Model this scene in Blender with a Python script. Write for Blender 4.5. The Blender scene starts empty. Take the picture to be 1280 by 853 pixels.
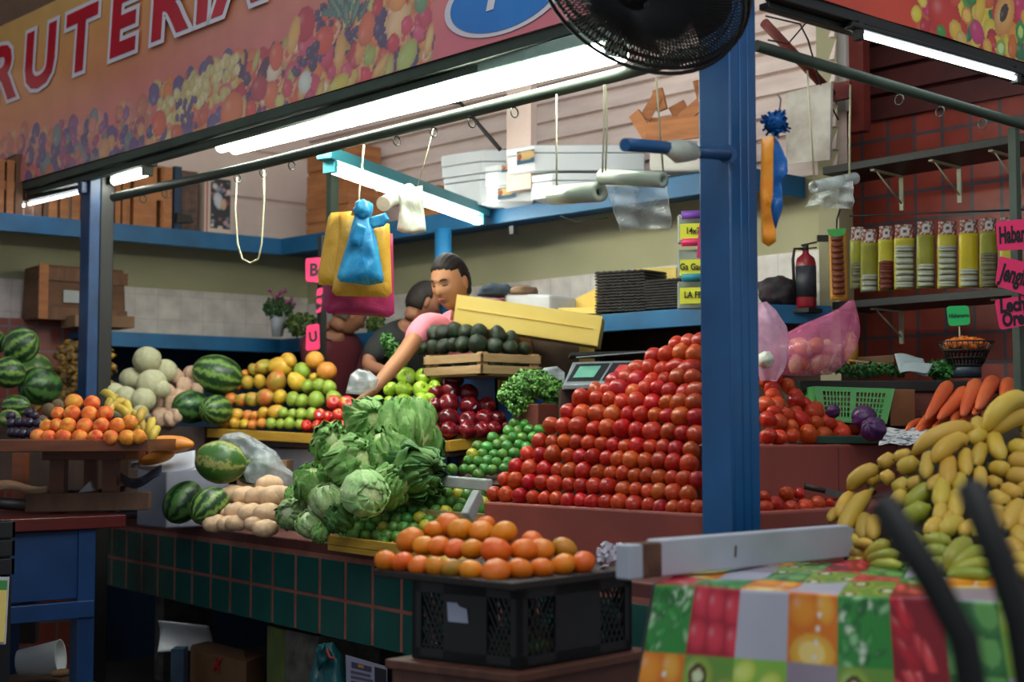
import bpy, bmesh, math, random
import numpy as np
from mathutils import Vector, Matrix, Euler, noise
R = random.Random(7)
PI = math.pi
scene = bpy.context.scene
col = scene.collection
# ------------------------------------------------------------------ camera frame (world X runs along the right-hand counter, Y along the left-hand one)
FPX = 1790.0
CAM = Vector((0, 0, 1.35))
TILT = math.atan(115.5 / FPX)
YAW = math.radians(49.1)
_h = Vector((math.cos(YAW), math.sin(YAW), 0))
RT = Vector((math.sin(YAW), -math.cos(YAW), 0))
FW = _h * math.cos(TILT) + Vector((0, 0, 1)) * math.sin(TILT)
UP = RT.cross(FW)
Z = Vector((0, 0, 1))
HF = _h
def ray(px, py): return FW + RT * ((px - 640) / FPX) - UP * ((py - 426.5) / FPX)
def P(px, py, d): return CAM + ray(px, py) * d
def Pz(px, py, z):
    r = ray(px, py); return CAM + r * ((z - CAM.z) / r.z)
def Pl(px, py, o, n):
    r = ray(px, py); return CAM + r * ((Vector(o) - CAM).dot(n) / r.dot(n))
def V(*a): return Vector(a)

cam = bpy.data.cameras.new('camera'); camo = bpy.data.objects.new('camera', cam); col.objects.link(camo)
camo.matrix_world = Matrix.Translation(CAM) @ Matrix((RT, UP, -FW)).transposed().to_4x4()
cam.sensor_width = 36; cam.lens = FPX / 1280 * 36; cam.clip_start = .05; cam.clip_end = 80
cam.dof.use_dof = True; cam.dof.focus_distance = 5.4; cam.dof.aperture_fstop = 2.2
scene.camera = camo
scene.view_settings.view_transform = 'Standard'; scene.view_settings.look = 'None'
scene.view_settings.gamma = 1; scene.view_settings.use_curve_mapping = False

# ------------------------------------------------------------------ materials
def lin(h):
    h = h.lstrip('#'); c = [int(h[i:i + 2], 16) / 255 for i in (0, 2, 4)]
    return tuple(x / 12.92 if x <= .04045 else ((x + .055) / 1.055) ** 2.4 for x in c) + (1,)
class NT:
    def __init__(s, name):
        s.m = bpy.data.materials.new(name); s.m.use_nodes = True; s.t = s.m.node_tree; s.b = s.t.nodes['Principled BSDF']
    def n(s, typ, **k):
        x = s.t.nodes.new('ShaderNode' + typ)
        for a, v in k.items():
            if hasattr(x, a): setattr(x, a, v)
            else: x.inputs[a.replace('_', ' ')].default_value = v
        return x
    def l(s, a, b): s.t.links.new(a, b)
    def set(s, **k):
        for a, v in k.items(): s.b.inputs[a.replace('_', ' ')].default_value = v
    def coord(s, kind='Object', scale=(1, 1, 1), rot=(0, 0, 0)):
        tc = s.n('TexCoord'); mp = s.n('Mapping'); mp.inputs['Scale'].default_value = scale; mp.inputs['Rotation'].default_value = rot
        s.l(tc.outputs[kind], mp.inputs['Vector']); return mp.outputs[0]
    def noise(s, vec, scale=5, detail=3, rough=.5, dist=0):
        x = s.n('TexNoise'); x.inputs['Scale'].default_value = scale; x.inputs['Detail'].default_value = detail
        x.inputs['Roughness'].default_value = rough; x.inputs['Distortion'].default_value = dist
        if vec: s.l(vec, x.inputs['Vector'])
        return x.outputs['Fac']
    def ramp(s, fac, stops, interp='LINEAR'):
        x = s.n('ValToRGB'); x.color_ramp.interpolation = interp; e = x.color_ramp.elements
        while len(e) < len(stops): e.new(.5)
        for i, (p, c) in enumerate(stops): e[i].position = p; e[i].color = lin(c) if isinstance(c, str) else c
        s.l(fac, x.inputs[0]); return x.outputs[0]
    def mix(s, fac, a, b, mode='MIX'):
        x = s.n('MixRGB'); x.blend_type = mode
        for i, v in ((0, fac), (1, a), (2, b)):
            if hasattr(v, 'is_linked') or hasattr(v, 'links'): s.l(v, x.inputs[i])
            else: x.inputs[i].default_value = (lin(v) if isinstance(v, str) else v)
        return x.outputs[0]
    def math(s, op, a, b=0, c=None):
        x = s.n('Math'); x.operation = op
        for i, v in ((0, a), (1, b)) + (((2, c),) if c is not None else ()):
            if hasattr(v, 'links'): s.l(v, x.inputs[i])
            else: x.inputs[i].default_value = v
        return x.outputs[0]
    def color(s, c): s.l(c, s.b.inputs['Base Color'])
    def bump(s, h, strength=.3, dist=.002):
        x = s.n('Bump'); x.inputs['Strength'].default_value = strength; x.inputs['Distance'].default_value = dist
        s.l(h, x.inputs['Height']); s.l(x.outputs[0], s.b.inputs['Normal'])
MC = {}
def mat(name, c1, c2=None, scale=8, rough=.5, metal=0, bump=0, bscale=None, stretch=(1, 1, 1), spec=None, rnd=0, bdist=.002, lo=.35, hi=.65, trans=0, sss=0):
    """two-tone procedural material"""
    if name in MC: return MC[name]
    t = NT(name); t.set(Roughness=rough, Metallic=metal)
    if spec is not None: t.b.inputs['Specular IOR Level'].default_value = spec
    v = t.coord('Object', stretch)
    nf = t.noise(v, scale, 4, .55)
    c = t.ramp(nf, [(lo, c1), (hi, c2 or c1)])
    if rnd:
        oi = t.n('ObjectInfo'); hs = t.n('HueSaturation')
        t.l(t.math('MULTIPLY_ADD', oi.outputs['Random'], rnd * .10, .5 - rnd * .05), hs.inputs['Hue'])
        t.l(t.math('MULTIPLY_ADD', oi.outputs['Random'], rnd, 1 - rnd * .5), hs.inputs['Value'])
        t.l(c, hs.inputs['Color']); c = hs.outputs[0]
    t.color(c)
    if bump: t.bump(t.noise(v, bscale or scale * 3, 4, .6), bump, bdist)
    if trans: t.b.inputs['Transmission Weight'].default_value = trans
    if sss: t.b.inputs['Subsurface Weight'].default_value = sss; t.b.inputs['Subsurface Scale'].default_value = .01
    MC[name] = t.m; return t.m
def vcol_mat(name, rough=.35, wear=.12):
    if name in MC: return MC[name]
    t = NT(name); t.set(Roughness=rough)
    a = t.n('Attribute'); a.attribute_name = 'Print'
    nf = t.ramp(t.noise(t.coord('Object'), 6, 4), [(.3, (1 - wear, 1 - wear, 1 - wear, 1)), (.7, (1, 1, 1, 1))])
    t.color(t.mix(1.0, a.outputs['Color'], nf, 'MULTIPLY'))
    t.bump(t.noise(t.coord('Object'), 3, 2), .25, .02)
    MC[name] = t.m; return t.m
def film_mat(name, tint, alpha=.35, rough=.2, bump=.6):
    """thin plastic film: mostly see-through with a sheen"""
    if name in MC: return MC[name]
    t = NT(name); t.set(Roughness=rough)
    v = t.coord('Object'); nf = t.noise(v, 14, 4, .6, .6)
    t.color(t.ramp(nf, [(.3, tint), (.7, tint)]))
    t.b.inputs['Specular IOR Level'].default_value = .8
    t.l(t.ramp(nf, [(.3, (alpha * .7,) * 3 + (1,)), (.72, (min(1, alpha * 1.5),) * 3 + (1,))]), t.b.inputs['Alpha'])
    t.bump(nf, bump, .01)
    MC[name] = t.m; return t.m
def emit_mat(name, c, s):
    if name in MC: return MC[name]
    t = NT(name); t.set(Roughness=.4); t.b.inputs['Emission Color'].default_value = lin(c); t.b.inputs['Emission Strength'].default_value = s
    t.b.inputs['Base Color'].default_value = (.9, .9, .9, 1)
    MC[name] = t.m; return t.m

# ------------------------------------------------------------------ mesh builder
class MB:
    def __init__(s): s.v = []; s.f = []; s.m = []; s.sm = []; s.c = None
    def add(s, vs, fs, m=0, smooth=False):
        o = len(s.v); s.v += [Vector(v) for v in vs]
        for f in fs: s.f.append([i + o for i in f]); s.m.append(m); s.sm.append(smooth)
        return s
    def box(s, lo, hi, m=0):
        x0, y0, z0 = lo; x1, y1, z1 = hi
        return s.add([(x0, y0, z0), (x1, y0, z0), (x1, y1, z0), (x0, y1, z0), (x0, y0, z1), (x1, y0, z1), (x1, y1, z1), (x0, y1, z1)],
                     [(0, 3, 2, 1), (4, 5, 6, 7), (0, 1, 5, 4), (1, 2, 6, 5), (2, 3, 7, 6), (3, 0, 4, 7)], m)
    def obox(s, o, a, b, c, m=0):
        """box from corner o along the three edge vectors"""
        o, a, b, c = map(Vector, (o, a, b, c))
        if a.cross(b).dot(c) < 0: a, b = b, a
        return s.add([o, o + a, o + a + b, o + b, o + c, o + a + c, o + a + b + c, o + b + c],
                     [(0, 3, 2, 1), (4, 5, 6, 7), (0, 1, 5, 4), (1, 2, 6, 5), (2, 3, 7, 6), (3, 0, 4, 7)], m)
    def cbox(s, c, sx, sy, sz, M=None, m=0):
        M = M or Matrix.Identity(3); c = Vector(c); a, b, d = M @ V(sx, 0, 0), M @ V(0, sy, 0), M @ V(0, 0, sz)
        return s.obox(c - a / 2 - b / 2 - d / 2, a, b, d, m)
    def bar(s, p, q, w, h, up=Z, m=0):
        """rectangular bar from p to q, w wide (sideways), h tall (along up)"""
        p, q = Vector(p), Vector(q); t = (q - p).normalized(); si = t.cross(Vector(up)).normalized(); u = si.cross(t)
        return s.obox(p - si * w / 2 - u * h / 2, q - p, si * w, u * h, m)
    def tube(s, pts, r, n=10, m=0, cap=True, closed=False, squash=None):
        pts = [Vector(p) for p in pts]; k = len(pts); rs = r if isinstance(r, (list, tuple)) else [r] * k
        vs = []; fs = []; prev = None
        for i, p in enumerate(pts):
            if closed: t = pts[(i + 1) % k] - pts[i - 1]
            else: t = pts[min(i + 1, k - 1)] - pts[max(i - 1, 0)]
            t.normalize()
            if prev is None:
                a = t.orthogonal().normalized()
                if squash: a = (Vector(squash[0]) - t * Vector(squash[0]).dot(t)).normalized()
            else: a = (prev - t * prev.dot(t)).normalized()
            prev = a; b = t.cross(a)
            q = squash[1] if squash else 1
            for j in range(n):
                w = 2 * PI * j / n; vs.append(p + (a * math.cos(w) * q + b * math.sin(w)) * rs[i])
        for i in range(k if closed else k - 1):
            for j in range(n):
                i2 = (i + 1) % k; fs.append((i * n + j, i * n + (j + 1) % n, i2 * n + (j + 1) % n, i2 * n + j))
        s.add(vs, fs, m, True)
        if cap and not closed:
            o = len(s.v) - len(vs)
            s.f.append([o + j for j in range(n)][::-1]); s.m.append(m); s.sm.append(False)
            s.f.append([o + (k - 1) * n + j for j in range(n)]); s.m.append(m); s.sm.append(False)
        return s
    def lathe(s, prof, n=20, M=None, m=0, smooth=True, lob=None):
        """profile of (radius, z) turned about z, placed by the 4x4 matrix M"""
        M = M or Matrix.Identity(4); vs = []; fs = []
        for r, z in prof:
            for j in range(n):
                a = 2 * PI * j / n; rr = r * (lob(a, z) if lob else 1); vs.append(M @ V(rr * math.cos(a), rr * math.sin(a), z))
        for i in range(len(prof) - 1):
            for j in range(n): fs.append((i * n + j, i * n + (j + 1) % n, (i + 1) * n + (j + 1) % n, (i + 1) * n + j))
        s.add(vs, fs, m, smooth); o = len(s.v) - len(vs)
        if prof[0][0] > 1e-4: s.f.append([o + j for j in range(n)][::-1]); s.m.append(m); s.sm.append(False)
        if prof[-1][0] > 1e-4: s.f.append([o + (len(prof) - 1) * n + j for j in range(n)]); s.m.append(m); s.sm.append(False)
        return s
    def ball(s, fn, nu=20, nv=14, m=0, c=(0, 0, 0), M=None):
        """sphere whose surface point is fn(unit vector)"""
        M = M or Matrix.Identity(3); c = Vector(c); vs = [c + M @ Vector(fn(V(0, 0, -1)))]; fs = []
        for i in range(1, nv):
            th = PI * i / nv
            for j in range(nu):
                a = 2 * PI * j / nu; vs.append(c + M @ Vector(fn(V(math.sin(th) * math.cos(a), math.sin(th) * math.sin(a), -math.cos(th)))))
        vs.append(c + M @ Vector(fn(V(0, 0, 1)))); L = len(vs) - 1
        for j in range(nu):
            fs.append((0, 1 + (j + 1) % nu, 1 + j)); fs.append((L, L - nu + j, L - nu + (j + 1) % nu))
            for i in range(nv - 2):
                a = 1 + i * nu; fs.append((a + j, a + (j + 1) % nu, a + nu + (j + 1) % nu, a + nu + j))
        return s.add(vs, fs, m, True)
    def grid(s, fn, nu, nv, m=0, smooth=True, thick=0):
        """open sheet fn(u,v), u,v in 0..1; thick gives a second layer and a rim"""
        vs = [Vector(fn(i / nu, j / nv)) for j in range(nv + 1) for i in range(nu + 1)]; W = nu + 1
        fs = [(j * W + i, j * W + i + 1, (j + 1) * W + i + 1, (j + 1) * W + i) for j in range(nv) for i in range(nu)]
        if thick:
            N = len(vs); ns = []
            for j in range(nv + 1):
                for i in range(W):
                    du = vs[j * W + min(i + 1, nu)] - vs[j * W + max(i - 1, 0)]; dv = vs[min(j + 1, nv) * W + i] - vs[max(j - 1, 0) * W + i]
                    q = du.cross(dv); ns.append(q.normalized() if q.length > 1e-12 else V(0, 0, 1))
            vs = vs + [vs[i] - ns[i] * thick for i in range(N)]
            fs = fs + [tuple(i + N for i in f[::-1]) for f in fs]
            rim = [i for i in range(nu)] ; 
            def side(a, b): fs.append((b, a, a + N, b + N))
            for i in range(nu): side(i, i + 1); side(nv * W + i + 1, nv * W + i)
            for j in range(nv): side((j + 1) * W, j * W); side(j * W + nu, (j + 1) * W + nu)
        return s.add(vs, fs, m, smooth)
    def prism(s, poly, ext, m=0, smooth=False):
        poly = [Vector(p) for p in poly]; e = Vector(ext); n = len(poly)
        nn = V(0, 0, 0)
        for i in range(n): nn += poly[i].cross(poly[(i + 1) % n])
        if nn.dot(e) > 0: poly = poly[::-1]
        return s.add(poly + [p + e for p in poly], [list(range(n)), list(range(n, 2 * n))[::-1]] + [(i, i + n, (i + 1) % n + n, (i + 1) % n) for i in range(n)], m, smooth)
    def merge(s, me, M=None, m=0, smooth=False):
        M = M or Matrix.Identity(4)
        return s.add([M @ v.co for v in me.vertices], [tuple(p.vertices) for p in me.polygons], m, smooth)
    def jitter(s, amt, freq=8, seed=0, start=0):
        for i in range(start, len(s.v)): s.v[i] = s.v[i] + noise.noise_vector(s.v[i] * freq + V(seed, seed * 2, 0)) * amt
        return s
    def mesh(s, name, mats, off=V(0, 0, 0)):
        me = bpy.data.meshes.new(name); me.from_pydata([tuple(v - off) for v in s.v], [], s.f)
        me.polygons.foreach_set('material_index', s.m); me.polygons.foreach_set('use_smooth', s.sm)
        for x in (mats if isinstance(mats, (list, tuple)) else [mats]): me.materials.append(x)
        if s.c is not None:
            at = me.color_attributes.new('Print', 'FLOAT_COLOR', 'POINT'); at.data.foreach_set('color', np.asarray(s.c, dtype=np.float32).ravel())
        me.update(); return me
    def build(s, name, mats, parent=None, origin=None, bevel=0, sub=0, local=False, **tags):
        if parent is not None:
            off = V(0, 0, 0) if local else ORG.get(parent.name, V(0, 0, 0)); loc = V(0, 0, 0)
        elif origin is not None: off = Vector(origin); loc = off
        else:
            lo = V(*[min(v[i] for v in s.v) for i in range(3)]); hi = V(*[max(v[i] for v in s.v) for i in range(3)])
            off = V((lo.x + hi.x) / 2, (lo.y + hi.y) / 2, lo.z); loc = off
        o = bpy.data.objects.new(name, s.mesh(name, mats, off)); col.objects.link(o)
        if parent is not None:
            o.parent = parent; ORG[o.name] = ORG.get(parent.name, V(0, 0, 0)) if not local else V(0, 0, 0)
        else: o.location = loc; ORG[o.name] = off
        if bevel:
            b = o.modifiers.new('bevel', 'BEVEL'); b.width = bevel; b.segments = 2; b.limit_method = 'ANGLE'
        if sub:
            b = o.modifiers.new('sub', 'SUBSURF'); b.levels = sub; b.render_levels = sub
        tag(o, **tags); return o
ORG = {}
def tag(o, label=None, cat=None, group=None, kind=None):
    if label: o['label'] = label
    if cat: o['category'] = cat
    if group: o['group'] = group
    if kind: o['kind'] = kind
    return o
def thing(name, loc, label, cat, group=None, kind=None):
    o = bpy.data.objects.new(name, None); col.objects.link(o); o.location = loc; ORG[o.name] = Vector(loc); o.empty_display_size = .1
    return tag(o, label, cat, group, kind)
def struct(mb, name, m, **k): return mb.build(name, m, kind='structure', **k)
def copy_tree(o, parent=None):
    c = o.copy(); col.objects.link(c); c.parent = parent
    for ch in list(o.children): copy_tree(ch, c)
    return c
ORD = ['first', 'second', 'third', 'fourth', 'fifth', 'sixth', 'seventh', 'eighth', 'ninth', 'tenth', 'eleventh', 'twelfth', 'thirteenth', 'fourteenth', 'fifteenth',
       'sixteenth', 'seventeenth', 'eighteenth', 'nineteenth', 'twentieth']
def rotm(dx=0, dy=0, dz=0): return Euler((dx, dy, dz)).to_matrix()
def frame(x, z):
    """rotation whose local x is x and whose local z is near z"""
    x = Vector(x).normalized(); z = Vector(z); z = (z - x * z.dot(x)).normalized(); return Matrix((x, z.cross(x), z)).transposed()
# ------------------------------------------------------------------ lettering
def text_mesh(s, size=1, bold=0, shear=0, ext=.0006):
    c = bpy.data.curves.new('t', 'FONT'); c.body = s; c.size = size; c.offset = bold; c.shear = shear; c.extrude = ext; c.align_x = 'CENTER'; c.align_y = 'CENTER'; c.resolution_u = 3
    o = bpy.data.objects.new('t', c); col.objects.link(o); bpy.context.view_layer.update()
    me = bpy.data.meshes.new_from_object(o); bpy.data.objects.remove(o); bpy.data.curves.remove(c); return me
def put_text(s, origin, ux, uy, size, name, m, parent, bold=0, shear=0, lift=.001, sx=1, label=None):
    """writes s centred on origin, reading along ux with uy up"""
    ux = Vector(ux).normalized(); uy = Vector(uy); uy = (uy - ux * uy.dot(ux)).normalized(); n = ux.cross(uy)
    me = text_mesh(s, size, bold, shear)
    M = Matrix((ux * sx, uy, n)).transposed().to_4x4(); M.translation = Vector(origin) + n * lift
    b = MB().merge(me, M); bpy.data.meshes.remove(me)
    return b.build(name, m, parent, label=label)
# ------------------------------------------------------------------ printed pictures (colours of the print itself, stored per vertex)
class Canvas:
    def __init__(s, w, h, nx, ny):
        s.w, s.h, s.nx, s.ny = w, h, nx, ny
        u, v = np.meshgrid(np.linspace(0, w, nx + 1), np.linspace(0, h, ny + 1)); s.u, s.v = u, v
        s.c = np.ones((ny + 1, nx + 1, 4), dtype=np.float32)
    def fill(s, mask, c): s.c[mask] = lin(c)
    def grad(s, t, stops):
        t = np.clip(t, 0, 1)
        for ch in range(3): s.c[..., ch] = np.interp(t, [a for a, _ in stops], [lin(c)[ch] for _, c in stops])
    def ell(s, cx, cy, rx, ry=None, ang=0, c='ffffff', edge=None, core=None, core_r=.5, streak=0):
        ry = ry or rx; ca, sa = math.cos(ang), math.sin(ang); du, dv = s.u - cx, s.v - cy
        a = (du * ca + dv * sa) / rx; b = (-du * sa + dv * ca) / ry; r = a * a + b * b; k = r < 1
        if not k.any(): return
        base = np.array(lin(c)); e = np.array(lin(edge)) if edge else base * np.array([.78, .7, .76, 1])
        t = (r[k] ** 1.2)[:, None]; colr = base * (1 - t) + e * t
        hl = np.exp(-(((a[k] + .35) ** 2 + (b[k] - .35) ** 2) / .06))[:, None] * .15
        colr = colr * (1 - hl) + hl
        if core:
            q = (r[k] < core_r ** 2)[:, None]; colr = np.where(q, np.array(lin(core)), colr)
        if streak: colr = colr * (1 + .25 * np.sin(a[k] * streak + b[k] * 3))[:, None]
        colr[:, 3] = 1; s.c[k] = np.clip(colr, 0, 1)
    def rect(s, x0, y0, x1, y1, c): s.fill((s.u >= x0) & (s.u <= x1) & (s.v >= y0) & (s.v <= y1), c)
# ================================================================== setting
def L2(lat, dep, z=0): v = RT * lat + HF * dep; return V(v.x, v.y, z)
def lat(px, dep): return (px - 640) / FPX * dep
blue = mat('blue_paint', '#0d4678', '#105890', 3, .42, bump=.15, bscale=20)
blue_dk = mat('blue_paint_worn', '#0f3f6e', '#0b2c50', 6, .5, bump=.2, bscale=25)
shelf_blue = mat('shelf_blue_paint', '#125f8e', '#0e5079', 4, .5, bump=.1)
steel_gr = mat('green_grey_steel', '#28342a', '#38463a', 5, .6, bump=.1)
steel_dk = mat('dark_steel', '#111211', '#1a1a18', 5, .5)
cream = mat('cream_wall_paint', '#b4ae8c', '#a8a27e', 1.2, .8, bump=.2, bscale=30)
plaster = mat('pinkish_plaster', '#e4cec2', '#d2baae', 1.5, .85, bump=.3, bscale=20)
darkwall = mat('dark_brown_wall', '#58402f', '#463226', 3, .8)
concrete = mat('dark_concrete_floor', '#3b3835', '#2b2826', 2, .85, bump=.3)
def tile_mat(name, c1, c2, grout, w, h, off=0, mort=.06, axis='x', rough=.35):
    t = NT(name); t.set(Roughness=rough); tc = t.n('TexCoord'); sp = t.n('SeparateXYZ'); t.l(tc.outputs['Object'], sp.inputs[0])
    cb = t.n('CombineXYZ'); t.l(sp.outputs[{'x': 0, 'y': 1}[axis]], cb.inputs[0]); t.l(sp.outputs[2], cb.inputs[1])
    b = t.n('TexBrick'); b.offset = 0; b.squash = 1; t.l(cb.outputs[0], b.inputs['Vector'])
    b.inputs['Scale'].default_value = 1; b.inputs['Brick Width'].default_value = w; b.inputs['Row Height'].default_value = h
    b.inputs['Mortar Size'].default_value = mort; b.inputs['Mortar Smooth'].default_value = .1
    b.inputs['Color1'].default_value = lin(c1); b.inputs['Color2'].default_value = lin(c2); b.inputs['Mortar'].default_value = lin(grout)
    nf = t.ramp(t.noise(tc.outputs['Object'], 9, 4), [(.3, (.75, .75, .75, 1)), (.7, (1.1, 1.1, 1.1, 1))])
    t.color(t.mix(1.0, b.outputs['Color'], nf, 'MULTIPLY')); t.bump(b.outputs['Fac'], -.5, .004)
    return t.m

struct(MB().box((-3, -3, -.1), (12, 12, 0)), 'floor', concrete)
# plan of the back walls
A0, C1, C2, C3 = (-2.753, 7.7), (-1.416, 8.74), (1.029, 6.35), (1.36, 6.62)
dA = V(.789, .614, 0); nA = V(-.614, .789, 0); dB = V(.715, -.699, 0); nB = V(.699, .715, 0)
def pl(p, a, ta, b=None, tb=0): return (p[0] + a.x * ta + (b.x * tb if b else 0), p[1] + a.y * ta + (b.y * tb if b else 0))
WD = .46
def wall_seg(p, q, z0, z1, n, th=.12):
    """upright slab from plan point p to q, th thick along n"""
    a, b = L2(*p, z0), L2(*q, z0); e = L2(n.x * th, n.y * th)
    return MB().obox(a, b - a, e, V(0, 0, z1 - z0))
WC = (C1[0] + nA.x * WD + nB.x * WD + .02, C1[1] + nA.y * WD + nB.y * WD + .0)   # wall corner
WA = pl(WC, dA, -3.6); WBe = pl((1.344, 6.67), dB, .218)
struct(wall_seg(WA, WC, 1.9, 3.4, nA), 'wall_left', cream)
struct(wall_seg(WC, WBe, 1.9, 2.55, nB), 'wall_back', cream)
struct(wall_seg(WA, WC, 0, 1.9, nA), 'wall_left_lower', mat('navy_wall', '#1c3c5e', '#16304c', 3, .7))
struct(wall_seg(WC, WBe, 0, 1.9, nB), 'wall_back_lower', darkwall)
# plaster above the left shelf and lapped shutter boards above the back shelf
def lapped(p, q, z0, z1, n, pitch=.1, depth=.02):
    a, b = L2(*p, 0), L2(*q, 0); N = L2(n.x, n.y); k = int((z1 - z0) / pitch); m = MB()
    prof = []
    for i in range(k):
        z = z0 + i * pitch
        prof += [(z, -depth), (z + pitch * .86, -.002), (z + pitch * .93, .012), (z + pitch * .97, .012)]
    prof.append((z0 + k * pitch, -depth))
    vs = []; fs = []
    for z, o in prof: vs += [a + N * o + Z * z, b + N * o + Z * z]
    for i in range(len(prof) - 1): fs.append((2 * i, 2 * i + 1, 2 * i + 3, 2 * i + 2))
    o = len(vs)
    vs += [a + N * .08 + Z * z0, b + N * .08 + Z * z0, b + N * .08 + Z * prof[-1][0], a + N * .08 + Z * prof[-1][0]]
    fs.append((o, o + 3, o + 2, o + 1))
    return m.add(vs, fs)
shut = mat('shutter_paint', '#e6d2ca', '#d4beb6', 3, .6, stretch=(1, 1, 6))
struct(lapped(WC, pl(WBe, dB, 0), 2.55, 4.3, nB, .105), 'wall_shutter', shut)
struct(lapped(pl(WA, nA, -.02), pl(WC, nA, -.02), 2.56, 3.5, nA, .31, .008), 'wall_left_boards', plaster)
# red tiled wall on the right
T0 = (1.649, 7.2); dT = V(.69, -.724, 0); nT = V(.724, .69, 0); T1 = pl(T0, dT, 2.2)
red_tile = tile_mat('red_wall_tiles', '#a84a3c', '#963f34', '#5c5258', .148, .140, mort=.009)
def frame_obj(p, q, name, m, z0, z1, n, th=.1):
    """slab built in its own frame so that tile patterns run along it"""
    a, b = L2(*p, z0), L2(*q, z0); L = (b - a).length; ang = math.atan2((b - a).y, (b - a).x)
    o = MB().box((0, 0, 0), (L, th, z1 - z0)).build(name, m, origin=(0, 0, 0), kind='structure')
    o.location = a; o.rotation_euler.z = ang
    return o
frame_obj(T0, T1, 'wall_right_tiled', red_tile, 0, 2.9, nT)
maroon = mat('maroon_boards', '#5a2522', '#43191a', 4, .6)
struct(lapped(T0, T1, 2.9, 3.7, nT, .13, .02), 'wall_right_boards', maroon)
struct(wall_seg(WBe, T0, 0, 4.2, V(-.9, .2, 0), .1), 'wall_return', cream)
# low tiled wall at far left
lt = tile_mat('red_low_tiles', '#94432f', '#86392b', '#6d6668', .148, .14, mort=.006)
q0 = (lat(-60, 8.0), 8.0); q1 = (lat(96, 8.3), 8.3)
frame_obj(q0, q1, 'wall_left_tiled', lt, 0, 1.35 + 145 / FPX * 8.1, nA, .08)
# upper wall pieces: pale pilaster, white column, stained board, red steel frame
pil = mat('pale_pilaster', '#dcc4ba', '#cdb4aa', 3, .8)
a = P(633, 190, 7.2); struct(MB().obox(V(a.x, a.y, 2.56), L2(.715 * .17, -.699 * .17), L2(.03, .03), V(0, 0, 1.6)), 'trim_1', pil)
whitecol = mat('white_column_plaster', '#c9c6c0', '#b5aea6', 3, .85, bump=.3)
a = P(1027, 120, 6.75); struct(MB().obox(V(a.x, a.y, 2.85), L2(.09, -.088), L2(.05, .05), V(0, 0, 1.4)), 'trim_2', whitecol)
a = P(982, 216, 6.5); struct(MB().obox(V(a.x, a.y, 2.56), L2(.17, -.166), L2(.01, .01), V(0, 0, .34)).jitter(.02, 7), 'trim_3', mat('stained_board', '#c4beb4', '#8f857a', 5, .85, bump=.4))
rsteel = mat('red_oxide_steel', '#7c2b20', '#5e1f1a', 6, .55)
a = P(1058, 115, 6.7); struct(MB().obox(V(a.x, a.y, 2.75), L2(.065, -.063), L2(.04, .04), V(0, 0, 1.4)), 'trim_4', rsteel)
struct(MB().tube([P(955, 28, 6.3), P(1040, 118, 6.55)], .022, 8), 'trim_5', rsteel)
struct(MB().bar(P(1028, 119, 6.62), P(1064, 112, 6.55), .03, .08), 'trim_6', rsteel)
struct(MB().tube([P(957, 20, 6.2), P(1000, 30, 6.3), P(1010, 50, 6.35), P(1027, 110, 6.4), P(1048, 150, 6.5)], .004, 6).tube([P(960, 50, 6.2), P(985, 55, 6.25), P(1008, 28, 6.3)], .004, 6), 'trim_7', steel_dk)
struct(MB().tube([P(452, 125, 7.6), P(575, 128, 7.4), P(625, 187, 7.2)], .012, 6), 'trim_8', steel_dk)

# shelves
def shelf(name, zt, th, m, pts, back, label):
    t = thing(name, V(*L2(*C1, zt - th)), label, 'shelf')
    poly = [L2(*p, zt) for p in pts] + [L2(*p, zt) for p in back]
    MB().prism(poly, V(0, 0, -.03)).build('shelf_board', m, t)
    fa = MB()
    for a, b in zip(pts[:-1], pts[1:]): fa.bar(L2(*a, zt - th / 2), L2(*b, zt - th / 2), .025, th)
    fa.build('fascia', m, t, bevel=.004)
    return t
Aend = pl(A0, dA, -.9)
SB = [WC, pl(WA, dA, 0)]
up_shelf = shelf('long_shelf', 2.543, .1, shelf_blue, [Aend, C1, C2, C3], [WC, pl(WC, dA, -3.2)], 'long blue upper wall shelf carrying crates and white foam boxes')
low_shelf = shelf('long_shelf', 1.925, .085, shelf_blue, [pl(A0, dA, .5), C1, C2, (1.44, 6.45)], [(1.46, 6.52), WC, pl(pl(A0, dA, .5), nA, WD)], 'long blue lower wall shelf with flower pot and black trays')
for px, d in ((554, 7.62),):
    a = P(px, 300, d); MB().tube([V(a.x, a.y, 1.93), V(a.x, a.y, 2.44)], .045, 14).build('shelf_bracket', shelf_blue, up_shelf)

# posts
def post(name, c, w, z0, z1, m, label):
    c = Vector(c); h = w / 2
    t = thing(name, V(c.x, c.y, z0), label, 'post')
    MB().box((c.x - h, c.y - h, z0), (c.x + h, c.y + h, z1)).build('steel_tube', m, t, bevel=.006)
    wl = MB()
    for s in (.32, -.25): wl.tube([V(c.x + h * s, c.y - h - .0005, z0 + .02), V(c.x + h * s, c.y - h - .0005, z1 - .02)], .003, 6)
    wl.tube([V(c.x - h, c.y - h, z0), V(c.x - h, c.y - h, z1)], .005, 6)
    wl.build('weld_seam', m, t)
    return t, c
main_c = P(916, 542, 4.33); main_c = V(main_c.x + .058, main_c.y + .058, 0)
mp, _ = post('corner_post', main_c, .128, 0, 3.1, blue, 'thick blue steel post in front of the tomatoes')
lc = P(114, 400, 7.36); left_c = V(lc.x + .04, lc.y + .05, 0)
lp = thing('corner_post', V(left_c.x, left_c.y, 0), 'scuffed blue and black post beside the stacked peaches', 'post')
MB().box((left_c.x - .06, left_c.y - .05, 0), (left_c.x - .0, left_c.y + .06, 2.8)).build('steel_tube', blue_dk, lp, bevel=.005)
MB().box((left_c.x + .001, left_c.y - .052, 0), (left_c.x + .075, left_c.y + .05, 2.8)).build('black_tube', steel_dk, lp, bevel=.005)
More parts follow.
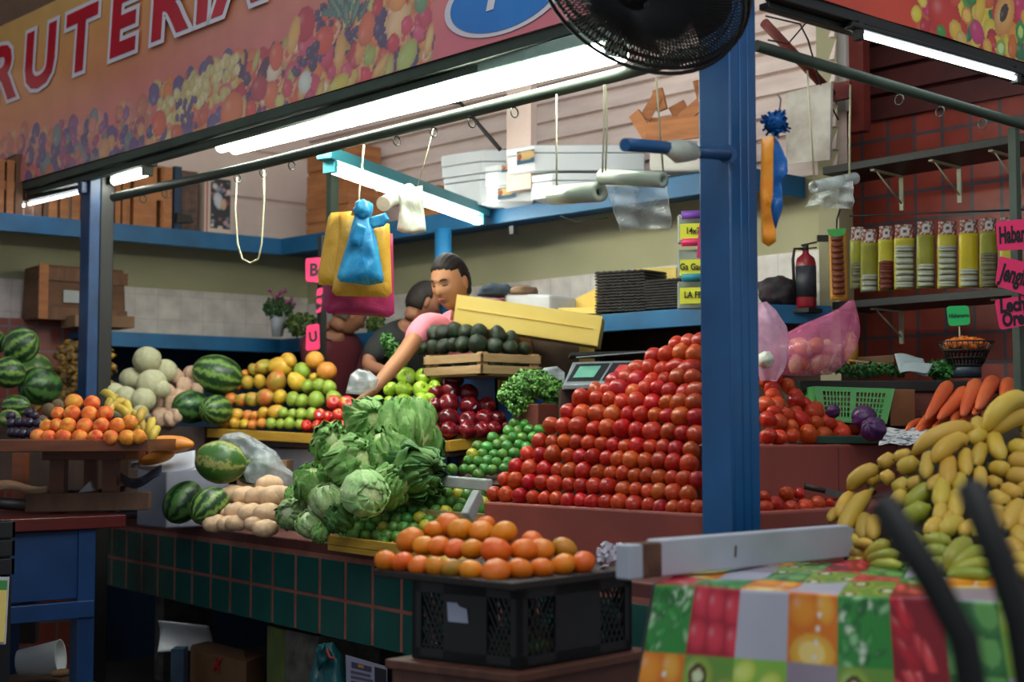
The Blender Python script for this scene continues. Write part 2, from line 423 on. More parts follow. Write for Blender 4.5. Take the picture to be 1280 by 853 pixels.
MB().cbox((left_c.x - .07, left_c.y - .0, 2.62), .05, .05, .06).build('bolt_bracket', blue_dk, lp, bevel=.004)
# stub pipe on the main post with cling film round it
sp = [P(781, 181, 3.95), P(826, 184, 4.1), P(868, 190, 4.25), P(909, 193, 4.36)]
MB().tube(sp, .0185, 12).tube([sp[-1] - V(0, 0, .0), sp[-1] + V(.001, .001, 0)], .03, 12).build('side_pipe', blue, mp)

# beams
ZB = 2.73
bl0, bl1 = Pz(0, 238, ZB), Pz(717, 29, ZB); bd = (bl1 - bl0).normalized()
BL_a = bl0 - bd * .6; BL_b = bl1 + bd * ((main_c - bl1).dot(bd) - .05)
bn = bd.cross(Z).normalized()
if bn.dot(CAM - bl0) < 0: bn = -bn                     # towards the camera
bt = thing('roof_beam', V(BL_a.x, BL_a.y, ZB - .1), 'dark green steel beam under the orange fruit banner', 'beam')
MB().bar(BL_a - Z * .022, BL_b - Z * .022, .05, .044).build('upper_channel', steel_gr, bt, bevel=.004)
MB().bar(BL_a - Z * .062 - bn * .02, BL_b - Z * .062 - bn * .02, .04, .03).build('lower_channel', steel_gr, bt, bevel=.003)
br0, br1 = Pz(1010, 0, ZB), Pz(1280, 82, ZB); rd = (br1 - br0).normalized()
rn = rd.cross(Z).normalized()
if rn.dot(CAM - br0) < 0: rn = -rn
BR_a = br0 - rd * ((br0 - main_c).dot(rd) - .07); BR_b = br1 + rd * .8
bt2 = thing('roof_beam', V(BR_a.x, BR_a.y, ZB - .1), 'black steel beam under the red fruit banner at right', 'beam')
MB().bar(BR_a - Z * .018, BR_b - Z * .018, .05, .036).build('upper_channel', steel_dk, bt2, bevel=.003)
MB().bar(BR_a - Z * .047 - rn * .03, BR_b - Z * .047 - rn * .03, .04, .02).build('lower_channel', steel_dk, bt2, bevel=.003)
# inner rails with rings
def hook_ring(p, tdir, parent, m, r=.018):
    s = tdir.cross(Z).normalized()
    MB().tube([p + tdir * 0 + s * math.sin(a) * r - Z * (r * .8 - math.cos(a) * r) for a in [2 * PI * i / 14 for i in range(14)]], .0028, 6, closed=True).build('ring_hook', m, parent)
r0, r1, r2 = P(142, 247, 7.25), P(320, 207, 6.35), P(775, 93, 4.75)
rt_ = thing('hanging_rail', r0, 'long green steel rail with hooks below the bright tube light', 'rail')
MB().tube([r0, r1, r2, P(880, 64, 4.45)], .022, 12).build('rail_tube', steel_gr, rt_)
def on(a, b, px):
    # point of segment a-b seen at image column px
    def col_of(q): v = q - CAM; return 640 + FPX * v.dot(RT) / v.dot(FW)
    lo, hi = 0., 1.
    f0 = col_of(a)
    for _ in range(30):
        m = (lo + hi) / 2
        if (col_of(a + (b - a) * m) < px) == (f0 < px): lo = m
        else: hi = m
    return a + (b - a) * lo
ringm = mat('ring_steel', '#3a423a', '#59635a', 6, .35, metal=.6)
for px in (179, 207, 297, 329, 365):
    q = on(r0, r1, px) if px < 320 else on(r1, r2, px); hook_ring(q - Z * .026, (r1 - r0).normalized(), rt_, ringm)
for px in (496, 542, 590, 643):
    hook_ring(on(r1, r2, px) - Z * .028, (r2 - r1).normalized(), rt_, ringm)
s0, s1 = P(945, 57, 4.55), P(1285, 158, 5.35)
rr = thing('hanging_rail', s0, 'dark steel rail with rings crossing above the seasoning packets', 'rail')
MB().tube([s0, s1, s1 + (s1 - s0) * .15], .019, 12).build('rail_tube', steel_gr, rr)
for px in (1124, 1175, 1228): hook_ring(on(s0, s1, px) - Z * .026, (s1 - s0).normalized(), rr, ringm)
pp = P(1267, 160, 5.32)
MB().box((pp.x - .016, pp.y - .016, 1.345), (pp.x + .016, pp.y + .016, pp.z)).build('support_post', steel_gr, rr, bevel=.003)
# inner pole in the middle, carrying a black pole with pink signs
pp = P(415, 300, 7.75)
ip = thing('support_pole', V(pp.x, pp.y, 0), 'greenish steel pole rising behind the hanging yellow bags', 'pole')
MB().box((pp.x - .025, pp.y - .025, 2.26), (pp.x + .025, pp.y + .025, 2.90)).build('steel_tube', steel_gr, ip, bevel=.004)
pk = P(402.5, 380, 7.6)
MB().box((pk.x - .018, pk.y - .018, .361), (pk.x + .018, pk.y + .018, 2.4)).build('sign_pole', steel_dk, ip)

# ------------------------------------------------------------------ lamps
tube_w = emit_mat('lit_tube', '#fbfff0', 46)
tube_c = emit_mat('lit_tube_cool', '#eefaff', 18)
housing = mat('lamp_housing', '#8fa69a', '#728a7f', 5, .4)
teal = mat('teal_housing', '#2d7f8c', '#246b78', 5, .45)
def tube_lamp(a, b, label, em, hm, r=.018, double=0, hw=.09, hh=.05, drop=.045):
    a, b = Vector(a), Vector(b); t = thing('tube_light', a, label, 'lamp'); d = (b - a).normalized()
    MB().bar(a + Z * drop - d * .05, b + Z * drop + d * .05, hw, hh).build('housing', hm, t, bevel=.006)
    s = d.cross(Z).normalized()
    for o in ((-.036, .036) if double else (0,)):
        MB().tube([a + s * o, b + s * o], r, 14).build('glowing_tube', em, t)
    for e in (a, b):
        MB().bar(e + Z * .012 - d * .012, e + Z * .012 + d * .012, hw * .8, .065).build('end_holder', hm, t, bevel=.003)
    return t
def lamp_through(pa, pb, *k, **q): return tube_lamp(P(*pa), P(*pb), *k, **q)
lamp_through((285, 184, 6.72), (768, 64, 4.72), 'long bright white tube light beneath the orange banner', tube_w, housing, r=.03, double=1, hw=.13)
lamp_through((413, 211, 6.3), (599, 277, 7.45), 'teal framed tube light hanging above the woman', tube_w, teal, hw=.08, hh=.055, drop=.06, r=.02)
lamp_through((1073, 43, 4.70), (1270, 98, 5.26), 'slim white tube light under the black right-hand beam', tube_c, steel_dk, hw=.04, hh=.02, r=.0085, drop=.022)
lamp_through((-40, 273, 8.3), (106, 239, 7.55), 'thin lit tube under the beam at far left', tube_c, steel_dk, hw=.04, hh=.02, r=.007, drop=.024)
lamp_through((143, 226, 7.45), (184, 215, 7.1), 'short bright tube just right of the scuffed post', tube_w, steel_gr, hw=.07, hh=.04, r=.022)
# teal lamp: second side rail of its open frame and strings
# ------------------------------------------------------------------ world daylight of the market hall and an added fill lamp
w = bpy.data.worlds.new('world'); scene.world = w; w.use_nodes = True; wt = w.node_tree
bg = wt.nodes['Background']; bg.inputs['Color'].default_value = (.86, .94, 1.0, 1); bg.inputs['Strength'].default_value = .42
def area(name, loc, tgt, size, power, c=(1, 1, 1), sy=None):
    l = bpy.data.lights.new(name, 'AREA'); l.energy = power; l.color = c; l.size = size
    if sy: l.shape = 'RECTANGLE'; l.size_y = sy
    o = bpy.data.objects.new(name, l); col.objects.link(o); o.location = loc
    o.rotation_euler = (Vector(tgt) - Vector(loc)).to_track_quat('-Z', 'Y').to_euler(); return o
area('hall_fill_light', (1.2, 1.0, 5.5), (4.0, 3.6, 1.2), 3.0, 110, (.96, .98, 1.0))  # unseen fill lamp, added to brighten the fruit fronts and the banner
scene.view_settings.exposure = 0
struct(wall_seg(pl(WA, nA, .1), pl(WC, nA, .1), 3.5, 5.0, nA), 'wall_left_upper', darkwall)
wtile = tile_mat('white_wall_tiles', '#e2d6ce', '#dacec6', '#c4b8b0', .15, .15, mort=.002)
frame_obj(pl(WA, nA, -.012), pl(WC, nA, -.012), 'wall_left_tiles', wtile, 1.9, 2.24, nA, .012)
frame_obj(pl(WC, nB, -.012), pl(WBe, nB, -.012), 'wall_back_tiles', wtile, 1.9, 2.2, nB, .012)
# ================================================================== counter and stands
ZC = .90
def cpt(px, y): return Pz(px, y, ZC)
f0, f1 = cpt(150, 646.5), cpt(500, 690.5); fd = (f1 - f0).normalized(); fn = fd.cross(Z).normalized()
if fn.dot(CAM - f0) < 0: fn = -fn
terr = mat('terracotta_edge', '#6b3a33', '#5a2f2b', 8, .6, bump=.2)
terr_pan = mat('terracotta_panel', '#96473c', '#7f3b33', 2.5, .6, bump=.2, bscale=60)
g_tile = mat('green_glazed_tile', '#1c5c54', '#184f48', 3, .25)
near = f1 + fd * ((V(3.3, 2.95, ZC) - f1).dot(fd)); far = f0 - fd * .35
ct = thing('tiled_counter', V(f0.x, f0.y, 0), 'long green-tiled counter with terracotta grout running under the vegetables', 'counter')
L = (near - far).length
MB().obox(far - Z * .05, near - far, -fn * .86, Z * .05).build('counter_top', terr, ct, bevel=.006)
st = MB().obox(far - Z * .375 + fn * .0, near - far, -fn * .02, Z * .33)
st.build('backing_strip', mat('terracotta_grout', '#a5665a', '#8c5046', 8, .8), ct)
ti = MB(); n = int(L / .212)
for i in range(n + 1):
    for j in range(2):
        o = far + fd * (i * .212 + .045) - Z * (.052 + .163 * (j + 1)) - fn * .020
        wdt = min(.187, L - (i * .212 + .045))
        if wdt > .02: ti.obox(o, fd * wdt, fn * .0235, Z * .148)
ti.build('tile_facing', g_tile, ct, bevel=.0015)
olive = mat('olive_painted_pier', '#5c6a35', '#4a5528', 6, .7, bump=.2)
stone = mat('rough_grey_pier', '#5d5a55', '#3e3b38', 12, .9, bump=.6)
pp = Pz(352, 800, .52) ; 
a = P(334, 790, 6.35); b = P(353, 790, 6.2)
MB().obox(V(a.x, a.y, 0), V(b.x - a.x, b.y - a.y, 0), -fn * .3, Z * .5).build('green_pier', olive, ct)
a = P(354, 790, 6.22); b = P(398, 790, 6.0)
MB().obox(V(a.x, a.y, 0), V(b.x - a.x, b.y - a.y, 0), -fn * .3, Z * .5).build('stone_pier', stone, ct)
a = far + fd * .25; MB().obox(V(a.x, a.y, 0) - fn * .25, fd * .12, -fn * .3, Z * .52).build('stone_pier', stone, ct)
a = near - fd * .5; MB().obox(V(a.x, a.y, 0) - fn * .25, fd * .3, -fn * .3, Z * .52).build('stone_pier', stone, ct)

# raised walkway the sellers stand on
struct(MB().box((4.75, 3.9, 0), (5.6, 7.3, .36)), 'floor_platform', concrete)

# tomato stand: two steps turning the corner
X1, Y1 = 3.37, 2.93
ts = thing('stepped_stand', V(X1, Y1, ZC), 'reddish brown stepped stand beneath the heaps of red tomatoes', 'display stand')
yL = 4.05
MB().box((X1, Y1, ZC + .001), (4.3, yL, 1.10)).box((4.3, Y1, ZC + .001), (5.25, 3.45, 1.10)).build('lower_step', terr_pan, ts, bevel=.008)
MB().box((X1 + .36, Y1 + .34, 1.1005), (4.83, 3.8, 1.308)).box((4.831, Y1 + .34, .92), (5.25, 3.45, 1.308)).build('upper_step', terr_pan, ts, bevel=.008)
MB().box((4.37, 3.05, 0), (5.2, 3.55, ZC)).build('stand_base', terr, ts)
for x in (3.9, 4.45):
    MB().box((x, Y1 + .3385, 1.11), (x + .004, Y1 + .342, 1.30)).build('panel_joint', terr, ts)

# yellow-edged fruit ledge and the sloped stand behind it
yel = mat('yellow_wood', '#c39a35', '#b08427', 6, .55, stretch=(1, 1, 8), bump=.2)
led = [P(200, 541, 7.95), P(268, 541.5, 7.55), P(400, 549, 6.98), P(560, 558, 6.3), P(634, 549, 6.6)]
fs = thing('fruit_display_stand', V(led[3].x, led[3].y, ZC), 'yellow-edged stand holding the mixed fruit and apples', 'display stand')
for a, b in zip(led[:-1], led[1:]): MB().bar(a, b, .03, .048).build('yellow_edge_board', yel, fs, bevel=.003)
darkw = mat('dark_stained_wood', '#3c2418', '#2b1a12', 5, .6, stretch=(1, 6, 1), bump=.2)
bk = V(.72, .35, 0)
poly = [p - Z * .03 + V(.02, .01, 0) for p in led[:4]] + [led[4] - Z * .03]
top2 = [p + V(.55, .28, 0) for p in (led[3], led[2], led[1], led[0])]
MB().prism([led[0] - Z * .028, led[1] - Z * .028, led[2] - Z * .028, led[3] - Z * .028, led[4] - Z * .028, led[3] + V(.95, .3, .0), led[2] + V(.6, .4, 0), led[0] + V(.5, .4, 0)], V(0, 0, -.02)).build('deck', darkw, fs)
for p in (led[1] + V(.08, .03, 0), led[2] + V(.08, .03, 0), led[3] + V(.12, .05, 0), led[2] + V(.5, .3, 0), led[3] + V(.7, .2, 0)):
    MB().box((p.x - .02, p.y - .02, ZC), (p.x + .02, p.y + .02, p.z - .05)).build('leg', darkw, fs)
# hidden-from-front risers that carry the upper rows of fruit
def riser(name, pts, z0, z1, m, label, cat='riser'):
    return MB().prism([V(p.x, p.y, z1) for p in pts], V(0, 0, z0 - z1)).build(name, m, label=label, cat=cat)

# crates under the ledge
def slat_crate(name, o, lx, ly, h, m, label, slats=3, t=.012, post_w=.03, gap=.25, cat='crate', solid=0, dirx=V(1, 0, 0), diry=V(0, 1, 0)):
    """open crate, near corner o, running lx along world X and ly along world Y"""
    o = Vector(o); T = thing(name, o, label, cat)
    sides = [(o, dirx, lx, diry), (o + diry * ly, dirx, lx, -diry), (o, diry, ly, dirx), (o + dirx * lx, diry, ly, -dirx)]
    for p, d, l, nn in sides:
        b = MB(); sh = h / slats
        for i in range(slats): b.obox(p + Z * (i * sh + sh * gap / 2), d * l, nn * t, Z * sh * (1 - gap))
        b.build('side_panel', m, T, bevel=.0015)
    for p, a, c in ((o, 1, 1), (o + dirx * lx, -1, 1), (o + diry * ly, 1, -1), (o + dirx * lx + diry * ly, -1, -1)):
        q = p + dirx * a * t + diry * c * t
        MB().obox(q, dirx * a * post_w, diry * c * post_w, Z * h).build('corner_post', m, T)
    MB().obox(o + dirx * t + diry * t, dirx * (lx - 2 * t), diry * (ly - 2 * t), Z * .008).build('crate_base', m, T)
    return T
white_pl = mat('white_plastic', '#c9ccd2', '#b4b8c2', 5, .45)
blue_pl = mat('blue_plastic', '#1462b0', '#0f529c', 5, .4)
green_pl = mat('dark_green_plastic', '#14402f', '#0f3226', 5, .5)
pine = mat('pale_pine', '#a98a63', '#93744f', 5, .7, stretch=(1, 1, 8), bump=.2)
a = P(398, 553, 7.06); slat_crate('plastic_crate', (a.x, a.y, ZC + .002), .36, .60, a.z - ZC - .03, white_pl, 'ribbed white crate under the yellow ledge behind the plastic bag', 2, gap=.08)
a = P(560, 563, 6.38); slat_crate('plastic_crate', (a.x, a.y, ZC + .002), .36, .34, a.z - ZC - .028, blue_pl, 'bright blue crate under the red apples ledge', 2, gap=.03)
# avocado side: blue crate, green crate, avocado crate
a = P(600, 500, 6.62)
slat_crate('plastic_crate', (a.x + .1, a.y + .0, ZC + .002), .40, .32, 1.355 - ZC, green_pl, 'dark green crate behind the limes and red apples', 2, gap=.05)
bc = slat_crate('plastic_crate', (a.x + .1, a.y + .0, 1.36), .40, .32, .262, blue_pl, 'blue crate directly beneath the wooden avocado crate', 2, gap=.04)
b = P(623, 488, 6.55); c2 = P(670, 487, 6.7)
MB().obox(P(622, 500, 6.6), P(672, 499, 6.82) - P(622, 500, 6.6), V(.006, -.006, 0), Z * .095).build('price_card', mat('plain_yellow_card', '#d2a63c', '#c99a34', 5, .6), label='blank yellow card on the crate beneath the avocados', cat='card')
ac = P(602, 469, 6.33)
avc = slat_crate('wooden_crate', (ac.x, ac.y, ac.z), .36, .43, .105, pine, 'pale wooden slatted crate filled with avocados', 2, gap=.28, t=.01, post_w=.035)
# brown carton behind the scale and the tilted yellow box on it
carton = mat('brown_cardboard', '#8b6a4d', '#7b5b40', 5, .8, bump=.1)
ybox = mat('yellow_board', '#f6da80', '#f0d070', 3, .6, bump=.08)
a = P(746, 470, 6.75)
cb = thing('carton', V(a.x, a.y, 1.5), 'brown carton below the tilted yellow box', 'box')
MB().obox(P(603, 478, 7.35), P(742, 478, 7.0) - P(603, 478, 7.35), L2(.05, .3), Z * .26).build('carton_body', mat('grey_brown_card', '#6d5847', '#5c4a3c', 4, .8), cb, bevel=.003)
cm = MB().obox(P(724, 463, 6.95), L2(.075, .02), L2(.02, .3), Z * .2); cm.build('yellow_corner', ybox, cb)
yb = thing('open_box', P(660, 420, 6.8), 'long yellow cardboard box tilted above the avocados', 'box')
A, B_, C_, D_ = P(566, 405, 6.75), P(747, 433, 6.6), P(752, 394, 6.55), P(571, 368, 6.7)
bkv = L2(.03, .28, 0)
MB().obox(A, B_ - A, D_ - A, bkv * .02).build('front_panel', ybox, yb)
MB().obox(A + bkv, B_ - A, (D_ - A) * .8, bkv * .02).build('back_panel', ybox, yb)
MB().obox(A, bkv, (D_ - A) * .95, (B_ - A) * .006).build('end_panel', ybox, yb)
MB().obox(B_, bkv, (D_ - A) * .95, (A - B_) * .006).build('end_panel', ybox, yb)
MB().obox(A + (D_ - A) * .02, B_ - A, bkv, (D_ - A) * .02).build('bottom_panel', ybox, yb)
MB().obox(P(572, 386, 6.72) + bkv * -.012, (P(742, 412, 6.58) - P(572, 386, 6.72)), bkv * .008, Z * .003).build('fold_line', mat('yellow_crease', '#c49d3a', '#bb9535', 5, .7), yb)
# plinth under carton, scale and pink bags
a = L2(lat(600, 7.3), 7.3); b = L2(lat(742, 6.9), 6.9)
MB().obox(V(a.x, a.y, .36), V(b.x - a.x, b.y - a.y, 0), L2(.05, .38), Z * (P(603, 478, 7.35).z - .361)).build('back_cabinet', darkw, label='dark cabinet behind the weighing scale', cat='cabinet', bevel=.004)
def cyl(p, r, h, m, name, parent=None, n=20, **k): return MB().lathe([(r, 0), (r, h)], n, Matrix.Translation(p)).build(name, m, parent, **k)

# ------------------------------------------------------------------ right back table with greens
tb0, tb1 = P(1000, 482, 5.75), P(1262, 480, 5.75)
zt = 1.35 + (542 - 476) / FPX * 5.75
rt2 = thing('side_table', V(tb0.x, tb0.y, 0), 'dark wooden table with greens and a wire basket by the tiled wall', 'table')
a = V(tb0.x, tb0.y, zt - .045); e = V(tb1.x - tb0.x, tb1.y - tb0.y, 0)
MB().obox(a, e, L2(.02, .42), Z * .045).build('table_top', steel_dk, rt2, bevel=.004)
for s in (.03, .95):
    for q in (.02, .36):
        p = a + e * s + L2(.02, q); MB().box((p.x, p.y, 1.345), (p.x + .04, p.y + .04, a.z)).build('leg', darkw, rt2)
redbrown = mat('red_brown_wood', '#6a352a', '#57291f', 5, .6)
MB().obox(a + e * .1 - Z * .075 + L2(0, .012), e * .85, L2(0, .02), Z * .07).build('apron', redbrown, rt2)
# shelf under it / in front, carrying green basket and carton
zs = 1.341
a = P(1003, 543, 5.42); e = P(1290, 545, 5.45) - a; e.z = 0
MB().obox(V(a.x, a.y, zs - .03), e, L2(.0, .8), Z * .03).build('low_board', green_pl, label='low dark green board under the carrots and green basket', cat='board', bevel=.003)
ZLS = zs
# ================================================================== produce
def fruit_mat(name, stops, scale=3, rough=.35, rnd=.25, bump=0, bscale=60, spots=None, detail=3, hue=None, seedy=True):
    t = NT(name); t.set(Roughness=rough); v = t.coord('Object'); oi = t.n('ObjectInfo')
    ad = t.n('VectorMath'); ad.operation = 'ADD'; cb = t.n('CombineXYZ')
    for i in range(3): t.l(t.math('MULTIPLY', oi.outputs['Random'], 37.0 + 11 * i), cb.inputs[i])
    t.l(v, ad.inputs[0]); t.l(cb.outputs[0], ad.inputs[1])
    nf = t.noise(ad.outputs[0], scale, detail, .5)
    c = t.ramp(nf, stops)
    if spots:
        sp = t.noise(ad.outputs[0], spots[1], 2, .5); c = t.mix(t.ramp(sp, [(spots[2], (0, 0, 0, 1)), (spots[2] + .08, (1, 1, 1, 1))]), c, spots[0])
    hs = t.n('HueSaturation'); t.l(t.math('MULTIPLY_ADD', oi.outputs['Random'], rnd, 1 - rnd * .5), hs.inputs['Value'])
    if hue:
        rr = t.math('FRACT', t.math('MULTIPLY', oi.outputs['Random'], 7.31)); t.l(t.math('MULTIPLY_ADD', rr, hue, .5 - hue * .3), hs.inputs['Hue'])
    t.l(c, hs.inputs['Color']); t.color(hs.outputs[0])
    if bump: t.bump(t.noise(v, bscale, 3, .6), bump, .004)
    return t.m
M_tom = fruit_mat('tomato_skin', [(.25, '#b52a18'), (.5, '#a52215'), (.75, '#bc3a20')], 1.6, .3, .35, hue=.025)
M_tomr = fruit_mat('ripe_tomato_skin', [(.25, '#ad2818'), (.6, '#ba361f'), (.8, '#c2502c')], 1.3, .3, .3, hue=.03)
for m__ in (M_tom, M_tomr): m__.node_tree.nodes['Principled BSDF'].inputs['Specular IOR Level'].default_value = .32
M_mand = fruit_mat('mandarin_peel', [(.25, '#dc6408'), (.6, '#e4700c'), (.85, '#e08216')], 1.2, .4, .15, .25, 28, hue=.035)
M_mand2 = fruit_mat('greenish_mandarin_peel', [(.25, '#8f7a1c'), (.6, '#c07a18'), (.85, '#dd8a22')], 1.2, .4, .12, .25, 28)
M_peach = fruit_mat('peach_skin', [(.3, '#c8401c'), (.48, '#dd6a24'), (.68, '#e29a3e')], 1.1, .65, .2, hue=.03)
M_lime = fruit_mat('lime_skin', [(.3, '#3f6f2a'), (.55, '#4f8434'), (.8, '#7c9c44')], 1.1, .3, .45, .2, 30, hue=.05)
M_limey = fruit_mat('yellow_lime_skin', [(.3, '#8f9a28'), (.7, '#b8a832')], 1.1, .3, .3, .2, 30)
M_gapp = fruit_mat('green_apple_skin', [(.3, '#8fb52a'), (.7, '#a8c83e')], 1.2, .22, .15, spots=('#c8d878', 26, .68))
M_rapp = fruit_mat('dark_red_apple_skin', [(.3, '#4a0a12'), (.55, '#6a101a'), (.8, '#8a2028')], 1.5, .16, .5, spots=('#a8605a', 30, .72))
M_bapp = fruit_mat('red_yellow_apple_skin', [(.3, '#b81c1c'), (.55, '#c43028'), (.78, '#dc9a4a')], 1.1, .22, .25, spots=('#dcb070', 30, .74))
M_guav = fruit_mat('green_guava_skin', [(.3, '#7a9a30'), (.6, '#94a83a'), (.85, '#a8a048')], 1.0, .45, .2, spots=('#5c5a28', 8, .72))
M_mango = fruit_mat('mango_skin', [(.3, '#8f8a30'), (.5, '#b89038'), (.7, '#cc6a38')], .8, .4, .25, hue=.04)
M_mangoy = fruit_mat('yellow_mango_skin', [(.3, '#d09a30'), (.6, '#d8a83a'), (.85, '#cc7a34')], .9, .4, .2, hue=.03)
M_orng = fruit_mat('orange_citrus_peel', [(.3, '#d0702a'), (.6, '#d88838'), (.85, '#d89a44')], 1.0, .45, .15, .2, 26, hue=.03)
M_avo = fruit_mat('avocado_skin', [(.3, '#141f15'), (.55, '#1c2a18'), (.8, '#284020')], 1.2, .38, .6, .7, 16)
M_cant = fruit_mat('cantaloupe_rind', [(.3, '#a8ac88'), (.55, '#bcb894'), (.8, '#ccbc98')], 5, .7, .15, .6, 22)
M_chay = fruit_mat('pale_pink_rind', [(.3, '#b89a80'), (.6, '#c8a48c'), (.85, '#b8a880')], 3, .65, .2, .6, 8)
M_root = fruit_mat('beige_root_skin', [(.3, '#c8a480'), (.6, '#dcb894'), (.85, '#c8a882')], 2.2, .7, .18, .3, 9)
M_plum = fruit_mat('dark_plum_skin', [(.3, '#1c1428'), (.7, '#2e2038')], 1.3, .35, .4)
M_haba = fruit_mat('orange_pepper_skin', [(.3, '#d0601c'), (.7, '#e08030')], 1.3, .3, .2)
M_ban = fruit_mat('banana_peel', [(.3, '#b89430'), (.55, '#c8a440'), (.8, '#a8963a')], 3.5, .5, .25, spots=('#5a4420', 9, .68), hue=.03)
M_bang = fruit_mat('green_banana_peel', [(.3, '#7f8f28'), (.55, '#a09a30'), (.8, '#bfa434')], 3.0, .45, .25, hue=.03)
M_banr = fruit_mat('overripe_banana_peel', [(.36, '#33200f'), (.52, '#7c5a1e'), (.72, '#c09434')], 4.2, .55, .4, spots=('#2a1c12', 7, .62))
M_bant = mat('banana_tip', '#3a3018', '#55602a', 10, .7)
M_car = fruit_mat('carrot_skin', [(.3, '#c4522a'), (.6, '#d4683a'), (.85, '#c86040')], 4, .5, .2, .4, 12)
M_cabr = fruit_mat('purple_cabbage_leaf', [(.3, '#2a1034'), (.6, '#42184e'), (.85, '#5c2c68')], 3, .35, .1, .6, 5)
def melon_mat(name, dark, light, freq=9):
    t = NT(name); t.set(Roughness=.35); tc = t.n('TexCoord'); sp = t.n('SeparateXYZ'); t.l(tc.outputs['Object'], sp.inputs[0])
    ang = t.math('ARCTAN2', sp.outputs[1], sp.outputs[2]); nz = t.noise(tc.outputs['Object'], 3.2, 4, .65)
    s = t.math('SINE', t.math('ADD', t.math('MULTIPLY', ang, freq), t.math('MULTIPLY', nz, 7.0)))
    n2 = t.noise(tc.outputs['Object'], 14, 4, .7)
    f = t.math('ADD', t.math('MULTIPLY', s, .32), t.math('MULTIPLY_ADD', n2, .9, .08))
    t.color(t.ramp(f, [(.35, dark), (.6, '#3f6a2a'), (.85, light)])); return t.m
M_wm = melon_mat('watermelon_rind', '#1c3a20', '#7d9a4a')
M_wmd = melon_mat('dark_watermelon_rind', '#14301c', '#4c7038', 7)
M_wmy = melon_mat('pale_watermelon_rind', '#3a6428', '#a8a860', 5)

def pm(name, fn, m, nu=18, nv=12):
    return MB().ball(fn, nu, nv).mesh(name, m)
def n3(v, f, s=0): return noise.noise(v * f + V(s, s * 1.7, s * .3))
def roma(seed, k=1.25):
    def f(u):
        sq = 1 + .05 * n3(u, 1.6, seed); z = u.z * k
        r = (1 - .10 * max(0, u.z) ** 2 + .03 * math.cos(3 * math.atan2(u.y, u.x) + seed))
        dip = -.12 * math.exp(-((u.x ** 2 + u.y ** 2) / .03)) * (1 if u.z > 0 else 0)
        return V(u.x * r * sq, u.y * r * sq, z * sq + dip)
    return f
P_tom = [pm('plum_tomato', roma(i, 1.12 + .1 * i), M_tom if i != 2 else M_tomr) for i in range(4)]
def citrus(seed, flat=.84):
    def f(u):
        rr = 1 + .025 * n3(u, 2, seed); e = math.exp(-((u.x ** 2 + u.y ** 2) / .05))
        return V(u.x * rr, u.y * rr, (u.z * flat - math.copysign(.09, u.z) * e) * rr)
    return f
P_mand = [pm('mandarin', citrus(i), M_mand, 20, 14) for i in range(3)] + [pm('mandarin', citrus(5), M_mand2, 20, 14)]
P_orng = [pm('orange', citrus(i, .95), M_orng) for i in range(2)]
P_lime = [pm('lime', lambda u, i=i: V(u.x, u.y, u.z * 1.08 + .12 * math.copysign(math.exp(-((u.x ** 2 + u.y ** 2) / .04)), u.z)), M_lime if i < 3 else M_limey, 14, 10) for i in range(4)]
def crease(seed):
    def f(u):
        a = math.atan2(u.y, u.x); c = math.exp(-((a) / .22) ** 2) * (1 - u.z ** 2)
        e = math.exp(-((u.x ** 2 + u.y ** 2) / .05)) * (.16 if u.z > 0 else .03)
        rr = 1 - .06 * c + .02 * n3(u, 2, seed); return V(u.x * rr, u.y * rr, u.z * .93 * rr - math.copysign(e, u.z))
    return f
P_peach = [pm('peach', crease(i), M_peach, 24, 14) for i in range(3)]
def apple(seed, k=.88, lob=.04):
    def f(u):
        e = math.exp(-((u.x ** 2 + u.y ** 2) / .06)); a = math.atan2(u.y, u.x)
        w = 1 + .08 * u.z; rr = w * (1 + lob * math.cos(5 * a + seed) * (1 if u.z < 0 else .4) * (1 - abs(u.z)) ** .5) + .02 * n3(u, 2, seed)
        return V(u.x * rr, u.y * rr, u.z * k - math.copysign(.30 if u.z > 0 else .16, u.z) * e)
    return f
stem_m = mat('brown_stem', '#4a3420', '#33240f', 20, .8)
def stem_mesh(): return MB().tube([V(0, 0, .55), V(.02, 0, .8), V(.08, 0, .98)], [.05, .04, .055], 6).mesh('stem', stem_m)
P_stem = stem_mesh()
P_stick = MB().tube([V(0, 0, 0), V(0, 0, .02)], .26, 12).mesh('sticker', mat('fruit_sticker', '#d8dce0', '#a8b8d0', 30, .4))
P_gapp = [pm('green_apple', apple(i), M_gapp, 20, 14) for i in range(2)]
P_rapp = [pm('red_apple', apple(i, .98, .07), M_rapp, 20, 14) for i in range(2)]
P_bapp = [pm('red_apple', apple(i), M_bapp, 20, 14) for i in range(2)]
P_guav = [pm('guava', lambda u, i=i: V(u.x * (1 - .12 * u.z), u.y * (1 - .12 * u.z), u.z * 1.02 - .1 * math.copysign(math.exp(-((u.x ** 2 + u.y ** 2) / .02)), u.z)), M_guav) for i in range(2)]
def mango(seed):
    return lambda u: V(u.x * 1.18 + .1 * u.z, u.y * .88, u.z * .95 + .08 * u.x ** 2) * (1 + .04 * n3(u, 1.5, seed))
P_mango = [pm('mango', mango(i), M_mango) for i in range(2)]; P_mangoy = [pm('mango', mango(i + 4), M_mangoy) for i in range(2)]
def avof(seed): return lambda u: V(u.x * (1 - .22 * max(0, u.z)), u.y * (1 - .22 * max(0, u.z)), u.z * 1.22) * (1 + .03 * n3(u, 3, seed))
P_avo = [pm('avocado', avof(i), M_avo, 20, 14) for i in range(3)]
P_cant = [pm('cantaloupe', lambda u, i=i: V(u.x, u.y, u.z * .93) * (1 + .02 * math.cos(9 * math.atan2(u.y, u.x)) * (1 - abs(u.z)) + .02 * n3(u, 2, i)), M_cant, 36, 16) for i in range(2)]
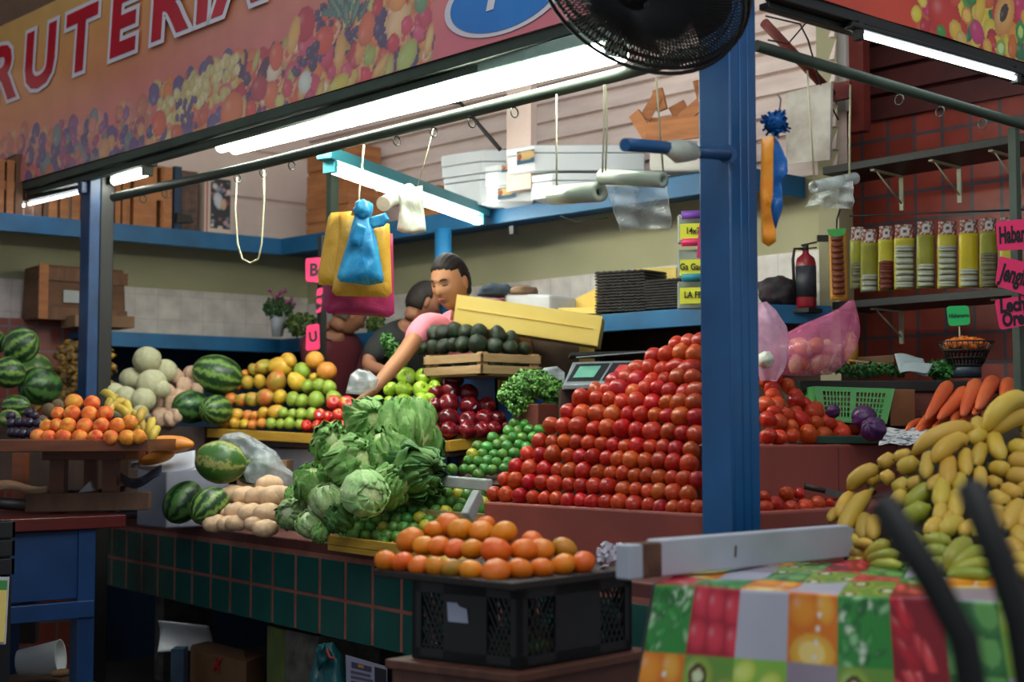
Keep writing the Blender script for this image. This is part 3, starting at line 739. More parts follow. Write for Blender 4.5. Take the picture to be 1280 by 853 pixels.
P_chay = [pm('chayote', lambda u, i=i: V(u.x, u.y * .9, u.z * 1.1) * (1 + .10 * math.cos(5 * math.atan2(u.y, u.x) + i) * (1 - u.z ** 2) + .12 * n3(u, 2.2, i * 3)), M_chay, 24, 14) for i in range(3)]
P_root = [pm('root_vegetable', lambda u, i=i: V(u.x * 1.5, u.y, u.z * .98) * (1 + .08 * n3(u, 1.8, i * 5) + .035 * math.sin(8 * u.x + i)), M_root, 24, 14) for i in range(3)]
P_plum = [pm('plum', lambda u: u * 1.0, M_plum, 14, 10)]
P_haba = [pm('habanero_pepper', lambda u: V(u.x, u.y, u.z * 1.2) * (1 + .12 * math.cos(4 * math.atan2(u.y, u.x))), M_haba, 16, 8)]
def wm(name, m, k=1.28, seed=0): return pm(name, lambda u: V(u.x * k, u.y, u.z) * (1 + .012 * n3(u, 2, seed)), m, 36, 24)
P_wm = [wm('watermelon', M_wm), wm('watermelon', M_wmd, 1.3), wm('watermelon', M_wmy, 1.2), wm('watermelon', M_wm, 1.06)]
P_cabr = pm('purple_cabbage', lambda u: u * (1 + .05 * math.sin(6 * math.atan2(u.y, u.x) + 3 * u.z) + .05 * n3(u, 3)), M_cabr, 30, 20)

def inst(me, p, s, name, rot=None, parent=None, **tags):
    o = bpy.data.objects.new(name, me); col.objects.link(o); o.location = p
    o.scale = (s, s, s) if not isinstance(s, (tuple, list)) else s
    if rot is None: rot = Euler((R.uniform(0, 6.3), R.uniform(0, 6.3), R.uniform(0, 6.3)))
    o.rotation_euler = rot if isinstance(rot, Euler) else rot.to_euler()
    if parent: o.parent = parent
    return tag(o, **tags)
def upish(t=.5): return Euler((R.uniform(-t, t), R.uniform(-t, t), R.uniform(0, 6.3)))
def facing(px, py, amt=.9, jit=.35):
    """rotation whose local z leans toward the viewer's side of the pile"""
    d = (CAM - P(px, py, 5)).normalized(); v = (Z * (1 - amt) + d * amt + V(R.uniform(-jit, jit), R.uniform(-jit, jit), R.uniform(-jit, jit))).normalized()
    return (v.to_track_quat('Z', 'Y') @ Euler((0, 0, R.uniform(0, 6.3))).to_quaternion()).to_euler()
def rows_of(items, tol):
    """cluster (x,y,..) items into rows, lowest row first, each left to right"""
    rows = []
    for it in sorted(items, key=lambda i: -i[1]):
        for r in rows:
            if abs(r[0][1] - it[1]) < tol: r.append(it); break
        else: rows.append([it])
    return [sorted(r) for r in rows]
def ordl(i, n): return ORD[i] + ' from left' if i < (n + 1) / 2 or n < 4 else (ORD[n - 1 - i] + ' from right')
def pile(items, meshes, dfun, name, cat, noun, place, group, tol=9, rot=upish, post=None, share=False, fill=1.0):
    out = []
    rows = rows_of(items, tol)
    for ri, r in enumerate(rows):
        for ci, it in enumerate(r):
            x, y, rad = it[:3]; me = R.choice(meshes) if len(it) < 4 else it[3]
            d = dfun(x, y); s = rad / FPX * d * fill
            lab = f'{noun} {place}' if share else f'{noun}, {ordl(ci, len(r))} in {ORD[ri]} row up, {place}'
            o = inst(me, P(x, y, d), s, name, rot() if rot is upish else rot(x, y), label=lab, cat=cat, group=group)
            out.append((o, x, y))
            if post: post(o, x, y)
    return out
def zc(lst, ox, oy, s): return [(ox + i[0] / s, oy + i[1] / s, i[2] / s) + tuple(i[3:]) for i in lst]

# ---- tomatoes, left of the post
items = []
def dface(px): return (X1 + .03) / (HF.x + RT.x * (px - 640) / FPX)
rows = [((618, 619), (872, 637), 9.0), ((631, 600), (873, 619), 9.0), ((646, 584), (872, 600), 9.2), ((660, 568), (872, 580), 9.2),
        ((675, 552), (873, 563), 9.2), ((689, 533), (873, 543), 10.2), ((711, 516), (873, 522), 9.8), ((727, 500), (872, 504), 9.6),
        ((745, 487), (873, 489), 9.2), ((768, 476), (873, 473), 9.4), ((797, 461), (872, 459), 10), ((818, 444), (873, 444), 10), ((846, 429), (874, 428), 10)]
tom_items = []
for ri, ((xa, ya), (xb, yb_), rr_) in enumerate(rows):
    x = xa; 
    while x < xb + 3:
        t = (x - xa) / (xb - xa); rad = rr_ * R.uniform(.88, 1.14)
        tom_items.append((x, ya + (yb_ - ya) * t + R.uniform(-1.2, 1.2) * (1 if ri < 7 else 2.4), rad, ri))
        x += rad * (1.80 if ri < 8 else 1.7)
for ri in range(len(rows)):
    r = [t for t in tom_items if t[3] == ri]
    for ci, (x, y, rad, _) in enumerate(r):
        d = dface(x) + .045 * ri + (.02 if ri > 5 else 0)
        rt = facing(x, y, .9, .3) if ri < 8 else Euler((R.uniform(.9, 2.0), 0, R.uniform(0, 6.3)))
        inst(R.choice(P_tom), P(x, y, d), rad / FPX * d * 1.2, 'plum_tomato', rt, label=f'red plum tomato, {ordl(ci, len(r))} in {ORD[ri]} row up, heap left of post', cat='tomato', group='plum tomatoes left of the blue post')
# ---- tomatoes, right of the post (upper step, lower step)
up = [(85, 365, 38), (140, 372, 40), (215, 362, 38), (297, 355, 50), (385, 360, 45), (478, 352, 50), (540, 380, 20), (592, 371, 31), (652, 379, 28), (530, 312, 48), (400, 292, 45),
      (265, 292, 48), (145, 292, 44), (82, 275, 42), (325, 240, 50), (235, 235, 32), (118, 243, 40), (185, 262, 38), (232, 185, 42), (232, 150, 38), (130, 203, 48), (72, 195, 42), (112, 155, 44), (105, 112, 40),
      (190, 95, 36), (120, 58, 42), (80, 75, 38), (285, 192, 32), (445, 258, 38), (205, 320, 40), (340, 300, 40), (455, 305, 36), (430, 225, 20), (350, 215, 36)]
pile(zc(up, 940, 460, 4.265), P_tom, lambda x, y: 3.33 / (HF.y + RT.y * (x - 640) / FPX) + (553 - y) * .0045, 'plum_tomato', 'tomato', 'glossy red tomato', 'upper step right of post',
     'tomatoes on the upper step right of the post', 7, lambda x, y: facing(x, y, .75, .6), fill=1.08)
lo_ = [(72, 745, 40), (122, 730, 46), (208, 748, 43), (283, 742, 43), (350, 727, 44), (185, 672, 42), (252, 672, 32), (415, 726, 26), (60, 690, 36)]
pile(zc(lo_, 940, 460, 4.265), P_tom, lambda x, y: (Y1 + .04) / (HF.y + RT.y * (x - 640) / FPX) + (640 - y) * .004, 'plum_tomato', 'tomato', 'red tomato', 'lower step right of post',
     'tomatoes on the lower step right of the post', 9, lambda x, y: facing(x, y, .8, .5))
# knife lying on the lower step
kp, kq = P(1006, 608, 4.95), P(1052, 619, 4.95)
kn = thing('knife', kp, 'black handled knife lying above the lower tomatoes', 'knife')
MB().tube([kp, kp + (kq - kp) * .55], [.012, .009], 8).build('handle', mat('black_handle', '#1a1816', '#2a2622', 9, .5), kn)
MB().bar(kp + (kq - kp) * .5, kq + (kq - kp) * .3, .003, .022).build('blade', mat('blade_steel', '#6a6a68', '#8a8a88', 9, .3, metal=.7), kn)

# ---- mandarins
mi = [(70, 240, 52, P_mand[0]), (150, 246, 50, P_mand[1]), (228, 262, 48), (310, 268, 50), (390, 276, 50, P_mand[3]), (482, 287, 54, P_mand[2]), (600, 292, 64), (716, 280, 56), (822, 276, 52), (925, 258, 56), (1022, 248, 55),
      (185, 138, 62, P_mand[0]), (252, 166, 50), (325, 168, 50), (403, 182, 48), (487, 184, 50), (600, 192, 68), (737, 188, 60), (822, 186, 56), (932, 182, 57, P_mand[3]),
      (370, 65, 58, P_mand[1]), (302, 90, 44), (430, 88, 57), (530, 97, 54), (640, 104, 58), (775, 140, 46), (550, 62, 42)]
def dm(x, y): return 3.665 + (712 - y) * .0058 + (abs(x - 630) * .0012)
pile(zc(mi, 465, 640, 3.879), P_mand[:3], dm, 'mandarin', 'mandarin', 'orange mandarin', 'on the black crate', 'mandarins heaped on the black crate', 10, rot=lambda x, y: upish(.45), fill=1.17)

# ---- peaches on their dark tray
pi = [(190, 585, 40), (245, 588, 38), (317, 588, 43), (398, 588, 41), (477, 588, 40), (553, 590, 40), (636, 590, 42), (692, 585, 38),
      (233, 532, 36), (283, 530, 38), (340, 532, 43), (423, 532, 43), (507, 532, 43), (588, 530, 43), (650, 513, 40),
      (290, 470, 36), (360, 470, 44), (447, 472, 42), (525, 470, 42), (370, 413, 46), (460, 418, 42)]
def dp(x, y): return 5.92 + (546 - y) * .0042
pile(zc(pi, 0, 400, 4), P_peach, dp, 'peach', 'peach', 'orange-red peach', 'on the dark tray', 'peaches on the dark wooden tray', 8, rot=lambda x, y: facing(x, y, .6, .5))
pl_ = []
for i in range(11): pl_.append((14 + (i % 5) * 8 + R.uniform(-2, 2), 541 - (i // 5) * 11 + R.uniform(-2, 2) , 6.4))
pl_ += [(36, 516, 6), (43, 520, 6)]
pile(pl_, P_plum, lambda x, y: 6.05 + (546 - y) * .004, 'plum', 'plum', 'dark purple plum in the cluster', 'left of the peaches', 'dark plums left of the peaches', 8, share=True)
pile([(62, 514, 9), (53, 528, 8), (72, 508, 8), (46, 538, 8)], [pm('kiwi', lambda u: V(u.x, u.y, u.z * 1.15), fruit_mat('kiwi_skin', [(.3, '#5a4630'), (.7, '#6e5a3e')], 4, .8, .2, .4, 30))],
     lambda x, y: 6.2 + (546 - y) * .004, 'kiwi', 'kiwi', 'brown kiwi among the plums', 'left of the peaches', 'kiwis behind the plums', 8, share=True)
# ---- melons
def big(lst, protos_default=None, name='watermelon', cat='watermelon', group=None):
    for px, py, r, d, me, rot, lab in lst:
        inst(me, P(px, py, d), (r / FPX * d), name, Euler(rot) if not isinstance(rot, Matrix) else rot, label=lab, cat=cat, group=group)
def ax(px2, dz=0, z2=.3):
    """long axis mostly sideways in view with a lean dz into depth"""
    return frame(RT * math.cos(dz) + HF * math.sin(dz), Z + RT * z2)
big([(272, 469, 25, 7.7, P_wm[0], frame(RT * .9 - Z * .25 + HF * .2, Z), 'large striped watermelon on top of two others beside mangoes'),
     (239, 509, 21, 7.6, P_wm[1], frame(RT * .5 + HF * .7, Z), 'dark striped watermelon below the large one, left of the pair'),
     (270, 513, 19, 7.5, P_wm[0], frame(RT * .4 + HF * .8, Z), 'striped watermelon below the large one, right of the pair'),
     (276, 578, 27, 6.35, P_wmy if 0 else P_wm[2], frame(RT * .95 - Z * .15, Z), 'pale green yellow-bellied watermelon resting on top at counter front'),
     (229, 628, 23, 6.5, P_wm[1], frame(RT * .45 + HF * .5 + Z * .7, HF), 'darkest watermelon at the left end of the green counter'),
     (262, 633, 22, 6.2, P_wm[0], frame(RT * .5 + HF * .6 + Z * .5, HF), 'watermelon leaning beside the beige roots on the counter'),
     (316, 588, 18, 6.75, P_wm[0], frame(RT * .8 + Z * .1, Z), 'watermelon half hidden under the clear plastic bag'),
     (26, 432, 22, 7.15, P_wm[3], frame(RT * .7 + Z * .5, HF), 'round striped watermelon at the top of the left heap'),
     (10, 466, 20, 7.05, P_wm[3], frame(RT * .5 + HF * .5, Z), 'striped watermelon at left frame edge, second tier'),
     (50, 483, 24, 7.2, P_wm[1], frame(RT * .3 + HF * .9, Z), 'shaded green watermelon beside the overripe bananas'),
     (42, 462, 20, 7.6, P_wm[2], frame(RT * .9 + Z * .1, Z), 'light green watermelon behind the left heap'),
     (20, 508, 14, 6.95, P_wm[0], frame(RT, Z), 'green watermelon lying low above the plums at left'),
     (12, 524, 12, 6.7, P_wm[2], frame(RT, Z), 'small pale green melon beside the plums at left'),
     (-12, 428, 18, 7.2, P_wm[3], frame(RT * .7 + Z * .5, HF), 'striped watermelon cut by the left frame edge at top'),
     ], group='watermelons')
ca = [(184, 450.5, 18), (165, 475, 16), (190, 480, 19.5), (206, 464, 16), (143, 492, 14), (157, 497, 15), (179, 500, 16), (175, 517, 11), (150, 513, 12), (202, 487, 12)]
def dc(x, y): return 7.35 + (515 - y) * .004 + (.12 if (x, y) in ((206, 464), (165, 475)) else 0)
pile(ca, P_cant, dc, 'cantaloupe', 'melon', 'netted pale cantaloupe', 'melon heap', 'cantaloupes in the melon heap', 8)
ch = [(220, 472, 11), (231, 484, 11.5), (239, 468, 10), (209, 492, 11), (196, 508, 10), (214, 507, 11), (200, 522, 12), (211, 524, 10), (246, 488, 9), (188, 526, 9), (222, 497, 10), (219, 520, 10), (248, 476, 9)]
pile(ch, P_chay, lambda x, y: 7.5 + (525 - y) * .004, 'chayote', 'squash', 'pale pink lumpy fruit', 'beside the cantaloupes', 'pale pink lumpy fruit beside the cantaloupes', 9)
# ---- mango, citrus, guava and apple slope (depths follow the stand)
def dl(x): 
    a, b = (240, 7.72), (560, 6.36); return a[1] + (b[1] - a[1]) * (x - a[0]) / (b[0] - a[0])
def dsl(x, y): return dl(x) + (538 + (x - 270) * .05 - y) * .0042
O_, Yl, Mg = P_orng, P_mangoy, P_mango
z6 = lambda l: zc(l, 265, 430, 6.4)
pile(z6([(822, 130, 75), (918, 220, 82), (210, 330, 45), (155, 445, 58), (125, 570, 48), (290, 575, 48), (345, 577, 42), (100, 640, 46), (325, 650, 46), (400, 637, 44), (265, 240, 36)]), P_orng, dsl, 'orange', 'orange', 'orange citrus fruit', 'mango heap', 'oranges in the mango heap', 8)
pile(z6([(612, 135, 68), (550, 187, 88), (385, 305, 58), (680, 305, 76), (545, 425, 66), (195, 567, 54), (410, 556, 54), (510, 545, 60), (185, 640, 48), (260, 645, 46), (815, 270, 42)]), P_mangoy, dsl, 'mango', 'mango', 'yellow mango', 'left fruit slope', 'yellow mangoes on the left slope', 8)
pile(z6([(415, 187, 66), (335, 207, 48), (290, 312, 62), (515, 307, 88), (240, 452, 56), (330, 447, 62), (430, 432, 76)]), P_mango, dsl, 'mango', 'mango', 'red-blushed olive mango', 'left fruit slope', 'red and olive mangoes on the left slope', 8)
pile(z6([(720, 217, 70), (770, 337, 56), (858, 332, 58), (935, 347, 60), (972, 432, 62), (650, 442, 62), (722, 456, 56), (835, 446, 70), (570, 552, 46), (645, 562, 44), (715, 562, 50), (800, 562, 54), (475, 637, 48), (550, 642, 42), (620, 637, 50), (705, 645, 44)]), P_guav, dsl, 'guava', 'guava', 'green guava', 'beside the mangoes', 'green guavas beside the mangoes', 8)
def add_stem(k=1.0):
    def f(o, x, y): inst(P_stem, V(0, 0, 0), 1.0 * k, 'stem', Euler((0, 0, R.uniform(0, 6))), parent=o)
    return f
stk_n = [0]
def add_stem_sticker(o, x, y):
    inst(P_stem, V(0, 0, 0), 1.0, 'stem', Euler((0, 0, R.uniform(0, 6))), parent=o)
    stk_n[0] += 1
    if stk_n[0] % 3 == 0:
        d = (CAM - o.location).normalized() + RT * R.uniform(-.5, .5) + Z * R.uniform(-.3, .4); d.normalize()
        dl_ = (o.rotation_euler.to_matrix().inverted() @ d).normalized()
        s = inst(P_stick, dl_ * .93, 1.0, 'sticker', dl_.to_track_quat('Z', 'Y').to_euler(), parent=o)
pile(z6([(865, 572, 56), (930, 582, 46), (975, 472, 62), (1080, 480, 66), (1180, 492, 60), (1012, 570, 54), (1100, 586, 62), (1235, 492, 40), (1172, 562, 44), (755, 655, 48), (840, 655, 46), (905, 655, 46), (990, 655, 50), (1060, 655, 48)]),
     P_bapp, lambda x, y: dsl(x, y) - .03, 'red_apple', 'apple', 'red and yellow apple', 'small heap behind lettuce', 'red apples behind the lettuce', 8, rot=lambda x, y: facing(x, y, .55, .5), post=add_stem_sticker)
z4 = lambda l: zc(l, 320, 400, 4)
def dap(x, y): return 6.48 + (455 + 70 - y) * .0042 - (x - 500) * .001
pile(z4([(753, 285, 48), (838, 284, 45), (903, 281, 42), (673, 347, 38), (738, 350, 46), (825, 350, 46), (893, 336, 36), (608, 415, 38), (665, 418, 38), (737, 420, 50), (820, 407, 46), (868, 392, 32)]),
     P_gapp, dap, 'green_apple', 'apple', 'shiny green apple', 'heap by the avocados', 'green apples', 9, rot=lambda x, y: facing(x, y, .5, .5), post=add_stem_sticker)
pile(z4([(990, 300, 50), (975, 355, 50), (900, 365, 40), (1063, 370, 50), (965, 422, 55), (895, 427, 40), (1070, 432, 53), (1155, 432, 46), (838, 441, 37), (828, 481, 36), (875, 491, 42), (965, 497, 57), (1063, 508, 52), (1145, 497, 52), (1210, 497, 42), (1253, 535, 26), (890, 552, 36), (965, 556, 48), (1055, 553, 48), (1130, 551, 42), (1190, 545, 38)]),
     P_rapp, lambda x, y: 6.36 + (545 - y) * .0042, 'red_apple', 'apple', 'dark red apple', 'heap under the avocados', 'dark red apples under the avocados', 9, rot=lambda x, y: facing(x, y, .5, .5), post=add_stem_sticker)
av = [(543, 417, 10), (555, 416, 11), (569, 413, 10.5), (583, 416, 11), (599, 415, 11), (622, 419, 11), (638, 423, 9),
      (527, 434, 10), (542, 434, 9.5), (555, 433, 10), (567, 431, 9.5), (579, 431, 11), (597, 430, 12.5), (618, 433, 11), (637, 435, 10), (655, 436, 9)]
pile(av, P_avo, lambda x, y: 6.43 + (434 - y) * .004 + ((602 - x) * .0040 if x < 602 else (x - 602) * .003), 'avocado', 'avocado', 'dark green avocado', 'wooden crate', 'avocados in the wooden crate', 9, rot=lambda x, y: facing(x, y, .7, .5))
fill = []
for i in range(4):
    for j in range(3): fill.append((ac.x + .06 + i * .08, ac.y + .08 + j * .12))
for x, y in fill: inst(R.choice(P_avo), V(x, y, ac.z + .06), .045, 'avocado', label='dark avocado in the bottom layer of the wooden crate', cat='avocado', group='bottom layer of avocados in the crate')
# ---- beige roots
rt_items = [(292, 619, 10.5), (308, 621, 10.5), (325, 621, 10.5), (344, 621, 12), (337, 606, 10), (281, 641, 10), (298, 640, 10), (315, 642, 10.5), (334, 642, 11), (270, 655, 9.5), (285, 655, 8.5), (296, 654, 8.5), (319, 655, 8), (332, 661, 9.5), (352, 618, 9)]
pile(rt_items, P_root, lambda x, y: 6.14 + (660 - y) * .007 - (x - 262) * .0035, 'root_vegetable', 'root vegetable', 'pale beige root', 'between watermelons and lettuce', 'beige roots on the counter', 8, fill=1.22,
     rot=lambda x, y: (frame(HF * .45 + RT * .8 + V(R.uniform(-.2, .2), R.uniform(-.2, .2), 0), Z)).to_euler())
# ---- limes
def inpoly(x, y, poly):
    c = False; j = len(poly) - 1
    for i in range(len(poly)):
        (xi, yi), (xj, yj) = poly[i], poly[j]
        if (yi > y) != (yj > y) and x < (xj - xi) * (y - yi) / (yj - yi) + xi: c = not c
        j = i
    return c
def scatter(poly, sx, sy, jit=2):
    xs = [p[0] for p in poly]; ys = [p[1] for p in poly]; out = []; y = max(ys); k = 0
    while y > min(ys):
        x = min(xs) + (sx / 2 if k % 2 else 0)
        while x < max(xs):
            q = (x + R.uniform(-jit, jit), y + R.uniform(-jit, jit))
            if inpoly(*q, poly): out.append(q)
            x += sx
        y -= sy; k += 1
    return out
lm = [(q[0], q[1], R.uniform(7.2, 8.8), P_lime[3] if R.random() < .12 else R.choice(P_lime[:3])) for q in scatter([(410, 664), (470, 681), (520, 676), (600, 650), (607, 628), (590, 606), (560, 602), (520, 606), (500, 622), (485, 640), (440, 645)], 13.5, 10.5)]
pile(lm, P_lime, lambda x, y: 5.42 + (680 - y) * .006 - (x - 500) * .002, 'lime', 'lime', 'green lime in the front heap', 'between lettuce and mandarins', 'limes in the front heap', 9, rot=lambda x, y: facing(x, y, .4, .8), share=True)
lm = [(q[0], q[1], R.uniform(6.6, 8.0), P_lime[3] if R.random() < .06 else R.choice(P_lime[:3])) for q in scatter([(560, 590), (600, 596), (630, 594), (640, 580), (668, 550), (700, 515), (716, 500), (690, 500), (655, 512), (625, 540), (590, 562), (578, 578)], 12.5, 9.5)]
pile(lm, P_lime, lambda x, y: 5.75 + (596 - y) * .0075, 'lime', 'lime', 'small green lime in the slope', 'left of the tomato heap', 'limes sloping up beside the tomatoes', 9, rot=lambda x, y: facing(x, y, .4, .8), share=True)
# ================================================================== bananas
def banana_mb(p0, p1, w, bulge, mslot=0, seg=12, tip=1, stem=.10):
    """banana from stem p0 to tip p1, width w, bowed along the vector bulge"""
    b = MB(); pts = []; rs = []
    for i in range(seg + 1):
        t = i / seg; pts.append(p0.lerp(p1, t) + bulge * (4 * t * (1 - t)))
        if t < stem: r = .26 + .2 * t / stem
        elif t < .3: r = .46 + .54 * math.sin((t - stem) / (.3 - stem) * PI / 2)
        elif t < .75: r = 1
        else: r = max(.2, math.cos((t - .75) / .25 * 1.32))
        rs.append(w / 2 * r)
    b.tube(pts, rs, 8, mslot)
    L = (pts[-1] - pts[-2]).normalized()
    b.tube([pts[-1] - L * .001, pts[-1] + L * w * .16], [w * .13, w * .10], 6, tip)
    return b
banana_n = [0]
def bunch(lst, label, ox=1000, oy=540, s=4.264, d0=3.45, y0=725, k=.0036, m=M_ban, group='banana bunches on the fruit-print table'):
    pts = []
    for (x0, y0_, x1, y1, w, *r) in lst: pts.append((ox + x0 / s, oy + y0_ / s, ox + x1 / s, oy + y1 / s, w / s, r[0] if r else .25, r[1] if len(r) > 1 else m))
    xo = lambda x: min(1, max(0, (1165 - x) / 100)) * .46
    c0 = P(pts[0][0], pts[0][1], d0 + (y0 - pts[0][1]) * k + .05 + xo(pts[0][0]))
    t = thing('banana_bunch', c0, label, 'bananas', group)
    for (x0, y0_, x1, y1, w, bl, mm) in pts:
        da = d0 + (y0 - y0_) * k + .045 + xo(x0); db = d0 + (y0 - y1) * k - .005 + xo(x1)
        a, b = P(x0, y0_, da), P(x1, y1, db)
        sd = ((b - a).cross(FW)).normalized(); 
        if sd.z < 0: sd = -sd
        ww = w / FPX * da * 1.14; bu = (sd * .7 - FW * .7).normalized() * (b - a).length * bl
        banana_mb(a, b, ww, bu).build('banana', [mm, M_bant], t)
    MB().tube([c0 + V(0, 0, -.008), c0 + FW * .02 + V(0, 0, .012)], [.014, .010], 8).build('crown', M_bant, t)
    return t
bunch([(1240, -120, 975, 10, 92, .34), (1250, -60, 1010, 10, 95, .2), (1260, 20, 1180, -10, 80, .1), (1030, 0, 1082, 150, 80, .1)], 'bunch of big yellow bananas arching over the top of the heap')
bunch([(960, 0, 600, 120, 92, .22), (900, 50, 708, 165, 84, .18), (1000, 20, 905, 55, 80, .1), (980, 70, 935, 180, 72, .05), (950, -60, 960, 20, 70, .1)], 'yellow banana bunch curling left just below the top of the heap')
bunch([(700, 110, 672, 250, 68, .08), (800, 130, 790, 290, 82, .06), (885, 90, 888, 235, 68, .06), (960, 190, 968, 310, 66, .04), (640, 170, 530, 205, 88, .12)], 'banana bunch hanging straight down mid heap, left of the tall pair')
bunch([(440, 205, 262, 312, 80, .30), (500, 140, 432, 190, 76, .15), (600, 125, 505, 145, 60, .15), (420, 230, 352, 268, 78, .05), (500, 230, 436, 262, 74, .05)], 'yellow banana bunch at the upper left edge of the heap')
bunch([(385, 310, 212, 575, 82, .10), (290, 330, 205, 460, 62, .12), (200, 420, 160, 480, 48, .1), (350, 440, 340, 575, 82, .04), (400, 450, 392, 575, 72, .05)], 'long bananas leaning down at the left edge of the heap')
bunch([(580, 270, 510, 325, 90, .05), (660, 265, 575, 290, 66, .1), (720, 290, 565, 415, 92, .12, M_bang), (560, 330, 500, 400, 78, .1), (760, 250, 690, 310, 66, .08)], 'mixed green and yellow bananas in the middle left of the heap')
bunch([(770, 250, 748, 400, 82, .05), (840, 310, 832, 465, 78, .05), (700, 400, 540, 490, 100, .08, M_bang), (760, 390, 742, 470, 70, .05), (860, 230, 850, 330, 70, .05)], 'bananas pointing down with green tips behind the left black bar')
bunch([(740, 480, 690, 545, 82, .05), (860, 490, 755, 545, 86, .12), (920, 500, 860, 550, 70, .1), (820, 440, 780, 500, 60, .1), (960, 470, 930, 560, 60, .1)], 'row of blunt yellow banana ends low between the black bars')
bunch([(780, 750, 905, 585, 92, .18, M_bang), (785, 755, 985, 630, 76, .14, M_bang), (785, 762, 1015, 702, 74, .10, M_bang), (785, 770, 1015, 768, 66, .06, M_bang)], 'green-stemmed banana hand fanned out at the bottom of the heap', d0=3.40)
bunch([(365, 705, 480, 590, 80, .18, M_bang), (365, 708, 530, 655, 66, .12, M_bang), (365, 714, 545, 718, 60, .06, M_bang), (300, 610, 392, 600, 50, .15)], 'green banana hand fanned at the lower left beside the white plank', d0=3.40)
bunch([(275, 640, 365, 665, 70, .1), (260, 590, 330, 585, 62, .15), (270, 690, 350, 700, 60, .05), (300, 560, 260, 620, 60, .05)], 'small brownish bananas at the left foot of the heap', d0=3.46)
bunch([(650, 590, 800, 600, 76, .12, M_bang), (660, 650, 790, 655, 78, .1, M_bang), (680, 705, 780, 712, 70, .06, M_bang), (560, 560, 640, 620, 80, .1, M_bang), (580, 640, 660, 700, 76, .1)], 'greenish bananas lying flat at the bottom behind the left bar')
bunch([(1010, 200, 1112, 212, 80, .08), (1000, 265, 1058, 285, 66, .06), (1070, 310, 1168, 348, 84, .08), (1010, 345, 1090, 392, 88, .08), (1000, 420, 1080, 440, 70, .06)], 'bananas with green tips pointing right between the bars')
bunch([(1110, 90, 1230, 110, 92, .1), (1100, 165, 1260, 180, 100, .08), (1090, 240, 1250, 260, 92, .08), (1160, 310, 1270, 330, 84, .08), (1200, 20, 1270, 60, 80, .1)], 'thick bananas lying sideways at the right edge of the heap')
bunch([(1060, 405, 1058, 520, 76, .05), (1190, 375, 1100, 525, 84, .08), (1240, 400, 1180, 520, 82, .08), (1120, 410, 1080, 480, 60, .05), (1260, 450, 1240, 560, 80, .05)], 'bananas leaning down beside the right black bar')
bunch([(1080, 580, 1172, 655, 76, .08), (1150, 520, 1205, 610, 84, .08), (1130, 660, 1220, 720, 82, .08), (1120, 740, 1250, 770, 80, .06), (1220, 560, 1270, 660, 80, .08), (1040, 640, 1080, 720, 60, .05)], 'bananas at the lower right corner of the heap')
# heap core: an upturned crate and sacking that the bunches lie on
sack = mat('brown_sacking', '#3a2c16', '#2a2012', 14, .9, bump=.4)
core = MB(); 
def heapf(u, v):
    x = 1056 + 286 * u; top = 512 + 160 * max(0, 1 - u / .62) ** 1.5; y = 722 + (top + 16 - 722) * math.sin(min(1, v / .62) * PI / 2) 
    d = 3.62 + (722 - y) * .0036 + (max(0, v - .62) * 1.0) + min(1, max(0, (1165 - x) / 100)) * .46
    return P(x, y if v < .62 else top + 16 + (v - .62) * 60, d)
core.grid(heapf, 16, 12, thick=.01); core.jitter(.012, 9)
core.build('sack', sack, label='brown sacking under the heap of yellow bananas', cat='sack')

# ---- overripe bananas in the left pile
rip_protos = [banana_mb(V(0, 0, 0), V(1, 0, 0), .36, V(0, 0, .16), seg=10).mesh('ripe_banana', [M_banr, M_bant]) for _ in range(1)]
yel_proto = banana_mb(V(0, 0, 0), V(1, 0, 0), .34, V(0, 0, .16), seg=10).mesh('small_banana', [M_ban, M_bant])
poly = [(92, 428), (137, 428), (142, 470), (152, 508), (40, 510), (50, 482), (66, 462), (74, 442)]
for i, (x, y) in enumerate(scatter(poly, 13, 8.6, 2)):
    d = 7.62 + (510 - y) * .003; M = frame(RT * R.uniform(.5, 1) * R.choice((-1, 1)) - HF * R.uniform(.3, 1) + Z * R.uniform(-.6, .1), Z)
    inst(rip_protos[0], P(x, y, d) - M @ V(.05, 0, 0), .128, 'banana', M, label='small overripe brown-spotted banana in the tall stack behind the peaches', cat='banana', group='overripe bananas behind the peaches')
for i, (x, y) in enumerate([(133, 497), (142, 503), (150, 508), (158, 512), (140, 512), (150, 516), (168, 524), (175, 532), (182, 540), (190, 534), (172, 545), (185, 549), (163, 534), (195, 543), (178, 520)]):
    M = frame(RT * R.uniform(-.6, 1) - HF * .5 + Z * R.uniform(-.9, -.2), Z)
    inst(yel_proto, P(x, y, 6.5 - i * .01) - M @ V(.05, 0, 0), .12, 'banana', M, label='small yellow banana just right of the peaches', cat='banana', group='small yellow bananas right of the peaches')

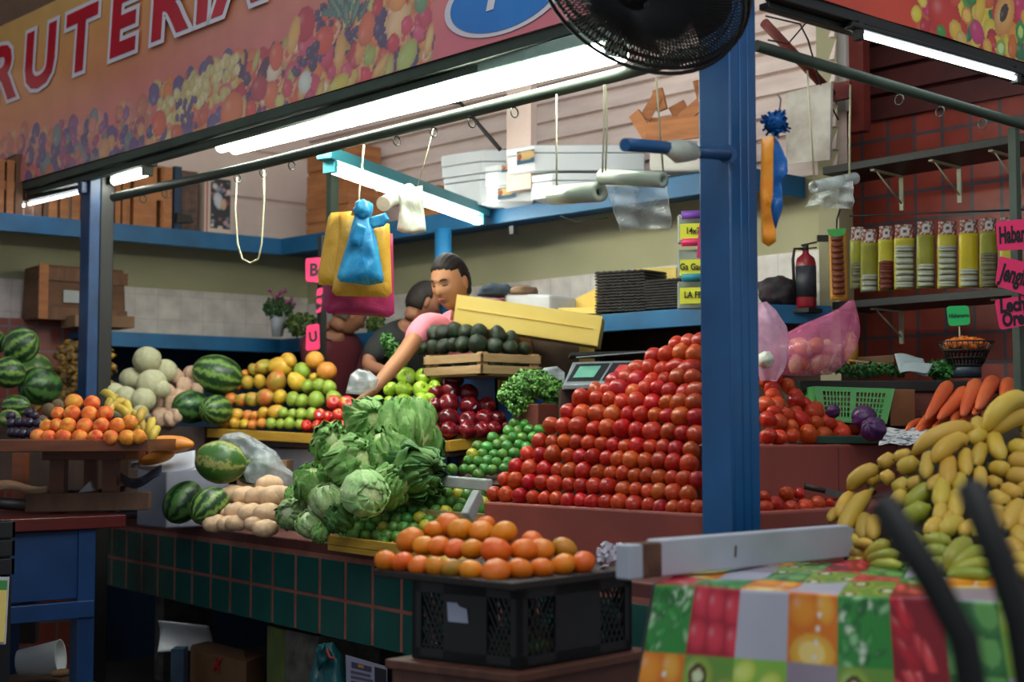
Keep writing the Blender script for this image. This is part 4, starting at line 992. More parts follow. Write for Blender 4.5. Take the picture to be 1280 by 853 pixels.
# ================================================================== lettuce and greens
def leaf_mat(name, rough=.5):
    t = NT(name); t.set(Roughness=rough); a = t.n('Attribute'); a.attribute_name = 'Print'
    nf = t.ramp(t.noise(t.coord('Object'), 7, 4, .7), [(.3, (.7, .75, .65, 1)), (.7, (1.15, 1.12, 1.1, 1))])
    oi = t.n('ObjectInfo'); hs = t.n('HueSaturation'); t.l(t.math('MULTIPLY_ADD', oi.outputs['Random'], .3, .85), hs.inputs['Value'])
    t.l(t.mix(1.0, a.outputs['Color'], nf, 'MULTIPLY'), hs.inputs['Color']); t.color(hs.outputs[0])
    t.bump(t.noise(t.coord('Object'), 7, 6, .75), .8, .006); return t.m
M_leaf = leaf_mat('lettuce_leaf')
def lettuce_mesh(seed, ruf=.19, nleaf=13, pale='#dce4aa', green='#9cc272', edge='#68a04c', spread=.0, smooth=0):
    r = random.Random(seed); b = MB(); cols = []
    cp, cg, ce = (np.array(lin(c)) for c in (pale, green, edge))
    def addball():
        n0 = len(b.v); b.ball(lambda u: u * (.86 + .04 * n3(u, 3, seed)), 20, 14)
        for _ in range(len(b.v) - n0): cols.append(cg * .5 + cp * .5)
    addball()
    for i in range(nleaf):
        az = i * 2.4 + r.uniform(-.3, .3); k = i / nleaf; hw = r.uniform(.75, 1.15); top = r.uniform(.15, .8) * (.5 + k); tilt = r.uniform(-.25, .25); n0 = len(b.v); ph = r.uniform(0, 6); NU, NV = 24, 18
        def f(u, v):
            a = az + (u - .5) * 2 * hw * math.sin(PI * (.12 + .62 * v)); th = PI - (PI - top) * v
            e = max(abs(u - .5) * 2, v) ; ee = max(0, (e - .62) / .38) ** 1.5
            rr = .90 + .022 * i / nleaf * 5 + ee * ruf * (.55 + math.sin(13 * u + 9 * v + ph) * .8) + .035 * math.sin(20 * (u - .5)) * (1 - ee) * .35 + spread * v * v * .5
            q = V(math.sin(th) * math.cos(a), math.sin(th) * math.sin(a), math.cos(th))
            return q * rr + (noise.noise_vector(q * 4 + V(i, seed, 0)) * .05 + noise.noise_vector(q * 11 + V(i, 0, seed)) * .035) * (1 - smooth)
        b.grid(f, NU, NV, thick=.012)
        for layer in range(2):
            for j in range(NV + 1):
                for ii in range(NU + 1):
                    u, v = ii / NU, j / NV; rib = math.exp(-((u - .5) / .09) ** 2) * (1 - v * .6); e = max(0, (max(abs(u - .5) * 2, v) - .55) / .45)
                    c = cg * (1 - e) + ce * e; vein = .25 * max(0, math.sin(20 * abs(u - .5) * 2 + 12 * v)) ** 3
                    c = c * (1 - rib * .8 - vein * .5) + cp * (rib * .8 + vein * .5); cols.append(c)
    b.c = cols; return b.mesh('lettuce', M_leaf)
Ls = [lettuce_mesh(1), lettuce_mesh(2, .24), lettuce_mesh(3, .17)]
Lcab = lettuce_mesh(4, .05, 9, '#dcecb8', '#b4d894', '#98c880', smooth=.6)
Lfr = lettuce_mesh(5, .30, 16, '#a4c878', '#6a9a4c', '#4a8040', .25)
Lpal = lettuce_mesh(6, .10, 10, '#e0e4c8', '#b8cc94', '#86ac66')
lt_list = [(460, 528, 30, 5.95, Ls[0], 'green lettuce at the top left of the lettuce pile'), (508, 540, 37, 5.85, Ls[1], 'largest crinkled lettuce at the top right of the lettuce pile'),
           (417, 557, 28, 5.95, Ls[2], 'lettuce at the upper left edge of the lettuce pile'), (440, 580, 33, 5.68, Ls[0], 'round lettuce with folded leaves in the middle of the pile'),
           (482, 566, 30, 5.72, Ls[2], 'lettuce wedged in the middle between the largest and the round one'), (518, 590, 30, 5.62, Lfr, 'dark frilly lettuce beside the limes'),
           (456, 617, 31, 5.40, Lcab, 'smooth pale cabbage at the bottom centre of the lettuce pile'), (484, 608, 24, 5.55, Ls[1], 'lettuce tucked behind the smooth cabbage'),
           (409, 626, 22, 5.60, Lpal, 'pale cut cabbage left of the smooth cabbage'), (390, 604, 23, 5.80, Ls[2], 'lettuce at the left of the pile above the roots'),
           (364, 644, 20, 5.85, Lpal, 'pale leafy head lying right beside the beige roots'), (388, 655, 18, 5.62, Lpal, 'small pale leafy head low beside the yellow tray'),
           (373, 622, 16, 5.98, Ls[0], 'small lettuce behind the pale leafy heads'), (535, 562, 18, 6.0, Lfr, 'small dark frilly lettuce behind the big crinkled one'), (425, 650, 15, 5.45, Lfr, 'dark green leafy head at the corner of the lime tray'),
           (400, 667, 11, 5.45, Ls[1], 'small leafy scrap head on the counter edge')]
for x, y, r, d, me, lab in lt_list:
    inst(me, P(x, y, d), r / FPX * d, 'lettuce', facing(x, y, .62, .5), label=lab, cat='lettuce', group='heads in the lettuce pile')
# hidden tray that lifts the pile
tra = P(470, 660, 5.75)
slat_crate('wooden_crate', (3.42, 3.98, ZC + .002), .42, .62, .16, pine, 'wooden crate buried under the lettuce pile', 2)
# curly parsley / coriander
def herb_mesh(n, rx, ry, rz, seed, leaf=.012, cols_=('#3f7a2c', '#5c9a3c', '#7fb058'), droop=0):
    r = random.Random(seed); b = MB(); cs = []; cc = [np.array(lin(c)) for c in cols_]
    for _ in range(n):
        u = V(r.gauss(0, 1), r.gauss(0, 1), r.gauss(0, 1)).normalized(); k = r.uniform(.55, 1) ** .5
        p = V(u.x * rx * k, u.y * ry * k, u.z * rz * k - droop * (u.x ** 2)); a = (u + V(r.uniform(-1, 1), r.uniform(-1, 1), r.uniform(-.6, 1))).normalized()
        s = a.orthogonal().normalized(); s = Matrix.Rotation(r.uniform(0, 6.3), 3, a) @ s; t = a.cross(s); L = leaf * r.uniform(.6, 1.3); c = cc[r.randrange(3)] * r.uniform(.7, 1.1)
        pts = [p, p + s * L * .5 + t * L * .5, p + s * L + a * L * .2, p + s * L * .5 - t * L * .5]; o = len(b.v)
        b.add(pts + [p + s * L * .45 + a * L * .25 + t * L * .0], [(0, 1, 4), (1, 2, 4), (2, 3, 4), (3, 0, 4)]); cs += [c] * 5
    b.c = cs; return b
hb = thing('parsley_bunch', P(666, 500, 6.3), 'bunch of green curly parsley left of the weighing scale', 'herbs')
bb = herb_mesh(2000, .155, .09, .06, 3, .02, droop=.06); c0 = P(666, 480, 6.3)
M0 = frame(RT, Z); bb.v = [c0 + M0 @ v for v in bb.v]; bb.build('foliage', M_leaf, hb)
bb = herb_mesh(500, .06, .05, .07, 4, .017); bb.v = [P(648, 500, 6.25) + v for v in bb.v]; bb.build('foliage', M_leaf, hb)
sm = MB()
for i in range(16): sm.tube([c0 + RT * R.uniform(-.08, .08) + Z * R.uniform(-.05, .03), c0 + RT * R.uniform(-.02, .02) + HF * .1 - Z * .02], .0018, 5)
sm.build('stems', mat('herb_stem', '#5c8a3c', '#4a7a30', 8, .5), hb)
MB().box((c0.x - .06, c0.y - .1, c0.z - .3), (c0.x + .12, c0.y + .06, c0.z - .09)).build('carton', mat('red_brown_box', '#6a2f24', '#55251d', 5, .7), label='red-brown box beneath the parsley bunch', cat='box', bevel=.004)
# herbs held beside the person in black
hb2 = thing('herb_bunch', P(495, 450, 6.9), 'leafy green bunch in front of the person in black', 'herbs')
bb = herb_mesh(500, .035, .04, .10, 8, .018, ('#2f6a24', '#3f7a30', '#4f8a3a')); MM = frame(RT * .7 + Z * .5, HF)
bb.v = [P(493, 440, 6.9) + Matrix.Rotation(.6, 3, -HF) @ v for v in bb.v]; bb.build('foliage', M_leaf, hb2)
# greens on the side table
def zt_at(x, y, d): return P(x, y, d)
bb = herb_mesh(420, .17, .05, .022, 9, .02, ('#1f5a24', '#2f6a2c', '#3f7a30')); M0 = frame(RT, Z); bb.v = [P(1090, 463, 5.9) + M0 @ v for v in bb.v]
bb.build('herb_bunch', M_leaf, label='flat dark green herbs on the dark wooden side table', cat='herbs')
bb = herb_mesh(260, .05, .05, .025, 10, .03, ('#2f7a34', '#3f8a3c', '#2f6a2c')); bb.v = [P(1178, 462, 5.9) + M0 @ v for v in bb.v]
bb.build('herb_bunch', M_leaf, label='bright green leaves beside the pale paper on the side table', cat='herbs')
# carrots
def carrot(x0, y0, x1, y1, w, i, lab):
    s = 4; a, b = P(960 + x0 / s, 400 + y0 / s, 5.62), P(960 + x1 / s, 400 + y1 / s, 5.38 + .0 * i); W = w / s / FPX * 5.5 / 2
    t = [0, .04, .12, .3, .55, .8, .95, 1]; rr = [.35, .8, 1, .98, .86, .66, .42, .12]
    b_ = MB().tube([a.lerp(b, q) + noise.noise_vector(V(i, q * 2, 0)) * .008 for q in t], [W * r for r in rr], 14).build('carrot', M_car, label=lab, cat='carrot', group='carrots on the low green table')
cl = [(905, 320, 785, 500, 72), (985, 355, 855, 500, 78), (1040, 312, 975, 478, 84), (1130, 300, 1045, 450, 80), (1205, 312, 1185, 420, 86), (1270, 318, 1260, 400, 76), (1262, 385, 1240, 430, 60), (965, 430, 915, 525, 64), (1030, 475, 955, 530, 58),
      (850, 440, 735, 562, 56), (765, 505, 688, 548, 46), (830, 500, 762, 558, 48), (905, 510, 830, 535, 50), (1080, 385, 1030, 470, 62), (1160, 400, 1110, 470, 60), (1300, 350, 1290, 420, 70), (1340, 330, 1330, 420, 70)]
for i, c in enumerate(cl): carrot(*c, i, f'orange carrot, {ORD[i] if i < 7 else ORD[i]} counting from the left tip side of the heap' if 0 else 'orange carrot in the heap behind the bananas')
bn = MB().obox(P(1115, 552, 5.7) * 1, L2(.9, .0), L2(0, .25), Z * .10); bn.build('carrot_board', darkw, label='dark sloping board under the carrots', cat='board')
# purple cabbages
inst(P_cabr, P(1080, 522, 5.28), 15 / FPX * 5.28, 'purple_cabbage', label='purple cabbage resting behind, against the green basket', cat='cabbage')
inst(P_cabr, P(1092, 537, 5.12), 16 / FPX * 5.12, 'purple_cabbage', label='purple cabbage in front at the right end of the step', cat='cabbage')
inst(P_cabr, P(1041, 514, 5.4), 9 / FPX * 5.4, 'purple_cabbage', label='small purple cabbage just behind the right-hand tomatoes', cat='cabbage')
# ================================================================== banners
bprint = vcol_mat('printed_vinyl', .22)
def plane_uv(o, ux, uy):
    n = ux.cross(uy).normalized()
    def f(px, py): q = Pl(px, py, o, n) - o; return q.dot(ux), q.dot(uy)
    return f
FR = ['#c8283c', '#e0583c', '#e8a03c', '#e8c85a', '#9ab84a', '#4a2c5c', '#26305c', '#dc7a4a', '#d8486a', '#f0dc8c', '#b83050']
# left banner
o = bl0 - bd * .5; ux = bd; uy = Z; Wb = (BL_b - o).dot(bd) - .1
bh = Pl(0, 38, bl0, bd.cross(Z)).z - ZB; bh2 = Pl(82, 0, bl0, bd.cross(Z)).z - ZB; Hb = (bh + bh2) / 2
f = plane_uv(o, ux, uy); cv = Canvas(Wb, Hb, 620, 150)
cv.grad(cv.v / Hb + .12 * np.sin(cv.u * 1.1 + 1) - np.clip((cv.u - f(560, 20)[0]) / .5, 0, 1) * .9, [(0, '#d86474'), (.3, '#d87a68'), (.5, '#d8854c'), (.75, '#dd9540'), (1, '#d8a648')])
rr = random.Random(3)
def bel(px, py, rpx, c, ry=None, ang=0, **k):
    u, v = f(px, py); s = rpx; u2, v2 = f(px, py - rpx); h = v2 - v; cv.ell(u, v, h * (1), h * (ry or 1), ang, c, **k)
# printed fruit frieze: dark ground, then overlapping fruit
pf = [(0, 150, 240), (60, 150, 225), (110, 135, 212), (195, 112, 190), (200, 95, 188), (300, 55, 158), (330, 62, 150), (370, 50, 138), (420, 0, 122), (540, -30, 88), (552, -30, 84)]
for i in range(620):
    px = rr.uniform(-60, 548); top = np.interp(px, [a for a, _, _ in pf], [b for _, b, _ in pf]); bot = np.interp(px, [a for a, _, _ in pf], [c for _, _, c in pf])
    if px < 195: pal = ['#6a8a8c', '#c87a5a', '#a84a6a', '#5a4a8c', '#d8a06a', '#3a4a7c', '#d88a7a', '#8a5a8c']
    elif px < 300: pal = ['#d8c87a', '#e0d08c', '#5a5a8c', '#d86a4a', '#e88a4a', '#7a4a6a', '#e0c46a']
    else: pal = FR
    py = rr.uniform(top + 14, bot)
    bel(px, py, rr.uniform(7, 15), rr.choice(pal), rr.uniform(.6, 1.1), rr.uniform(0, 3))
for i in range(150):
    px = rr.uniform(296, 546); top = np.interp(px, [a for a, _, _ in pf], [b for _, b, _ in pf]); bot = np.interp(px, [a for a, _, _ in pf], [c for _, _, c in pf]) - 4
    py = rr.uniform(top + 12, bot); q_ = rr.random()
    if q_ < .3: bel(px, py, rr.uniform(16, 24), rr.choice(['#e8b868', '#e8c880', '#d8c060', '#b0c068']), rr.uniform(.35, .5), rr.uniform(.6, 1.6), edge='#c07a48')
    elif q_ < .6: bel(px, py, rr.uniform(11, 18), rr.choice(['#c83040', '#e05a3c', '#d84a6a', '#e88048']), rr.uniform(.75, 1), rr.uniform(0, 3))
    elif q_ < .8: bel(px, py, rr.uniform(10, 15), rr.choice(['#f0d0a0', '#e8e0c8', '#f0b890']), .8, rr.uniform(0, 3), edge='#d87a50', core=rr.choice(['#d86a48', '#e8e8c0', '#c84a50']), core_r=.45)
    else:
        for j in range(7): bel(px + rr.uniform(-9, 9), py + rr.uniform(-12, 12), 5.5, rr.choice(['#26305c', '#3a3a70', '#4a2c5c']))
for i in range(90):
    t = rr.random(); bel(205 + 92 * t + rr.uniform(-8, 8), 142 - 62 * t + rr.uniform(-16, 22) * (1 - .4 * t), 7.5, rr.choice(['#e0d490', '#d0c478', '#e8dca0']))
for i in range(16): bel(238 + rr.uniform(-14, 14), 142 + rr.uniform(-18, 18), 5, '#4a4a7c')
for px, py, r, c, ry, a in [(296, 140, 26, '#e8804a', .9, 0), (205, 155, 16, '#e86a4a', 1.1, 1), (315, 100, 9, '#3a3a5c', 1, 0), (388, 32, 22, '#c82840', 1, 0), (412, 52, 20, '#e0503c', .9, 0), (335, 92, 22, '#4a2044', .5, .9),
        (348, 90, 16, '#f0dcc0', .8, .7), (374, 46, 24, '#f0b860', .5, 1.2), (352, 72, 15, '#e86a4a', 1.2, 0), (432, 66, 24, '#e8b060', .45, 1.4), (458, 62, 20, '#e8a05a', .5, 1.3), (440, 92, 12, '#e05a7a', 1, 0),
        (466, 38, 22, '#e07048', .8, 1.2), (484, 22, 12, '#2a3466', 1, 0), (482, 40, 12, '#2a3466', 1, 0), (486, 52, 10, '#2a3466', 1, 0), (394, 68, 9, '#26305c', 1, 0), (398, 82, 9, '#26305c', 1, 0), (402, 60, 8, '#26305c', 1, 0),
        (505, 30, 26, '#f0c890', .8, 1), (517, 34, 12, '#e04a6a', 1, 0), (532, 42, 11, '#e05a80', 1, 0), (500, 56, 12, '#d8384c', 1, 0), (470, 72, 14, '#a8b85a', .8, .6), (517, 72, 23, '#b8cc6a', .7, .7), (388, 104, 14, '#dce8d8', 1, 0),
        (430, 108, 24, '#d8c84a', .5, .3), (366, 112, 12, '#d84860', 1, 0), (395, 122, 9, '#c83c60', 1, 0), (422, 92, 9, '#d8486a', 1, 0), (465, 96, 11, '#e0384c', 1, 0), (345, 120, 16, '#e87a4a', 1.1, 0), (330, 112, 18, '#b83c4a', .9, 0),
        (356, 128, 10, '#d8d078', 1, 0), (505, 2, 18, '#e89a4a', .8, 0), (480, 8, 14, '#c8283c', .8, 1.2), (540, 24, 14, '#c83c5a', 1, 0), (535, 5, 14, '#5a9a6a', 1, 0), (320, 138, 12, '#e0503c', 1, 0)]:
    bel(px, py, r, c, ry, a)
for i in range(60):
    a = rr.uniform(-1.1, 1.1); l = rr.uniform(10, 34); bel(438 + math.sin(a) * l * .9, 30 - math.cos(a) * l * .8, 15, rr.choice(['#3f7a70', '#5a9a80', '#2f6660']), .16, PI / 2 - a + .2)
# reflected haze painted over the whole print as a pale pinkish mix
cv.c[..., :3] = cv.c[..., :3] * .8 + .2 * np.array(lin('#d0a8a8')[:3])
bn = thing('fruit_banner', o, 'long orange fruit-print banner with red lettering over the stall', 'banner')
bm = MB().grid(lambda u, v: o + ux * u * Wb + uy * v * Hb - bn_n * (.012 + .004 * math.sin(u * 26)), 620, 150) if 0 else None
nrm = ux.cross(uy).normalized()
if nrm.dot(CAM - o) < 0: nrm = -nrm
bm = MB().grid(lambda u, v: o + ux * u * Wb + uy * v * Hb + nrm * (.03 + .005 * math.sin(u * 24) * v + .006 * math.sin(u * 9)), 620, 150)
bm.c = cv.c.reshape(-1, 4); bm.build('printed_sheet', bprint, bn)
MB().obox(o + nrm * -.01, ux * Wb, uy * Hb, nrm * .012).build('backing', mat('banner_back', '#b8a890', '#a89880', 4, .7), bn)
red_l = mat('letter_red', '#c01830', '#a8142a', 3, .25); white_l = mat('letter_white', '#dcd6dc', '#cfc8d2', 3, .3)
# lettering: baseline points measured on the sheet
ub, vb = f(20, 114); ub2, vb2 = f(185, 52)
def banner_text(s, u, v, size, m, bold, lift, sx=1.0, name='lettering'):
    me = text_mesh(s, size, bold, .12); M = Matrix((ux * sx, uy, nrm)).transposed().to_4x4(); M.translation = o + ux * u + uy * v + nrm * lift
    b = MB().merge(me, M); return b
hcap = f(60, 28)[1] - f(55, 108)[1]
sz = hcap * 1.18
wid = {}
def width(s):
    me = text_mesh(s, sz, 0, .12); xs = [v.co.x for v in me.vertices]; return max(xs) - min(xs), min(xs)
W_, mn = width('FRUTERIA'); W2, _ = width('FRU'); 
# align so that the T/E of the word sit at their measured columns
uT = f(112, 60)[0]; uU = f(55, 80)[0]; step = uT - uU
me_ = text_mesh('UT', sz, 0, .12); 
sxk = step / (.66 * sz); vmid = (f(55, 108)[1] + f(60, 28)[1]) / 2
lb1, lb2 = MB(), MB()
for chx, pxc in zip('FRUTERIA', (-42, 10, 57, 108, 161, 218, 262, 306)):
    uc = f(pxc, 130 - .42 * pxc)[0]
    for bld, nm_, m_, lf in ((.085, 'letter_outline', white_l, .0405), (.034, 'letter', red_l, .043)):
        me = text_mesh(chx, sz, bld * sz, .08, .0006); M = Matrix((ux * 1.34, uy * 1.06, nrm)).transposed().to_4x4(); M.translation = o + ux * uc + uy * (vmid - .045) + nrm * lf
        MB().merge(me, M).build(nm_, m_, bn)
uu = f(640, -2)
for k_, m_, lf in ((.32, white_l, .040), (.285, mat('badge_blue', '#2a7cc8', '#2470bc', 3, .3), .042)):
    MB().prism([o + ux * (uu[0] + math.cos(a) * k_) + uy * (uu[1] + math.sin(a) * k_ * .42) + nrm * lf for a in [2 * PI * i / 48 for i in range(48)]], -nrm * .001).build('oval_badge', m_, bn)
bw = MB(); me = text_mesh('F', .14, .012, .3); M = Matrix((ux, uy, nrm)).transposed().to_4x4(); uu = f(628, -4); M.translation = o + ux * uu[0] + uy * uu[1] + nrm * .044; bw.merge(me, M); bw.build('badge_mark', white_l, bn)
# right banner
o2 = BR_a + Z * .0; ux2 = rd; W2_ = (BR_b - BR_a).length; H2 = .75; f = plane_uv(o2, ux2, Z); cv = Canvas(W2_, H2, 420, 160)
cv.grad(cv.u / W2_ + .05 * np.sin(cv.v * 9), [(0, '#c03a20'), (.3, '#d8452a'), (.45, '#c8302c'), (1, '#b82838')])
for i in range(420):
    px = rr.uniform(1135, 1400); top = -60; bot = (px - 1010) * .304; bel(px, rr.uniform(-90, bot), rr.uniform(9, 17), rr.choice(['#d83c2c', '#e8a03c', '#f0d84a', '#5aa04a', '#d8386a', '#e06a2c', '#2f7a4a', '#c8283c']), rr.uniform(.7, 1), rr.uniform(0, 3))
for px, py, r, c, ry, a, k in [(1170, 20, 34, '#d83428', .9, .3, {}), (1199, 22, 12, '#f0a028', .9, 0, dict(core='#f8c860', core_r=.7)), (1216, 14, 22, '#f0c83c', .5, 1.2, {}), (1247, 20, 30, '#e8b060', .62, 1.0, dict(edge='#d88a40')), (1247, 18, 14, '#4a3028', .5, 1.0, {}),
        (1166, 42, 10, '#4a9a3c', .8, 0, {}), (1184, 40, 14, '#f0c040', .9, 0, {}), (1212, 42, 15, '#d83a7a', 1, 0, {}), (1192, 52, 12, '#e8c060', .9, 0, {}), (1243, 62, 12, '#9ac84a', .8, 1, dict(core='#d8e8a0', core_r=.6)), (1226, 60, 10, '#f0b848', 1, 0, {}),
        (1257, 60, 16, '#e07a28', .6, 1.4, {}), (1267, 42, 15, '#3f9a4a', .7, 1.4, dict(core='#c8e07a', core_r=.5)), (1275, 25, 14, '#f0b040', .8, 0, {}), (1277, 62, 12, '#d8388a', 1, 0, {}), (1236, 92, 12, '#e0802c', 1, 0, {}), (1205, 0, 12, '#3f8a3c', .8, 0, {}), (1185, -6, 20, '#e8502c', .6, 1, {})]:
    bel(px, py, r, c, ry, a, **k)
n2 = ux2.cross(Z).normalized()
if n2.dot(CAM - o2) < 0: n2 = -n2
bn2 = thing('fruit_banner', o2, 'red fruit-print banner with papaya and citrus at upper right', 'banner')
bm = MB().grid(lambda u, v: o2 + ux2 * u * W2_ + Z * v * H2 + n2 * (.03 + .004 * math.sin(u * 20)), 420, 160); bm.c = cv.c.reshape(-1, 4); bm.build('printed_sheet', bprint, bn2)
MB().obox(o2 - n2 * .01, ux2 * W2_, Z * H2, n2 * .012).build('backing', MC['banner_back'], bn2)

# ================================================================== oilcloth table in the foreground
ZT = 1.0
TA, TB, TC, TD = Pz(822, 731, ZT), Pz(1262, 754, ZT), Pz(1300, 700, ZT), Pz(880, 700, ZT)   # near-left, near-right, far-right, far-left
TB = TA + (TB - TA) * 1.0; TC = TB + (Pz(1250, 704, ZT) - TB) * 1.05; TD = Pz(905, 704, ZT)
e1 = (TB - TA); e2 = Vector((TD - TA)); Lx = e1.length; Ly = e2.length
tb = thing('market_table', V(TA.x, TA.y, 0), 'table under the fruit-print oilcloth in the right foreground', 'table')
MB().prism([TA - Z * .012, TB - Z * .012, TC - Z * .012, TD - Z * .012], V(0, 0, -.03)).build('table_top', darkw, tb)
for q in (TA.lerp(TC, .08), TB.lerp(TD, .08), TC.lerp(TA, .08), TD.lerp(TB, .08)): MB().box((q.x - .02, q.y - .02, 0), (q.x + .02, q.y + .02, ZT - .04)).build('leg', darkw, tb)
drop = .62; NU, NV = 330, 210; over = .0
Hc = Ly + drop
cvs = Canvas(Lx + .30, Hc, NU, NV)      # v from hem (0) up to the table edge (drop) and over the top
cell = .152
def ccell(i, j): return i * cell - .02, drop - (j + 1) * cell
def cellpic(kind, x, y, w, h, r):
    sub = (cvs.u >= x) & (cvs.u < x + w) & (cvs.v >= y) & (cvs.v < y + h)
    keep = cvs.c.copy()
    E = lambda a, b, rx, ry, an, c, **k: cvs.ell(x + a * w, y + b * h, rx * w, ry * w, an, c, **k)
    if kind == 'leaf':
        cvs.fill(sub, '#2f8a3a')
        for _ in range(26): E(r.random(), r.random(), r.uniform(.08, .2), r.uniform(.05, .12), r.uniform(0, 3), r.choice(['#3fa04a', '#2a7a34', '#8ac88a', '#1f6a2c', '#c8e0c0']), edge='#1f6a2c')
    elif kind == 'red':
        cvs.fill(sub, '#a81c34')
        for a, b in ((.2, .8), (.55, .75), (.9, .7), (.2, .3), (.6, .28), (.95, .25)): E(a + r.uniform(-.05, .05), b, .22, .26, .2, '#e03a50', edge='#b01c34')
    elif kind == 'grey': cvs.fill(sub, '#b8b8c8')
    elif kind == 'lav': cvs.fill(sub, '#9a8c9c')
    elif kind == 'orange':
        cvs.fill(sub, '#e07818')
        E(.3, .75, .34, .3, 0, '#f09828', edge='#d86a10'); E(.75, .8, .2, .26, .3, '#f0b040', edge='#e08018'); E(.5, .15, .45, .28, 0, '#f8c040', core='#f8d880', core_r=.6)
        for q in range(4): E(.55 + .03 * q, .1 + .2 * q, .05, .04, 0, '#f4f0e0')
    elif kind == 'kiwi':
        cvs.fill(sub, '#6a9a3c')
        for a, b, s in ((.3, .7, .34), (.9, .4, .34), (.2, .1, .28)): E(a, b, s, s, 0, '#9ac84a', edge='#7a8a3c', core='#5a3a24', core_r=.55); E(a, b, s * .34, s * .3, 0, '#dce8c0', edge='#c0d090')
    elif kind == 'lemon':
        cvs.fill(sub, '#8ac04a')
        for a, b in ((.3, .3), (.7, .65), (.75, .15), (.2, .8)): E(a, b, .26, .2, .5, r.choice(['#e8e04a', '#d8e870', '#b8d85a']), edge='#98b83a')
    elif kind == 'chili':
        cvs.fill(sub, '#8a1424')
        for q in range(8): E(r.uniform(.05, .95), r.uniform(.1, .9), .34, .11, r.uniform(-1.4, -.4), r.choice(['#d82838', '#e84a50', '#c01c30']), edge='#9a1424')
    elif kind == 'lime':
        cvs.fill(sub, '#2f6a34')
        for a, b in ((.3, .6), (.75, .35), (.2, .1), (.8, .85)): E(a, b, .32, .36, .3, '#4a8a4a', edge='#2a6a34', core='#6aa85a', core_r=.6)
    new = cvs.c.copy(); cvs.c[:] = keep; cvs.c[sub] = new[sub]
grid_k = [['leaf', 'red', 'grey', 'orange', 'leaf', 'chili', 'lime', 'lemon', 'grey', 'orange'], ['orange', 'kiwi', 'lemon', 'lav', 'kiwi', 'chili', 'lime', 'grey', 'leaf', 'red'], ['lav', 'chili', 'orange', 'grey', 'lime', 'kiwi', 'red', 'leaf', 'orange', 'kiwi'], ['leaf', 'lemon', 'red', 'leaf', 'orange', 'grey', 'kiwi', 'chili', 'lav', 'lime']]
r9 = random.Random(5)
for j in range(-4, 5):
    for i in range(0, 12):
        x, y = ccell(i, j); cellpic(grid_k[j % 4][(i + (2 if j < 0 else 0)) % 10], x, y, cell, cell, r9)
eo = (TA - TD).normalized()
ou = Vector(e1).normalized().cross(Z)
if ou.dot(CAM - TA) < 0: ou = -ou
def cloth(u, v):
    s = u * Lx; h = v * Hc
    if h < drop:
        k = (drop - h) / drop; fold = (.020 * math.sin(s * 17) + .012 * math.sin(s * 31 + 1)) * k
        flare = .10 * k * ((.5 - u) * 2) * -1
        return TA + e1 * u + Vector(e1).normalized() * flare + ou * (.012 + fold + .05 * k) - Z * (drop - h)
    t = (h - drop) / Ly; a = TA + e1 * u; bq = TD + (TC - TD) * u
    return a.lerp(bq, t) + Z * (.004 + .0035 * math.sin(s * 11 + t * 9) + .003 * math.sin(s * 23 - t * 14)) + ou * .010 * (1 - min(1, t * 6))
cm = MB().grid(cloth, NU, NV); cvs.c = cvs.c; cm.c = cvs.c.reshape(-1, 4)
clo = vcol_mat('oilcloth', .3, .1)
cl_o = thing('tablecloth', TA, 'glossy oilcloth printed with squares of fruit and vegetables', 'tablecloth')
cm.build('printed_oilcloth', clo, cl_o)
# side flap at the left end
lf = MB(); eL = (TD - TA)
def flap(u, v):
    k = 1 - v; a = TA + eL * u
    return a - Vector(e1).normalized() * (.012 + .10 * k + .015 * k * math.sin(u * 9)) - Z * (drop * k) + ou * (.05 * k * (1 - u))
lf.grid(flap, 60, 60); cc = Canvas(eL.length, drop, 60, 60); cc.fill(cc.u > -1, '#c8c8d4'); 
for j in range(5):
    cc.rect(.03, drop - .13 - j * .152, .2, drop - .02 - j * .152, '#e08a1c' if j % 2 == 0 else '#d0a040')
lf.c = cc.c.reshape(-1, 4); lf.build('side_flap', clo, cl_o)
# white painted plank on the table's back edge
wp = mat('chipped_white_paint', '#aab0bd', '#8f959f', 3, .6, bump=.3, bscale=14, lo=.45, hi=.85)
rotw = mat('bare_rotten_wood', '#6a4a38', '#3a261c', 12, .9, bump=.5)
pa, pb = P(787, 731, 3.30), P(1066, 699, 3.92)
pk_ = thing('white_plank', pa, 'chipped white wooden plank lying at the foot of the blue post', 'plank')
dv = (pb - pa); dv.z = 0; dn = dv.normalized(); dp_ = dn.cross(Z); 
if dp_.dot(CAM - pa) < 0: dp_ = -dp_
za = .087
m = MB(); K = 28
for i in range(K):
    a = pa + dv * (.11 + .89 * i / K); 
    if i == 0: pass
def plankf(u, v, side): pass
top = []
pl0 = Vector((pa.x, pa.y, ZT + .012))
def seg(a, b, h0, h1, m_, nm, dd=.045, zoff=0):
    MB().obox(pl0 + dv * a + Z * zoff, dv * (b - a), -dp_ * dd, Z * h0).jitter(.0015, 30).build(nm, m_, pk_, bevel=.004)
seg(.045, .13, za * .94, 0, rotw, 'rotten_end', .04)
seg(0, .055, za * .92, 0, wp, 'white_chunk', .045)
seg(.12, .985, za, 0, wp, 'board')
mb_ = MB().prism([pl0 + dv * .98 + Z * 0.01, pl0 + dv * 1.0 + Z * .03, pl0 + dv * .995 + Z * .055, pl0 + dv * 1.012 + Z * .075, pl0 + dv * .98 + Z * za], -dp_ * .04); mb_.build('broken_tip', wp, pk_)
MB().bar(pl0 + dv * .43 + dp_ * .0015 + Z * .03, pl0 + dv * .433 + dp_ * .0015 + Z * .058, .002, .006, up=dv).build('crack', rotw, pk_)
